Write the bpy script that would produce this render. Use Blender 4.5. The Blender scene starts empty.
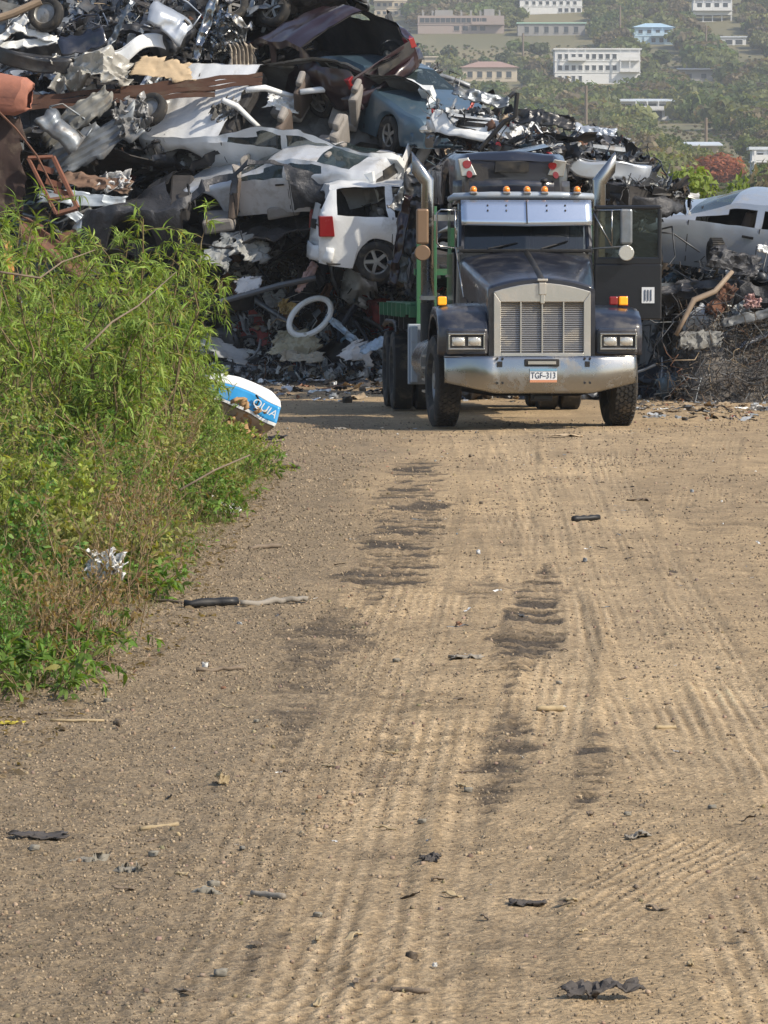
import bpy, math, random
import numpy as np
from mathutils import Vector, Matrix, Euler
R = math.radians
PI = math.pi
scene = bpy.context.scene
COL = scene.collection

# ------------------------------------------------------------------ camera
FPX = 4300.0
CAMZ = 1.7
PITCH = math.atan(232.0 / FPX)
cd = bpy.data.cameras.new('camera')
cam = bpy.data.objects.new('camera', cd)
COL.objects.link(cam)
cam.location = (0, 0, CAMZ)
cam.rotation_euler = (R(90) - PITCH, 0, 0)
cd.sensor_fit = 'VERTICAL'
cd.sensor_height = 24.0
cd.lens = FPX / 1024 * 24.0
cd.clip_start = 0.5
cd.clip_end = 9000
scene.camera = cam

# ------------------------------------------------------------------ light
SUN_EL = 41.0
SUN_AZ = 60.0      # degrees from 'towards the camera' (-Y) round to the right (+X)
SUN_STR = 4.5
SKY_STR = 0.15
EXPO = 0.3
HAZE = 0.00019
sdir = Vector((math.cos(R(SUN_EL)) * math.sin(R(SUN_AZ)), -math.cos(R(SUN_EL)) * math.cos(R(SUN_AZ)), math.sin(R(SUN_EL))))
w = bpy.data.worlds.new('World')
scene.world = w
w.use_nodes = True
nt = w.node_tree
bg = nt.nodes['Background']
sky = nt.nodes.new('ShaderNodeTexSky')
sky.sky_type = 'NISHITA'
sky.sun_disc = False
sky.sun_elevation = R(SUN_EL)
sky.sun_rotation = math.atan2(sdir.x, sdir.y)
sky.air_density = 1.0
sky.dust_density = 1.5
nt.links.new(sky.outputs[0], bg.inputs[0])
bg.inputs[1].default_value = SKY_STR
sl = bpy.data.lights.new('sun', 'SUN')
sl.energy = SUN_STR
sl.angle = R(0.5)
sl.color = (1.0, 0.90, 0.74)
so = bpy.data.objects.new('sun', sl)
COL.objects.link(so)
so.rotation_euler = sdir.to_track_quat('Z', 'Y').to_euler()
vs = scene.view_settings
vs.view_transform = 'Standard'
vs.look = 'None'
vs.gamma = 1
vs.use_curve_mapping = False
vs.exposure = EXPO
scene.cycles.max_bounces = 6
scene.cycles.transparent_max_bounces = 12
scene.cycles.volume_bounces = 0

# ------------------------------------------------------------------ helpers
def P(px, py, Y):
    """point seen at pixel (px, py), at distance Y along the road"""
    a = (px - 384.0) / FPX
    b = (512.0 - py) / FPX
    dy = math.cos(PITCH) + b * math.sin(PITCH)
    dz = -math.sin(PITCH) + b * math.cos(PITCH)
    t = Y / dy
    return Vector((a * t, Y, CAMZ + dz * t))

def G(px, py):
    """point of the flat ground seen at the pixel"""
    a = (px - 384.0) / FPX
    b = (512.0 - py) / FPX
    dy = math.cos(PITCH) + b * math.sin(PITCH)
    dz = -math.sin(PITCH) + b * math.cos(PITCH)
    t = -CAMZ / dz
    return Vector((a * t, dy * t, 0))

def _h(ix, iy, iz, seed):
    n = (ix.astype(np.int64) * 73856093) ^ (iy.astype(np.int64) * 19349663) ^ (iz.astype(np.int64) * 83492791) ^ (seed * 2654435)
    n = (n ^ (n >> 13)) & 0xffffffff
    n = (n * 1274126177) & 0xffffffff
    n = (n ^ (n >> 16)) & 0xffffffff
    n = (n * 2246822519) & 0xffffffff
    n = n ^ (n >> 15)
    return (n & 0xffffff) / float(0xffffff) * 2 - 1

def vnoise(Pt, seed=0):
    Pt = np.asarray(Pt, float)
    f = np.floor(Pt)
    i = f.astype(np.int64)
    t = Pt - f
    t = t * t * (3 - 2 * t)
    x, y, z = i[:, 0], i[:, 1], i[:, 2]
    tx, ty, tz = t[:, 0], t[:, 1], t[:, 2]
    def L(a, b, k): return a + (b - a) * k
    c = [[[_h(x + a, y + b, z + d, seed) for d in (0, 1)] for b in (0, 1)] for a in (0, 1)]
    return L(L(L(c[0][0][0], c[0][0][1], tz), L(c[0][1][0], c[0][1][1], tz), ty),
             L(L(c[1][0][0], c[1][0][1], tz), L(c[1][1][0], c[1][1][1], tz), ty), tx)

def fbm(Pt, octv=3, seed=0):
    Pt = np.asarray(Pt, float)
    s = 0; a = 1.0; tot = 0
    for k in range(octv):
        s = s + a * vnoise(Pt * (2 ** k) + 17.3 * k, seed + k)
        tot += a; a *= 0.5
    return s / tot

def fbm2(X, Y, sc, octv=3, seed=0):
    sh = X.shape
    Pt = np.stack([X.ravel() * sc, Y.ravel() * sc, np.full(X.size, 0.5)], 1)
    return fbm(Pt, octv, seed).reshape(sh)

def vec3noise(Pt, seed):
    return np.stack([vnoise(Pt, seed), vnoise(Pt, seed + 101), vnoise(Pt, seed + 202)], 1)

def put_mesh(name, me, mats, parent=None, smooth=False):
    o = bpy.data.objects.new(name, me)
    COL.objects.link(o)
    if mats is not None:
        for m in (mats if isinstance(mats, (list, tuple)) else [mats]):
            me.materials.append(m)
    if parent is not None:
        o.parent = parent
    if smooth:
        me.polygons.foreach_set('use_smooth', np.ones(len(me.polygons), bool))
    return o

def np_mesh(name, V, F, cols=None, mi=None):
    """fast mesh from an (N,3) array and an (M,k) array of k-gons"""
    V = np.asarray(V, np.float32); F = np.asarray(F, np.int32)
    me = bpy.data.meshes.new(name)
    k = F.shape[1]
    me.vertices.add(len(V)); me.vertices.foreach_set('co', V.ravel())
    me.loops.add(F.size); me.loops.foreach_set('vertex_index', F.ravel())
    me.polygons.add(len(F))
    me.polygons.foreach_set('loop_start', np.arange(0, F.size, k, dtype=np.int32))
    if mi is not None:
        me.polygons.foreach_set('material_index', np.asarray(mi, np.int32))
    me.update(calc_edges=True)
    if cols is not None:
        at = me.attributes.new('tint', 'FLOAT_COLOR', 'FACE')
        c = np.ones((len(F), 4), np.float32); c[:, :3] = cols
        at.data.foreach_set('color', c.ravel())
    return me

class MB:
    """collects primitive shapes for one mesh"""
    def __init__(s): s.v = []; s.f = []; s.m = []
    def add(s, vs, fs, mi=0, M=None):
        n = len(s.v)
        for p in vs:
            p = Vector(p)
            if M is not None: p = M @ p
            s.v.append(tuple(p))
        for f in fs:
            s.f.append(tuple(i + n for i in f)); s.m.append(mi)
        return s
    def box(s, c, d, rot=None, mi=0, M=None):
        x, y, z = d[0] / 2, d[1] / 2, d[2] / 2
        vs = [Vector(p) for p in ((-x, -y, -z), (x, -y, -z), (x, y, -z), (-x, y, -z), (-x, -y, z), (x, -y, z), (x, y, z), (-x, y, z))]
        if rot is not None:
            E = Euler(rot).to_matrix(); vs = [E @ p for p in vs]
        vs = [p + Vector(c) for p in vs]
        return s.add(vs, [(0, 3, 2, 1), (4, 5, 6, 7), (0, 1, 5, 4), (1, 2, 6, 5), (2, 3, 7, 6), (3, 0, 4, 7)], mi, M)
    def tube(s, pts, r, n=8, mi=0, caps=True, M=None):
        pts = [Vector(p) for p in pts]
        rr = r if isinstance(r, (list, tuple)) else [r] * len(pts)
        vs = []; fs = []
        prev = None
        for i, p in enumerate(pts):
            d = (pts[min(i + 1, len(pts) - 1)] - pts[max(i - 1, 0)])
            d = d.normalized() if d.length > 1e-9 else Vector((0, 0, 1))
            if prev is None:
                a = d.orthogonal().normalized()
            else:
                a = (prev - d * prev.dot(d))
                a = a.normalized() if a.length > 1e-6 else d.orthogonal().normalized()
            prev = a
            b = d.cross(a)
            for k in range(n):
                t = 2 * PI * k / n
                vs.append(p + (a * math.cos(t) + b * math.sin(t)) * rr[i])
        for i in range(len(pts) - 1):
            for k in range(n):
                k2 = (k + 1) % n
                fs.append((i * n + k, i * n + k2, (i + 1) * n + k2, (i + 1) * n + k))
        if caps:
            fs.append(tuple(range(n - 1, -1, -1))); fs.append(tuple((len(pts) - 1) * n + k for k in range(n)))
        return s.add(vs, fs, mi, M)
    def lathe_x(s, prof, c, n=40, mi=0, closed=True, M=None):
        """profile [(x, r)] turned about the X axis through c"""
        vs = []; fs = []; k = len(prof)
        for i in range(n):
            t = 2 * PI * i / n
            for x, r in prof:
                vs.append((c[0] + x, c[1] + r * math.cos(t), c[2] + r * math.sin(t)))
        for i in range(n):
            j = (i + 1) % n
            for q in range(k if closed else k - 1):
                q2 = (q + 1) % k
                fs.append((i * k + q, j * k + q, j * k + q2, i * k + q2))
        return s.add(vs, fs, mi, M)
    def prism(s, poly, axis, a, b, mi=0, M=None):
        """polygon in the plane across axis ('x','y','z'), extruded from a to b"""
        def mk(p, q):
            if axis == 'x': return (q, p[0], p[1])
            if axis == 'y': return (p[0], q, p[1])
            return (p[0], p[1], q)
        n = len(poly)
        vs = [mk(p, a) for p in poly] + [mk(p, b) for p in poly]
        fs = [tuple(range(n))[::-1], tuple(range(n, 2 * n))]
        for i in range(n):
            j = (i + 1) % n
            fs.append((i, j, j + n, i + n))
        return s.add(vs, fs, mi, M)
    def grid(s, fn, nu, nv, mi=0, M=None, close_u=False):
        vs = [fn(i / nu, j / nv) for i in range(nu + 1) for j in range(nv + 1)]
        fs = [(i * (nv + 1) + j, (i + 1) * (nv + 1) + j, (i + 1) * (nv + 1) + j + 1, i * (nv + 1) + j + 1) for i in range(nu) for j in range(nv)]
        return s.add(vs, fs, mi, M)
    def ball(s, c, rx, ry, rz, nu=16, nv=10, mi=0, M=None, jit=0, seed=0):
        vs = []
        rnd = random.Random(seed)
        for i in range(nu):
            for j in range(nv + 1):
                a = 2 * PI * i / nu; b = PI * j / nv - PI / 2
                k = 1 + (rnd.uniform(-jit, jit) if 0 < j < nv else 0)
                vs.append((c[0] + rx * k * math.cos(a) * math.cos(b), c[1] + ry * k * math.sin(a) * math.cos(b), c[2] + rz * k * math.sin(b)))
        fs = []
        for i in range(nu):
            i2 = (i + 1) % nu
            for j in range(nv):
                fs.append((i * (nv + 1) + j, i2 * (nv + 1) + j, i2 * (nv + 1) + j + 1, i * (nv + 1) + j + 1))
        return s.add(vs, fs, mi, M)
    def put(s, name, mats, parent=None, smooth=False, bevel=0, solid=0, warp=None, auto=None):
        me = bpy.data.meshes.new(name)
        v = s.v
        if warp is not None:
            v = [tuple(p) for p in warp(np.array(s.v, float))]
        me.from_pydata(v, [], s.f)
        me.polygons.foreach_set('material_index', np.array(s.m, np.int32))
        me.update()
        o = put_mesh(name, me, mats, parent, smooth)
        if auto is not None:
            try: me.set_sharp_from_angle(angle=R(auto))
            except Exception: pass
        if solid:
            m = o.modifiers.new('thick', 'SOLIDIFY'); m.thickness = solid; m.offset = -1
        if bevel:
            m = o.modifiers.new('bevel', 'BEVEL'); m.width = bevel; m.segments = 2; m.limit_method = 'ANGLE'; m.angle_limit = R(35)
        return o

def tag(o, label=None, cat=None, group=None, kind=None):
    if label: o['label'] = label
    if cat: o['category'] = cat
    if group: o['group'] = group
    if kind: o['kind'] = kind
    return o

def thing(name, loc, label, cat, rot=(0, 0, 0), group=None):
    o = bpy.data.objects.new(name, None)
    COL.objects.link(o)
    o.empty_display_size = 0.2
    o.location = loc; o.rotation_euler = rot
    return tag(o, label, cat, group)

def text_mesh(name, txt, size, M, mat, parent, extrude=0.002):
    cu = bpy.data.curves.new(name + '_curve', 'FONT')
    cu.body = txt; cu.size = size; cu.extrude = extrude
    cu.align_x = 'CENTER'; cu.align_y = 'CENTER'
    t = bpy.data.objects.new(name + '_tmp', cu)
    COL.objects.link(t)
    bpy.context.view_layer.update()
    dg = bpy.context.evaluated_depsgraph_get()
    me = bpy.data.meshes.new_from_object(t.evaluated_get(dg))
    bpy.data.objects.remove(t)
    me.transform(M)
    me.materials.clear()
    return put_mesh(name, me, mat, parent)

# ------------------------------------------------------------------ materials
def N(nt, t, **kw):
    n = nt.nodes.new(t)
    for k, v in kw.items(): setattr(n, k, v)
    return n

def mat(name, col, rough=0.6, metal=0.0, col2=None, nscale=4.0, namt=0.5, bump=0.0, bscale=30.0, dirt=None, damt=0.4, dscale=2.5,
        coat=0.0, spec=0.5, attr=False, emit=None, estr=0, rvar=0.0, trans=0.0, ior=1.45, alpha=1.0):
    m = bpy.data.materials.new(name)
    m.use_nodes = True
    nt = m.node_tree
    b = nt.nodes['Principled BSDF']
    b.inputs['Roughness'].default_value = rough
    b.inputs['Metallic'].default_value = metal
    b.inputs['Coat Weight'].default_value = coat
    b.inputs['Coat Roughness'].default_value = 0.12
    b.inputs['Specular IOR Level'].default_value = spec
    b.inputs['Transmission Weight'].default_value = trans
    b.inputs['IOR'].default_value = ior
    b.inputs['Alpha'].default_value = alpha
    tc = N(nt, 'ShaderNodeTexCoord')
    def noise(sc, det=5, ro=0.6, dist=0.0):
        n = N(nt, 'ShaderNodeTexNoise')
        n.inputs['Scale'].default_value = sc; n.inputs['Detail'].default_value = det
        n.inputs['Roughness'].default_value = ro; n.inputs['Distortion'].default_value = dist
        nt.links.new(tc.outputs['Object'], n.inputs['Vector'])
        return n
    def ramp(src, a, bb):
        r = N(nt, 'ShaderNodeMapRange')
        r.inputs['From Min'].default_value = a; r.inputs['From Max'].default_value = bb
        nt.links.new(src, r.inputs['Value'])
        return r.outputs[0]
    def mix(fac, a, bb):
        x = N(nt, 'ShaderNodeMix', data_type='RGBA')
        if isinstance(fac, float): x.inputs[0].default_value = fac
        else: nt.links.new(fac, x.inputs[0])
        for s, i in ((a, 6), (bb, 7)):
            if isinstance(s, tuple): x.inputs[i].default_value = (*s[:3], 1)
            else: nt.links.new(s, x.inputs[i])
        return x.outputs[2]
    cur = tuple(col)
    if attr:
        a = N(nt, 'ShaderNodeAttribute', attribute_name='tint')
        cur = a.outputs['Color']
        if col2 is not None:
            n = noise(nscale)
            mm = N(nt, 'ShaderNodeMath', operation='MULTIPLY'); mm.inputs[1].default_value = namt
            nt.links.new(ramp(n.outputs[0], 0.45, 0.65), mm.inputs[0])
            cur = mix(mm.outputs[0], cur, tuple(col2))
    elif col2 is not None:
        n = noise(nscale)
        d = 0.12 + 0.3 * (1 - namt)
        cur = mix(ramp(n.outputs[0], 0.5 - d, 0.5 + d), cur, tuple(col2))
    if dirt is not None:
        n = noise(dscale, 8, 0.7, 0.4)
        rr = ramp(n.outputs[0], 0.62 - 0.3 * damt, 0.78 - 0.2 * damt)
        mm = N(nt, 'ShaderNodeMath', operation='MULTIPLY'); mm.inputs[1].default_value = 0.5 + 0.5 * damt
        nt.links.new(rr, mm.inputs[0])
        cur = mix(mm.outputs[0], cur, tuple(dirt))
        r2 = N(nt, 'ShaderNodeMapRange')
        r2.inputs['To Min'].default_value = rough; r2.inputs['To Max'].default_value = 0.85
        nt.links.new(mm.outputs[0], r2.inputs['Value'])
        nt.links.new(r2.outputs[0], b.inputs['Roughness'])
        if metal > 0:
            r3 = N(nt, 'ShaderNodeMapRange')
            r3.inputs['To Min'].default_value = metal; r3.inputs['To Max'].default_value = 0.0
            nt.links.new(mm.outputs[0], r3.inputs['Value'])
            nt.links.new(r3.outputs[0], b.inputs['Metallic'])
    if isinstance(cur, tuple): b.inputs['Base Color'].default_value = (*cur[:3], 1)
    else: nt.links.new(cur, b.inputs['Base Color'])
    if bump > 0:
        n = noise(bscale, 6, 0.65)
        bp = N(nt, 'ShaderNodeBump')
        bp.inputs['Strength'].default_value = 1.0; bp.inputs['Distance'].default_value = bump
        nt.links.new(n.outputs[0], bp.inputs['Height'])
        nt.links.new(bp.outputs[0], b.inputs['Normal'])
        if coat: nt.links.new(bp.outputs[0], b.inputs['Coat Normal'])
    if emit is not None:
        b.inputs['Emission Color'].default_value = (*emit, 1); b.inputs['Emission Strength'].default_value = estr
    return m

DUST = (0.24, 0.19, 0.13)
def paint(name, col, damt=0.35, rough=0.35, coat=0.6, bump=0.002, dirt=DUST):
    return mat(name, col, rough=rough, coat=coat, dirt=dirt, damt=damt, bump=bump, bscale=9, dscale=1.8)

def leafmat(name, col, col2=None, transl=0.45):
    m = bpy.data.materials.new(name); m.use_nodes = True
    nt = m.node_tree
    for n in list(nt.nodes): nt.nodes.remove(n)
    out = N(nt, 'ShaderNodeOutputMaterial')
    a = N(nt, 'ShaderNodeAttribute', attribute_name='tint')
    d = N(nt, 'ShaderNodeBsdfPrincipled'); d.inputs['Roughness'].default_value = 0.55; d.inputs['Specular IOR Level'].default_value = 0.35
    t = N(nt, 'ShaderNodeBsdfTranslucent')
    g = N(nt, 'ShaderNodeMix', data_type='RGBA', blend_type='MULTIPLY'); g.inputs[0].default_value = 1.0
    g.inputs[7].default_value = (1.25, 1.15, 0.45, 1)
    nt.links.new(a.outputs['Color'], d.inputs['Base Color'])
    nt.links.new(a.outputs['Color'], g.inputs[6])
    nt.links.new(g.outputs[2], t.inputs['Color'])
    mx = N(nt, 'ShaderNodeMixShader'); mx.inputs[0].default_value = transl
    nt.links.new(d.outputs[0], mx.inputs[1]); nt.links.new(t.outputs[0], mx.inputs[2])
    nt.links.new(mx.outputs[0], out.inputs['Surface'])
    return m

def glassmat(name, tint=(0.03, 0.045, 0.05), clear=0.35, rough=0.06):
    m = bpy.data.materials.new(name); m.use_nodes = True
    nt = m.node_tree
    b = nt.nodes['Principled BSDF']
    b.inputs['Base Color'].default_value = (*tint, 1); b.inputs['Roughness'].default_value = rough
    b.inputs['Specular IOR Level'].default_value = 0.8
    tr = N(nt, 'ShaderNodeBsdfTransparent'); tr.inputs[0].default_value = (0.75, 0.85, 0.85, 1)
    mx = N(nt, 'ShaderNodeMixShader'); mx.inputs[0].default_value = clear
    nt.links.new(b.outputs[0], mx.inputs[1]); nt.links.new(tr.outputs[0], mx.inputs[2])
    nt.links.new(mx.outputs[0], nt.nodes['Material Output'].inputs['Surface'])
    return m

M = {}
M['navy'] = paint('navy_paint', (0.013, 0.016, 0.028), damt=0.38, rough=0.28, coat=0.7, bump=0.0012, dirt=(0.11, 0.10, 0.088))
M['chrome'] = mat('polished_metal', (0.37, 0.37, 0.365), rough=0.24, metal=1.0, bump=0.002, bscale=5, dirt=(0.2, 0.17, 0.13), damt=0.35)
M['grille'] = mat('grille_metal', (0.55, 0.53, 0.49), rough=0.3, metal=0.9, dirt=(0.3, 0.25, 0.18), damt=0.35, bump=0.0006)
M['rubber'] = mat('tyre_rubber', (0.025, 0.024, 0.023), rough=0.85, dirt=(0.16, 0.13, 0.095), damt=0.4, dscale=5, bump=0.002, bscale=60)
M['black'] = mat('black_metal', (0.015, 0.015, 0.016), rough=0.5, dirt=(0.09, 0.075, 0.055), damt=0.35, bump=0.001)
M['blackgloss'] = paint('black_paint', (0.007, 0.008, 0.012), damt=0.0, rough=0.35, coat=0.3, dirt=(0.02, 0.02, 0.02))
M['lining'] = mat('bare_dark_interior', (0.022, 0.022, 0.024), rough=0.7, col2=(0.05, 0.045, 0.042), nscale=5, bump=0.01, bscale=8)
M['green'] = mat('green_painted_steel', (0.045, 0.15, 0.07), rough=0.5, dirt=(0.12, 0.085, 0.05), damt=0.35, bump=0.001)
M['glass'] = glassmat('vehicle_glass')
M['glassdark'] = glassmat('tinted_glass', (0.01, 0.014, 0.018), 0.12)
M['red'] = mat('red_lens', (0.22, 0.012, 0.014), rough=0.25, coat=0.5, dirt=(.12, .08, .07), damt=.3)
M['orange'] = mat('amber_lens', (0.85, 0.26, 0.02), rough=0.2, coat=0.6, bump=0.002, bscale=90)
M['amberlit'] = mat('lit_amber_lens', (0.9, 0.35, 0.02), rough=0.25, emit=(1.0, 0.42, 0.02), estr=0.35)
M['white'] = mat('white_plastic', (0.72, 0.73, 0.72), rough=0.45, dirt=(0.35, 0.3, 0.23), damt=0.3)
M['lamp'] = mat('lamp_glass', (0.55, 0.53, 0.48), rough=0.15, metal=0.6, bump=0.004, bscale=60)
M['rust'] = mat('rusty_steel', (0.17, 0.075, 0.04), rough=0.85, col2=(0.08, 0.045, 0.035), nscale=6, bump=0.006, bscale=20)
M['rustred'] = mat('orange_rusty_steel', (0.42, 0.17, 0.11), rough=0.8, col2=(0.25, 0.11, 0.08), nscale=5, bump=0.006, bscale=14)
M['wood'] = mat('weathered_wood', (0.22, 0.17, 0.12), rough=0.85, col2=(0.13, 0.10, 0.075), nscale=12, bump=0.004, bscale=40)
M['paletimber'] = mat('pale_plywood', (0.5, 0.38, 0.24), rough=0.8, col2=(0.38, 0.29, 0.19), nscale=5, bump=0.003)
M['galv'] = mat('galvanised_sheet', (0.26, 0.29, 0.32), rough=0.38, metal=0.6, col2=(0.13, 0.14, 0.15), nscale=5, bump=0.004, bscale=10, dirt=(0.16, 0.12, 0.09), damt=0.4)
M['seat'] = mat('grey_cloth', (0.30, 0.28, 0.26), rough=0.9, col2=(0.2, 0.18, 0.16), nscale=5, bump=0.004)
M['seatbrown'] = mat('brown_seat_shell', (0.11, 0.085, 0.07), rough=0.8, bump=0.002)
M['rim'] = mat('alloy_rim', (0.34, 0.34, 0.33), rough=0.4, metal=0.7, dirt=(0.10, 0.085, 0.07), damt=0.6)
M['whitepaint'] = paint('white_car_paint', (0.76, 0.77, 0.77), damt=0.3, dirt=(0.36, 0.32, 0.27), bump=.006)
M['silverpaint'] = mat('silver_car_paint', (0.36, 0.395, 0.45), rough=0.3, metal=0.35, coat=0.6, dirt=(0.3, 0.27, 0.22), damt=0.3, bump=0.002, bscale=8)
M['maroon'] = paint('maroon_car_paint', (0.018, 0.006, 0.009), damt=0.2, dirt=(.08, .06, .055))
M['bluegrey'] = mat('blue_grey_car_paint', (0.065, 0.11, 0.15), rough=0.3, metal=0.3, coat=0.6, dirt=(0.22, 0.2, 0.17), damt=0.25, bump=0.002, bscale=6)
M['burnt'] = mat('burnt_metal', (0.035, 0.037, 0.042), rough=0.42, metal=0.4, col2=(0.065, 0.065, 0.07), nscale=9, bump=0.02, bscale=14)
M['scrapdark'] = mat('dark_scrap_metal', (0.035, 0.04, 0.05), rough=0.32, metal=0.6, col2=(0.09, 0.085, 0.08), nscale=6, bump=0.01, bscale=8, dirt=(0.08, 0.065, 0.055), damt=0.15)
M['debris'] = mat('mixed_scrap', (0.1, 0.1, 0.1), rough=0.42, metal=0.25, attr=True, col2=(0.05, 0.04, 0.035), nscale=5, namt=0.5, bump=0.006, bscale=12)
M['matte'] = mat('mixed_matte_litter', (0.1, 0.1, 0.1), rough=0.85, attr=True, col2=(0.12, 0.09, 0.065), nscale=9, namt=0.5, bump=0.004, bscale=25)
M['leaf'] = leafmat('leaves', None)
M['stem'] = mat('plant_stems', (0.15, 0.11, 0.06), rough=0.85, attr=True)

# ------------------------------------------------------------------ ground: one graded sheet with ruts, tread marks and damp patches
def polydist(X, Y, pts):
    """signed lateral distance, length along, distance to the end, for a polyline"""
    best = np.full(X.shape, 1e9); sd = np.zeros(X.shape); al = np.zeros(X.shape); en = np.zeros(X.shape)
    acc = 0
    tot = sum(math.hypot(pts[i + 1][0] - pts[i][0], pts[i + 1][1] - pts[i][1]) for i in range(len(pts) - 1))
    for i in range(len(pts) - 1):
        ax, ay = pts[i]; bx, by = pts[i + 1]
        dx, dy = bx - ax, by - ay
        L = math.hypot(dx, dy)
        ux, uy = dx / L, dy / L
        t = (X - ax) * ux + (Y - ay) * uy
        tc = np.clip(t, 0, L)
        qx = X - (ax + ux * tc); qy = Y - (ay + uy * tc)
        d = np.hypot(qx, qy)
        s = (X - ax) * uy - (Y - ay) * ux
        k = d < best
        best = np.where(k, d, best); sd = np.where(k, s, sd); al = np.where(k, acc + tc, al)
        acc += L
    en = np.minimum(al, tot - al)
    return best, sd, al, en

def smooth_px(pxs, n=24):
    """smooth ground curve through pixel positions"""
    pts = [G(*p) for p in pxs]
    out = []
    for i in range(len(pts) - 1):
        p0 = pts[max(i - 1, 0)]; p1 = pts[i]; p2 = pts[i + 1]; p3 = pts[min(i + 2, len(pts) - 1)]
        m = max(2, n // (len(pts) - 1))
        for k in range(m):
            t = k / m
            q = 0.5 * ((2 * p1) + (p2 - p0) * t + (2 * p0 - 5 * p1 + 4 * p2 - p3) * t * t + (3 * p1 - p0 - 3 * p2 + p3) * t ** 3)
            out.append((q.x, q.y))
    out.append((pts[-1].x, pts[-1].y))
    return out

NX, Y0, Y1 = 740, 8.0, 100.0
ys = [Y0]
while ys[-1] < Y1: ys.append(ys[-1] * 1.00125)
ys = np.array(ys)
hw = 0.9 + 0.115 * ys
Yg = np.repeat(ys[:, None], NX + 1, 1)
Xg = (np.linspace(-1, 1, NX + 1)[None, :] * hw[:, None]) + 0.012 * Yg
sand = np.array([0.44, 0.322, 0.19]); sand2 = np.array([0.29, 0.215, 0.132]); dark = np.array([0.075, 0.060, 0.046]); grey = np.array([0.215, 0.168, 0.113])
H = 0.05 * fbm2(Xg, Yg * 0.5, 0.35, 2, 5) + 0.018 * fbm2(Xg, Yg, 1.6, 3, 9)
fine = fbm2(Xg, Yg, 14.0, 3, 21)
fine2 = fbm2(Xg, Yg, 45.0, 2, 31)
C = sand[None, None] * 1.0 + (sand2 - sand)[None, None] * np.clip(0.45 + 0.9 * fbm2(Xg, Yg * 0.45, 1.1, 4, 41), 0, 1)[..., None]
# stony verge on the left of the road: greyer and rougher
edge = G(330, 1024)
left = np.clip(((-0.1 + 0.012 * (Yg - 10)) - Xg + 0.5 * fbm2(Xg, Yg * 0.4, 0.7, 3, 51)) / 0.5, 0, 1)
left = left * np.clip((60 - Yg) / 12, 0, 1)
C = C * (1 - 0.75 * left[..., None]) + grey * 0.75 * left[..., None]
H += 0.010 * fine * (0.5 + left) + 0.005 * fine2 * (0.6 + left)
# worn tracks: (pixel curve, half width, ridge pitch, ridge depth, lug pitch, lug depth, lightness, darkness)
TR = [
    ([(588, 430), (618, 500), (668, 585), (740, 690), (850, 850)], 0.17, 0.085, 0.010, 0.0, 0.0, 0.32),
    ([(512, 430), (540, 500), (556, 580), (560, 660), (548, 740)], 0.15, 0.09, 0.008, 0.0, 0.0, 0.24),
    ([(440, 600), (415, 700), (370, 830), (310, 1060)], 0.17, 0.09, 0.008, 0.0, 0.0, 0.22),
    ([(610, 430), (600, 470), (622, 540), (680, 660), (760, 850), (860, 1040)], 0.30, 0.105, 0.011, 0.0, 0.0, 0.30),
    ([(560, 428), (575, 500), (610, 600), (640, 690), (690, 780)], 0.22, 0.095, 0.011, 0.0, 0.0, 0.24),
    ([(470, 430), (500, 500), (540, 590), (575, 680), (600, 760)], 0.2, 0.10, 0.006, 0.0, 0.0, 0.18),
    ([(640, 800), (600, 830), (520, 880), (380, 960), (230, 1060)], 0.22, 0.085, 0.011, 0.0, 0.0, 0.25),
    ([(700, 850), (640, 880), (560, 930), (440, 1010), (380, 1060)], 0.20, 0.085, 0.013, 0.0, 0.0, 0.25),
    ([(520, 430), (505, 500), (480, 600), (440, 700), (405, 850), (360, 1060)], 0.24, 0.12, 0.007, 0.11, 0.010, 0.28),
    ([(455, 430), (430, 500), (400, 590), (350, 700), (290, 850), (190, 1060)], 0.26, 0.12, 0.006, 0.13, 0.013, 0.22),
    ([(500, 430), (545, 500), (560, 600), (540, 700), (500, 850), (470, 1060)], 0.2, 0.11, 0.009, 0.0, 0.0, 0.2),
    ([(720, 440), (700, 520), (740, 640), (800, 760)], 0.25, 0.10, 0.006, 0.0, 0.0, 0.15),
]
def rowspan(pxs, pad=.8):
    q = [G(*p).y for p in pxs]
    return slice(max(0, int(np.searchsorted(ys, min(q) - pad))), min(len(ys), int(np.searchsorted(ys, max(q) + pad))))
for pxs, hwid, rp, rd, lp, ld, li in TR:
    sl_ = rowspan(pxs); X_, Y_ = Xg[sl_], Yg[sl_]; sd0 = int(abs(pxs[0][0]))
    d, s, a, e = polydist(X_, Y_, smooth_px(pxs))
    wv = fbm2(X_, Y_ * 0.3, 1.3, 2, sd0)
    gate = np.clip(0.55 + 2.6 * fbm2(X_, Y_ * 0.12, 3.0, 2, 7 + sd0), 0.1, 1.3)
    s = s + 0.012 * fbm2(X_, Y_ * 0.35, 2.0, 2, 5 + sd0)
    m = np.clip((hwid - d) / 0.03, 0, 1) * np.clip(0.75 + 0.9 * wv, 0.15, 1)
    cw_ = np.cos(2 * PI * s / (rp * 0.5)); cw_ = np.sign(cw_) * np.abs(cw_) ** 0.6
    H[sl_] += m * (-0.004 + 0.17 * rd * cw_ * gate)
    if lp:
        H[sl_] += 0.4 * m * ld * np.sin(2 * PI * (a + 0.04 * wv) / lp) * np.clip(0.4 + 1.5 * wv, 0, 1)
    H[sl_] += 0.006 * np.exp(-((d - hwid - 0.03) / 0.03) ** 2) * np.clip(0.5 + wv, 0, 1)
    C[sl_] += (m * li * 0.21 * (cw_ * gate + 0.45))[..., None] * np.array([1, 0.80, 0.55])  # worn dirt paler; ridge light and trough shade painted into the colour
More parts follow.
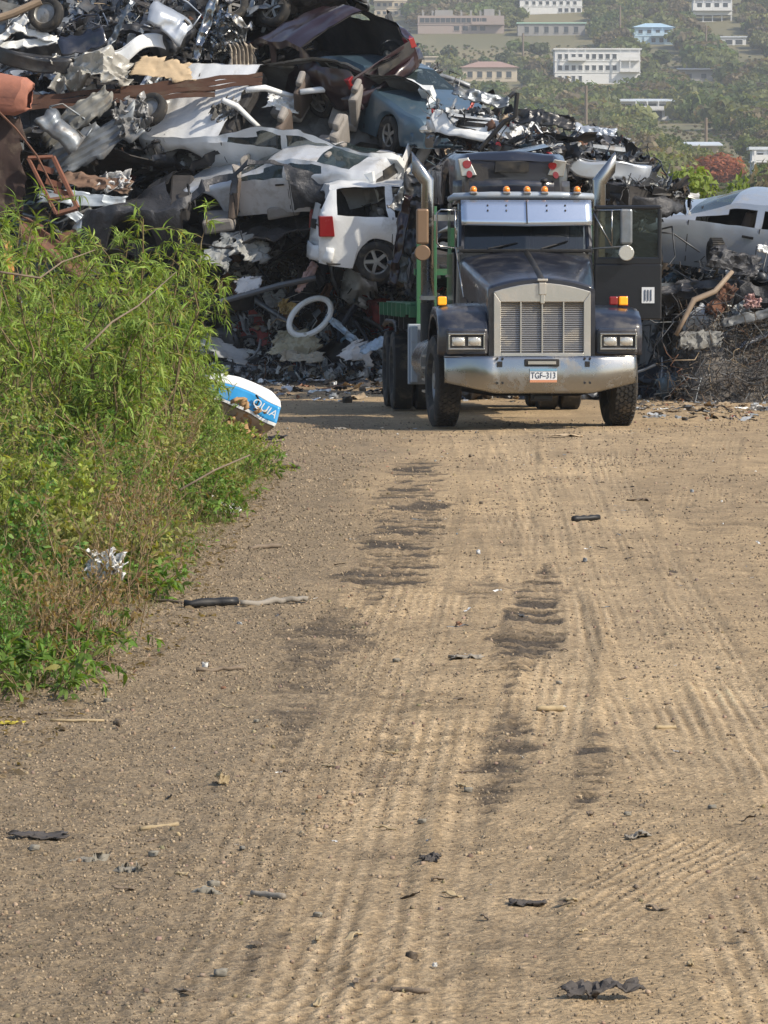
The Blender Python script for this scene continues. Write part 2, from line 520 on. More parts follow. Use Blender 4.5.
# damp, churned strips with transverse lug ripples
DK = [
    ([(422, 455), (410, 500), (392, 555), (368, 610)], 0.20, 1.3), ([(335, 600), (325, 640), (300, 690), (280, 760)], 0.12, .6), ([(345, 600), (322, 650), (300, 680)], 0.18, 0.55),
    ([(545, 560), (536, 600), (525, 645), (505, 690)], 0.125, 1.4), ([(597, 715), (596, 755), (586, 795), (556, 830)], 0.085, 1.0),
    ([(492, 570), (480, 592), (470, 610)], 0.16, 0.6), ([(510, 690), (500, 740), (490, 800), (470, 840)], 0.10, 0.6),
    ([(300, 905), (262, 950), (215, 1000)], 0.11, 1.2), ([(520, 690), (512, 740), (492, 790), (478, 850)], 0.07, .7), ([(560, 895), (520, 905)], 0.07, 0.5), ([(600, 830), (540, 865), (500, 890)], 0.07, 0.4),
    ([(430, 760), (425, 830)], 0.06, 0.35), ([(200, 1010), (150, 1040)], 0.12, 0.4), ([(648, 600), (700, 690)], 0.06, 0.25),
    ([(400, 690), (385, 740), (372, 800)], 0.10, 0.35), ([(300, 720), (285, 790), (270, 850)], 0.12, 0.3),
    ([(690, 500), (740, 545)], 0.2, 0.25), ([(350, 440), (400, 444)], 0.5, 0.3),
]
for pxs, hwid, st in DK:
    sl_ = rowspan(pxs); X_, Y_ = Xg[sl_], Yg[sl_]
    d, s, a, e = polydist(X_, Y_, smooth_px(pxs))
    n1 = fbm2(X_, Y_ * 0.5, 6.0, 3, int(pxs[0][1]))
    n3 = fbm2(X_, Y_ * 0.4, 1.6, 2, 40 + int(pxs[0][1]))
    m = np.clip((hwid * (1.15 + 1.3 * n1 + .5 * n3) * np.clip(e / (1.2 + 0.03 * Y_), 0.15, 1) - d) / 0.04, 0, 1)
    sk_ = fbm2(X_ * 3.0, Y_ * 1.0, 1.0, 2, 700 + int(pxs[0][0])) * 0.3 + 0.75 * vnoise(np.stack([(X_ * 2.6).ravel(), (np.cumsum(np.gradient(ys) * np.clip(27 - 0.72 * ys, 5, 18))[sl_][:, None] * np.ones_like(X_)).ravel(), 0 * X_.ravel()], 1), 800 + int(pxs[0][0])).reshape(X_.shape)
    k = np.clip(m * st * (0.22 + np.clip((sk_ + 0.10) * 6, 0, 1) * 0.8 + 0.3 * n1), 0, 0.95)
    H[sl_] += m * st * (0.010 * fine[sl_] - 0.010 * np.clip((sk_ + 0.10) * 4, 0, 1))
    C[sl_] = C[sl_] * (1 - k[..., None]) + dark * k[..., None]
# loose cross ripples in the churned middle of the road
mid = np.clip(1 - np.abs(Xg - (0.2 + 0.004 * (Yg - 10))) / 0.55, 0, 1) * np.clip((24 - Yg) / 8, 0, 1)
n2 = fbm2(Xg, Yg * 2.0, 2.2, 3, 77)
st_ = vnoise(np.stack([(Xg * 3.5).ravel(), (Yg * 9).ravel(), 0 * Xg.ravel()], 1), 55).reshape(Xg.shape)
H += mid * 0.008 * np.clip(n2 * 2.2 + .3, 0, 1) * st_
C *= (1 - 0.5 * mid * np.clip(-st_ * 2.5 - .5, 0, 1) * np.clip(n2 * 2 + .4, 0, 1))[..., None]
# darker ground near the foot of the heap and beneath the plants
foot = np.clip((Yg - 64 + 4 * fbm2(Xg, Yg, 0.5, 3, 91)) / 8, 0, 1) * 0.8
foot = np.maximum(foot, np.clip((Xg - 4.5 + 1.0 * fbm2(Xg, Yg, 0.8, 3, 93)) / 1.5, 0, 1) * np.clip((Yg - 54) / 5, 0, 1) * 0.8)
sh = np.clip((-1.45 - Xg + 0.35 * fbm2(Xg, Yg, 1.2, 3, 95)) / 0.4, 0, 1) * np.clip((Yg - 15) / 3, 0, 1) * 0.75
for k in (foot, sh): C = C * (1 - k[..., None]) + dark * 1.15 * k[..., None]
cl = fbm2(Xg * 1.6, Yg * 1.1, 3.0, 4, 333)
C = C * (1 + 0.26 * fine + 0.3 * fine2 + 0.30 * cl)[..., None]
H += 0.006 * cl
C = np.clip(C, 0.02, 0.6)
fade = np.clip((Xg + 0.0 - (0.012 * Yg) + hw[:, None]) / 0.6, 0, 1) * np.clip((hw[:, None] - (Xg - 0.012 * Yg)) / 0.6, 0, 1)
nr = len(ys)
Vg = np.stack([Xg, Yg, H], -1).reshape(-1, 3)
ii, jj = np.meshgrid(np.arange(nr - 1), np.arange(NX), indexing='ij')
b0 = (ii * (NX + 1) + jj).ravel()
Fg = np.stack([b0, b0 + 1, b0 + NX + 2, b0 + NX + 1], 1)
# skirt: the same sheet carried on, flat, to the foot of the hills
n0 = len(Vg)
sk = []
def ring(k): return [k * (NX + 1) + j for j in range(NX + 1)]
loop = ring(0) + [i * (NX + 1) + NX for i in range(1, nr)] + ring(nr - 1)[::-1][1:] + [i * (NX + 1) for i in range(nr - 2, 0, -1)]
lv = Vg[loop]
mid_ = lv.copy()
outer = lv.copy()
for q in range(len(lv)):
    x, y = lv[q][:2]
    if y <= ys[0] + 1e-6: oy = -60.0
    elif y >= ys[-1] - 1e-6: oy = 520.0
    else: oy = -60 + (y - ys[0]) / (ys[-1] - ys[0]) * 580
    fx = (x - 0.012 * y) / (0.9 + 0.115 * y)
    outer[q] = (fx * 320, oy, -0.6)
    mid_[q] = (x + fx * 4, y + (-4 if y <= ys[0] + 1e-6 else (4 if y >= ys[-1] - 1e-6 else 0)), -0.03)
Vall = np.concatenate([Vg, mid_, outer])
nl = len(loop)
q = np.arange(nl); q2 = (q + 1) % nl
la = np.array(loop)
F1 = np.stack([la[q], n0 + q, n0 + q2, la[q2]], 1)
F2 = np.stack([n0 + q, n0 + nl + q, n0 + nl + q2, n0 + q2], 1)
Fall = np.concatenate([Fg, F1, F2])
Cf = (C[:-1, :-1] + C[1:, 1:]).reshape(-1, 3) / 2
Cf = np.concatenate([Cf, np.tile(sand2 * 0.8, (2 * nl, 1))])
gm = bpy.data.materials.new('dirt_road'); gm.use_nodes = True
nt = gm.node_tree; b = nt.nodes['Principled BSDF']; b.inputs['Roughness'].default_value = 0.92; b.inputs['Specular IOR Level'].default_value = 0.25
at = N(nt, 'ShaderNodeAttribute', attribute_name='tint')
tc = N(nt, 'ShaderNodeTexCoord')
n1 = N(nt, 'ShaderNodeTexNoise'); n1.inputs['Scale'].default_value = 38; n1.inputs['Detail'].default_value = 6; n1.inputs['Roughness'].default_value = 0.75
n2_ = N(nt, 'ShaderNodeTexVoronoi'); n2_.inputs['Scale'].default_value = 55
nt.links.new(tc.outputs['Object'], n1.inputs['Vector']); nt.links.new(tc.outputs['Object'], n2_.inputs['Vector'])
mr = N(nt, 'ShaderNodeMapRange'); mr.inputs['From Min'].default_value = 0.3; mr.inputs['From Max'].default_value = 0.7; mr.inputs['To Min'].default_value = 0.5; mr.inputs['To Max'].default_value = 1.42
nt.links.new(n1.outputs[0], mr.inputs['Value'])
mx = N(nt, 'ShaderNodeVectorMath', operation='SCALE')
nt.links.new(at.outputs['Color'], mx.inputs[0]); nt.links.new(mr.outputs[0], mx.inputs['Scale'])
nt.links.new(mx.outputs[0], b.inputs['Base Color'])
bp = N(nt, 'ShaderNodeBump'); bp.inputs['Distance'].default_value = 0.02; bp.inputs['Strength'].default_value = 0.9
ad = N(nt, 'ShaderNodeMath', operation='ADD')
nt.links.new(n1.outputs[0], ad.inputs[0])
mu = N(nt, 'ShaderNodeMath', operation='MULTIPLY'); mu.inputs[1].default_value = -0.5
nt.links.new(n2_.outputs['Distance'], mu.inputs[0]); nt.links.new(mu.outputs[0], ad.inputs[1])
nt.links.new(ad.outputs[0], bp.inputs['Height']); nt.links.new(bp.outputs[0], b.inputs['Normal'])
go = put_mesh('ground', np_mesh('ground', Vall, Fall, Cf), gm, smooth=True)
tag(go, 'dry dirt yard road with tyre tracks', None, kind='structure')
del Vall, Fall, Cf, Vg, Fg, C

def ground_z(x, y):
    fx = (x - 0.012 * y) / (0.9 + 0.115 * y)
    if abs(fx) >= 1 or y <= ys[0] or y >= ys[-1]: return -0.02
    i = min(int(math.log(y / Y0) / math.log(1.00125)), nr - 2); j = int((fx + 1) / 2 * NX)
    return float(H[i, min(j, NX)])

# ------------------------------------------------------------------ instance baking
def merge(parts):
    """parts: list of (V (n,3), F (m,4), Mats (k,3,3), T (k,3), cols (k,3)) -> V, F, C"""
    Vs, Fs, Cs = [], [], []; off = 0
    for V, F, Ms, T, cols in parts:
        k = len(T)
        if k == 0: continue
        W = np.einsum('kij,nj->kni', Ms, V) + T[:, None]
        Vs.append(W.reshape(-1, 3))
        Fs.append((F[None] + (np.arange(k) * len(V))[:, None, None]).reshape(-1, 4) + off)
        Cs.append(np.repeat(cols, len(F), 0))
        off += k * len(V)
    return np.concatenate(Vs), np.concatenate(Fs), np.concatenate(Cs)

def rot_rand(rs, k, tilt=None):
    q = rs.normal(size=(k, 4))
    if tilt is not None:
        a = rs.uniform(0, 2 * PI, k); t = rs.normal(size=(k, 2)) * tilt
        q = np.stack([np.cos(a / 2), t[:, 0], t[:, 1], np.sin(a / 2)], 1)
    q /= np.linalg.norm(q, axis=1)[:, None]
    w_, x, y, z = q.T
    return np.stack([np.stack([1 - 2 * (y * y + z * z), 2 * (x * y - z * w_), 2 * (x * z + y * w_)], 1),
                     np.stack([2 * (x * y + z * w_), 1 - 2 * (x * x + z * z), 2 * (y * z - x * w_)], 1),
                     np.stack([2 * (x * z - y * w_), 2 * (y * z + x * w_), 1 - 2 * (x * x + y * y)], 1)], 1)

def chunk_template(seed, n=2, amp=0.35):
    """lumpy block of quads, about 1 across"""
    vs = {}; V = []; F = []
    def vid(p):
        if p not in vs: vs[p] = len(V); V.append([c / n - 0.5 for c in p])
        return vs[p]
    for ax in range(3):
        for s in (0, n):
            for i in range(n):
                for j in range(n):
                    q = []
                    for di, dj in ((0, 0), (1, 0), (1, 1), (0, 1)):
                        p = [0, 0, 0]; p[ax] = s; p[(ax + 1) % 3] = i + di; p[(ax + 2) % 3] = j + dj
                        q.append(vid(tuple(p)))
                    F.append(q if s else q[::-1])
    V = np.array(V); rs = np.random.RandomState(seed)
    nrm = np.linalg.norm(V, axis=1)[:, None]
    V = V * (0.6 + 0.35 / np.maximum(nrm, 0.3) * 0.5)
    return V + rs.uniform(-amp, amp, V.shape) * 0.35, np.array(F)

# gravel: countless small stones on the road
rs = np.random.RandomState(3)
parts = []
for s in range(6):
    V, F = chunk_template(s, 2, 0.4)
    k = 2600
    yy = 9.3 * np.exp(rs.uniform(0, 1, k) ** 0.9 * math.log(70 / 9.3))
    xx = rs.uniform(-1, 1, k) * (0.35 + 0.098 * yy) + 0.01 * yy
    lf = (xx < 0.1) 
    keep = lf | (rs.uniform(size=k) < 0.45)
    xx, yy = xx[keep], yy[keep]; k = len(xx)
    sz = (0.0035 + 0.010 * rs.uniform(size=k) ** 6) * (0.75 + yy / 32)
    Ms = rot_rand(rs, k) * sz[:, None, None] * np.array([1, 1, 1.0])
    T = np.stack([xx, yy, np.array([ground_z(a, b_) for a, b_ in zip(xx, yy)]) + sz * 0.15], 1)
    c = np.array([0.30, 0.225, 0.15])[None] * rs.uniform(0.5, 1.3, (k, 1)) + rs.uniform(-0.02, 0.02, (k, 3))
    parts.append((V, F, Ms, T, c))
for s in range(6):
    V, F = chunk_template(70 + s, 1, 0.5)
    k = 13000
    yy = 9.3 * np.exp(rs.uniform(0, 1, k) ** 0.95 * math.log(52 / 9.3))
    xx = rs.uniform(-1, 1, k) * (0.35 + 0.098 * yy) + 0.01 * yy
    pk = fbm2(xx[None], yy[None] * .5, 1.4, 3, 19)[0]
    keep = rs.uniform(size=k) < np.clip(np.where(xx < -0.25 + pk, 1.0, .22 + pk), .06, 1)
    xx, yy = xx[keep], yy[keep]; k = len(xx)
    sz = (0.0035 + 0.006 * rs.uniform(size=k) ** 3) * (0.55 + yy / 22)
    T = np.stack([xx, yy, np.array([ground_z(a, b_) for a, b_ in zip(xx, yy)]) + sz * 0.15], 1)
    c = np.array([0.29, 0.225, 0.15])[None] * rs.uniform(0.35, 1.4, (k, 1))
    parts.append((V, F, rot_rand(rs, k) * sz[:, None, None], T, c))
V, F, Cc = merge(parts)
o = put_mesh('gravel', np_mesh('gravel', V, F, Cc), M['matte'])
tag(o, 'small loose stones scattered over the dirt road', 'gravel', kind='stuff')

# ------------------------------------------------------------------ the far hillside
HP = [(90, -1.0), (150, -0.8), (300, 3.2), (600, 15.0), (830, 26.8), (1075, 42.2), (1265, 59.9), (1400, 78.2), (1430, 83), (1500, 95.9), (1620, 122), (2000, 215), (2600, 330), (3200, 380)]
HY = np.array([p[0] for p in HP]); HZ = np.array([p[1] for p in HP])
def hill(X, Y):
    X = np.asarray(X, float); Y = np.asarray(Y, float)
    z = np.interp(Y, HY, HZ)
    k = np.clip((Y - 300) / 800, 0, 1)
    r = fbm2(np.atleast_1d(X), np.atleast_1d(Y) * 0.6, 0.008, 3, 61).reshape(np.shape(X) if np.shape(X) else (1,))
    return z + k * 5.0 * (r if np.shape(X) else r[0])
yh = np.concatenate([np.linspace(100, 1700, 170), np.linspace(1730, 3200, 30)])
xh = np.linspace(-1, 1, 120)
Yh = np.repeat(yh[:, None], 120, 1); Xh = xh[None] * (80 + 0.42 * Yh)
Zh = hill(Xh, Yh)
n_ = fbm2(Xh, Yh, 0.03, 3, 8)
Ch = np.array([0.13, 0.125, 0.06]) + np.clip(n_ + 0.2, 0, 1)[..., None] * np.array([0.12, 0.08, 0.04])
ii, jj = np.meshgrid(np.arange(len(yh) - 1), np.arange(119), indexing='ij')
b0 = (ii * 120 + jj).ravel()
Fh = np.stack([b0, b0 + 1, b0 + 121, b0 + 120], 1)
ho = put_mesh('hill', np_mesh('hill', np.stack([Xh, Yh, Zh], -1).reshape(-1, 3), Fh, Ch[:-1, :-1].reshape(-1, 3)), M['matte'], smooth=True)
tag(ho, 'scrub covered hillside rising behind the yard', None, kind='structure')

def hit_hill(px, py):
    """where the line of sight through a pixel meets the hill"""
    lo = 150
    for Y in np.arange(250, 2600, 2.0):
        p = P(px, py, Y)
        if p.z <= hill(p.x, Y): return Vector((p.x, Y, float(hill(p.x, Y))))
    return P(px, py, 1500)

def quad_blob(seed, nleaf, flat=0.75, low=-0.35, size=0.16, lobes=7):
    """tree crown: leaf clumps spread through several uneven lobes, in a unit sphere"""
    rs = np.random.RandomState(seed)
    L = rs.normal(size=(lobes, 3)); L /= np.linalg.norm(L, axis=1)[:, None]
    L = L * rs.uniform(0.25, 0.62, (lobes, 1)); L[:, 2] = np.abs(L[:, 2]) * 0.9
    L[0] = 0; r = rs.uniform(0.3, 0.5, lobes); r[0] = 0.55
    c = rs.randint(0, lobes, nleaf)
    d = rs.normal(size=(nleaf, 3)); d /= np.linalg.norm(d, axis=1)[:, None]
    p = L[c] + d * (r[c] * rs.uniform(0.7, 1.05, nleaf))[:, None]
    p[:, 2] = np.maximum(p[:, 2], low + 0.15 * rs.uniform(size=nleaf)) * flat
    nrm = d + rs.normal(size=d.shape) * 0.4; nrm /= np.linalg.norm(nrm, axis=1)[:, None]
    a = np.cross(nrm, rs.normal(size=d.shape)); a /= np.linalg.norm(a, axis=1)[:, None]
    b = np.cross(nrm, a)
    s = (size * rs.uniform(0.6, 1.3, nleaf))[:, None]
    q = np.stack([p - a * s - b * s * .6, p + a * s - b * s * .7, p + a * s * .8 + b * s, p - a * s * .7 + b * s * .8], 1)
    q += rs.normal(size=q.shape) * 0.02
    F = np.arange(nleaf * 4).reshape(-1, 4)
    tint = rs.uniform(0.7, 1.3, (nleaf, 1)) * (0.85 + 0.3 * rs.uniform(size=(lobes,))[c])[:, None]
    return q.reshape(-1, 3), F, tint

# houses first (so that trees keep clear of them)
HOUSES = []
keep_out = []
M['hwhite'] = mat('white_wall', (0.74, 0.74, 0.73), rough=0.8, col2=(0.64, 0.64, 0.63), nscale=0.3)
M['hpink'] = mat('pink_block_wall', (0.36, 0.28, 0.25), rough=0.9, col2=(0.34, 0.29, 0.26), nscale=0.3)
M['hgrey'] = mat('grey_block_wall', (0.33, 0.32, 0.31), rough=0.9, col2=(0.27, 0.26, 0.25), nscale=0.4)
M['hcream'] = mat('cream_wall', (0.55, 0.47, 0.36), rough=0.9)
M['hblue'] = mat('pale_blue_wall', (0.45, 0.60, 0.72), rough=0.8)
M['hgreen'] = mat('pale_green_wall', (0.38, 0.58, 0.48), rough=0.8)
M['roofwhite'] = mat('pale_metal_roof', (0.66, 0.70, 0.74), rough=0.35, metal=0.2)
M['roofblue'] = mat('blue_metal_roof', (0.35, 0.50, 0.62), rough=0.5)
M['roofred'] = mat('red_metal_roof', (0.30, 0.20, 0.17), rough=0.7)
M['win'] = mat('window_dark', (0.05, 0.06, 0.07), rough=0.2)

def house(name, label, cat, x0, x1, ytop, ybase, wall, roof, roofmat, storeys, wins, depth=0.5, galleries=(), rot=0.0, stilts=0, rooff=0.0):
    """x0..x1, ytop..ybase are the picture extents; the house is built where the hill is seen at its base"""
    g = hit_hill((x0 + x1) / 2, ybase)
    s = FPX / g.y
    Wd = (x1 - x0) / s; Hh = (ybase - ytop) / s; D = Wd * depth
    keep_out.append((g.x, g.y, Wd, D))
    t = thing(name, (g.x, g.y, g.z), label, cat, (0, 0, rot))
    sh = Hh / storeys
    hs = sh * stilts
    m = MB(); m.box((0, D / 2, (Hh + hs) / 2), (Wd, D, Hh - hs))
    m.box((0, D / 2, -3), (Wd * 0.98, D * 0.98, 6.2))
    for k in range(1, storeys):
        if k * sh > hs: m.box((0, D / 2, k * sh), (Wd + 0.3, D + 0.3, 0.25))
    m.put('wall', wall, t)
    m = MB()
    if roof == 'flat':
        m.box((0, D / 2, Hh + 0.18), (Wd + 0.9, D + 0.9, 0.4))
    elif roof == 'shed':
        m.box((0, D / 2 - 0.3, Hh + 0.25), (Wd + 1.6, D + 2.4, 0.22), (R(5), 0, 0))
    elif roof == 'hip':
        e = 0.7; h2 = min(2.0, Wd * 0.12)
        v = [(-Wd / 2 - e, -e, Hh), (Wd / 2 + e, -e, Hh), (Wd / 2 + e, D + e, Hh), (-Wd / 2 - e, D + e, Hh), (-Wd * .2, D / 2, Hh + h2), (Wd * .2, D / 2, Hh + h2)]
        m.add(v, [(0, 1, 5, 4), (1, 2, 5), (2, 3, 4, 5), (3, 0, 4), (3, 2, 1, 0)])
    elif roof == 'open':
        for k in range(9):
            x = -Wd / 2 + Wd * (k + 0.5) / 9
            MB().box((x, 0.3, Hh + 0.9), (0.45, 0.45, 1.8)).put('column', roofmat, t); MB().box((x + 0.4, D * .8, Hh + 0.9), (0.45, 0.45, 1.8 + 0.8 * (k % 2))).put('column', roofmat, t)
        m.box((-Wd * .2, D / 2, Hh + 1.0), (Wd * .2, D * .5, 2.0)); m.box((Wd * .33, D / 2, Hh + 1.2), (Wd * .12, D * .4, 2.4))
    m.put('roof', roofmat, t)
    if stilts:
        for k in range(5):
            MB().box((-Wd / 2 + 0.3 + (Wd - 0.6) * k / 4, 0.25, hs / 2 - 1), (0.35, 0.35, hs + 2)).put('pillar', wall, t)
    for (fx, fz, ww, wh) in wins:
        wn = MB().box((0, 0, 0), (ww * Wd, 0.16, wh * sh)).put('window', M['win'], t)
        wn.location = ((fx - 0.5) * Wd, 0.0, fz * Hh)
        f = MB(); a, c = ww * Wd / 2, wh * sh / 2
        f.box((0, -0.06, c + .06), (2 * a + .3, .16, .12)); f.box((0, -0.08, -c - .06), (2 * a + .4, .22, .12))
        f.put('window_frame', wall, wn)
    for (fx0, fx1, fz) in galleries:
        L = (fx1 - fx0) * Wd; cx = ((fx0 + fx1) / 2 - .5) * Wd
        b = MB().box((0, -0.9, 0), (L, 1.8, 0.22))
        n = max(2, int(L / 2.6))
        for k in range(n + 1): b.box((-L / 2 + .15 + (L - .3) * k / n, -1.7, sh * .45), (0.28, 0.28, sh * .9))
        b.box((0, -1.75, 0.55), (L, 0.14, 0.75))
        o = b.put('balcony', wall, t); o.location = (cx, 0, fz * Hh)
    return t

rows = lambda n, fz, ww, wh, a=0.06, b=0.94: [(a + (b - a) * (k + .5) / n, fz, ww, wh) for k in range(n)]
house('apartment_house', 'large white three storey house with arched openings, alone in the middle of the green hill', 'house', 555, 640, 50, 84,
      M['hwhite'], 'flat', M['hwhite'], 3, rows(9, .80, .045, .42, 0.02, .74) + rows(9, .47, .045, .42, .02, .74) + rows(4, .15, .035, .5, .02, .34), 0.45,
      ((.76, .99, .68), (.76, .99, .35), (.15, .36, .68)))
house('villa', 'long low white house with open dark gallery below the big white house', 'house', 609, 671, 101, 120,
      M['hwhite'], 'shed', M['roofwhite'], 2, rows(3, .72, .09, .42, 0.0, .38) + [(.5, .72, .15, .5), (.68, .72, .17, .5), (.88, .72, .16, .35), (.58, .25, .14, .8), (.76, .25, .18, .8)], 0.5, ((.42, .98, .5),))
house('bungalow', 'cream bungalow under a wide pale metal roof just left of the red tree', 'house', 652, 718, 145, 158,
      M['hcream'], 'shed', M['roofwhite'], 1, [(.1, .5, .1, .5), (.35, .55, .22, .4), (.6, .5, .1, .5), (.8, .5, .1, .5)], 0.6)
house('villa', 'white house with open verandas at the right border behind the red tree', 'house', 752, 800, 150, 186,
      M['hwhite'], 'flat', M['roofwhite'], 3, rows(4, .82, .12, .5) + rows(4, .5, .12, .5) + rows(3, .17, .14, .6), 0.5, ((.02, .98, .66), (.02, .98, .33)))
house('villa', 'pale blue house with a blue metal roof high on the hill', 'house', 634, 673, 28, 45,
      M['hblue'], 'hip', M['roofblue'], 2, rows(4, .75, .1, .4) + rows(3, .25, .1, .5, .4, 1), 0.5, ((.45, .98, .5),))
house('apartment_house', 'unfinished pinkish concrete apartment block with bare columns on its roof', 'house', 418, 504, 16, 34,
      M['hpink'], 'open', M['hgrey'], 2, rows(13, .74, .05, .5, .02, .8) + rows(4, .3, .06, .5, .4, .8), 0.4, ((.62, .99, .5),))
house('villa', 'low grey house with pale green roof between blue house and unfinished block', 'house', 518, 585, 24, 36,
      M['hgrey'], 'flat', M['hgreen'], 1, rows(6, .5, .06, .5) , 0.4)
house('villa', 'long white house at the top edge above the big white house', 'house', 520, 582, -1, 14,
      M['hwhite'], 'flat', M['hcream'], 2, rows(8, .72, .05, .45) + rows(4, .25, .06, .5, .6, 1), 0.4)
house('villa', 'small white house with orange wall at the top right edge of the hill', 'house', 693, 732, 0, 22,
      M['hwhite'], 'hip', M['hcream'], 2, rows(4, .75, .12, .4), 0.5, ((.02, .98, .5),), stilts=0.6)
house('cottage', 'low white cottage with three arches on the right of the blue house', 'house', 712, 746, 38, 46,
      M['hwhite'], 'flat', M['roofwhite'], 1, rows(3, .42, .2, .6), 0.5)
house('bungalow', 'low house with a faded red roof just above the scrap pile', 'house', 462, 517, 68, 82,
      M['hcream'], 'hip', M['roofred'], 1, rows(5, .5, .09, .45), 0.5)
house('shed', 'small cream block shed left of the red roofed house', 'shed', 420, 437, 58, 74,
      M['hcream'], 'flat', M['hcream'], 1, [(.5, .5, .3, .4)], 0.6)
house('shed', 'grey flat roofed shed between scrub right of the big white house', 'shed', 680, 713, 70, 82,
      M['hgrey'], 'shed', M['galv'], 1, rows(2, .45, .15, .4), 0.5)
house('apartment_house', 'pale multi storey building at the top edge right above the maroon wreck', 'house', 374, 407, -14, 17,
      M['hcream'], 'flat', M['hwhite'], 4, rows(5, .88, .1, .4) + rows(5, .62, .1, .4) + rows(5, .38, .1, .4) + rows(5, .12, .1, .4), 0.5, ((.02, .6, .5),))

# hillside scrub and woods: one mass of crowns
rs = np.random.RandomState(11)
TT = [quad_blob(100 + k, 250, size=0.10, lobes=10) for k in range(8)] + [quad_blob(200 + k, 520, size=0.066, lobes=12) for k in range(6)] + [quad_blob(300 + k, 850, size=0.05, lobes=14) for k in range(5)]
Yt = 310 + (1720 - 310) * rs.uniform(size=15000) ** 0.62
Xt = rs.uniform(-0.035, 0.112, len(Yt)) * Yt
nn = fbm2(Xt[None], Yt[None] * 0.5, 0.012, 3, 3)[0]
keep = (nn > -0.18) | (rs.uniform(size=len(Yt)) < 0.3)
small = np.zeros(len(Xt), bool)
for (hx, hy, hw_, hd) in keep_out:
    small |= (np.abs(Xt - hx) < hw_ / 2 + 2) & (Yt > hy - (300 if hy < 1150 else 130)) & (Yt < hy)
    keep &= ~((np.abs(Xt - hx) < hw_ / 2 + 2.0) & (Yt > hy - 38) & (Yt < hy + hd + 3))
bare = G_b = hit_hill(665, 128)
keep &= ~((np.abs(Xt - bare.x) < 22) & (np.abs(Yt - bare.y) < 26) & (rs.uniform(size=len(Yt)) < 0.9))
fx_ = Xt / Yt * FPX + 384
small |= (fx_ > 662) & (fx_ < 768) & (Yt > 330) & (Yt < 570)
Xt, Yt, nn, small = Xt[keep], Yt[keep], nn[keep], small[keep]
parts = []
kind = np.where(Yt < 560, 14 + rs.randint(0, 5, len(Xt)), np.where(Yt < 900, 8 + rs.randint(0, 6, len(Xt)), rs.randint(0, 8, len(Xt))))
r_ = (1.3 + 3.2 * rs.uniform(size=len(Xt)) ** 1.7) * (1 + 0.35 * (nn > 0.1)) * np.clip(0.75 + Yt / 2500, 0.75, 1.3)
r_ = np.where(small, np.minimum(r_ * .3, .7), r_)
zt = hill(Xt, Yt)
hue = rs.uniform(size=len(Xt))
bc = np.array([0.085, 0.13, 0.04]) * (1 - hue[:, None]) + np.array([0.19, 0.19, 0.075]) * hue[:, None]
dry = (rs.uniform(size=len(Xt)) < 0.22) | (nn < -0.25)
bc[dry] = np.array([0.16, 0.13, 0.08])
bc *= rs.uniform(0.75, 1.25, (len(Xt), 1))
allV, allF, allC = [], [], []; off = 0
for k, (V, F, tint) in enumerate(TT):
    s = kind == k; n = s.sum()
    ang = rs.uniform(0, 2 * PI, n)
    Ms = np.zeros((n, 3, 3)); rr = r_[s]
    Ms[:, 0, 0] = np.cos(ang) * rr; Ms[:, 0, 1] = -np.sin(ang) * rr; Ms[:, 1, 0] = np.sin(ang) * rr; Ms[:, 1, 1] = np.cos(ang) * rr; Ms[:, 2, 2] = rr * rs.uniform(.8, 1.25, n)
    W = np.einsum('kij,nj->kni', Ms, V) + np.stack([Xt[s], Yt[s], zt[s] + rr * 0.45], 1)[:, None]
    allV.append(W.reshape(-1, 3)); allF.append((F[None] + (np.arange(n) * len(V))[:, None, None]).reshape(-1, 4) + off); off += n * len(V)
    allC.append((bc[s][:, None] * tint[None]).reshape(-1, 3))
o = put_mesh('woodland', np_mesh('woodland', np.concatenate(allV), np.concatenate(allF), np.concatenate(allC)), M['leaf'])
tag(o, 'dense green scrub and woods covering the far hillside', 'woodland', kind='stuff')
del allV, allF, allC

def crown_tree(name, label, cat, px, pybase, r, col, nleaf=900, hfac=1.0, group=None, at=None, trunk=True, size=0.09, seed=0, lobes=12):
    g = at if at is not None else hit_hill(px, pybase)
    t = thing(name, g, label, cat, group=group)
    V, F, tint = quad_blob(500 + seed + int(px), nleaf, flat=0.85, size=size, lobes=lobes)
    V = V * r * np.array([1, 1, hfac]); V[:, 2] += r * hfac * 0.75
    me = np_mesh('crown', V, F, np.array(col)[None] * tint)
    put_mesh('crown', me, M['leaf'], t)
    m = MB()
    m.tube([(0, 0, -2.0), (0.02 * r, 0, r * .3), (0.08 * r, 0, r * .9)], [r * .07, r * .05, r * .02], 7)
    for k in range(6):
        a = k * 1.05 + seed
        m.tube([(0, 0, r * .25), (math.cos(a) * r * .3, math.sin(a) * r * .3, r * hfac * (.6 + .05 * k)), (math.cos(a) * r * .55, math.sin(a) * r * .55, r * hfac * (.9 + .05 * k))], [r * .035, r * .02, r * .008], 5)
    m.put('trunk', M['wood'], t)
    return t

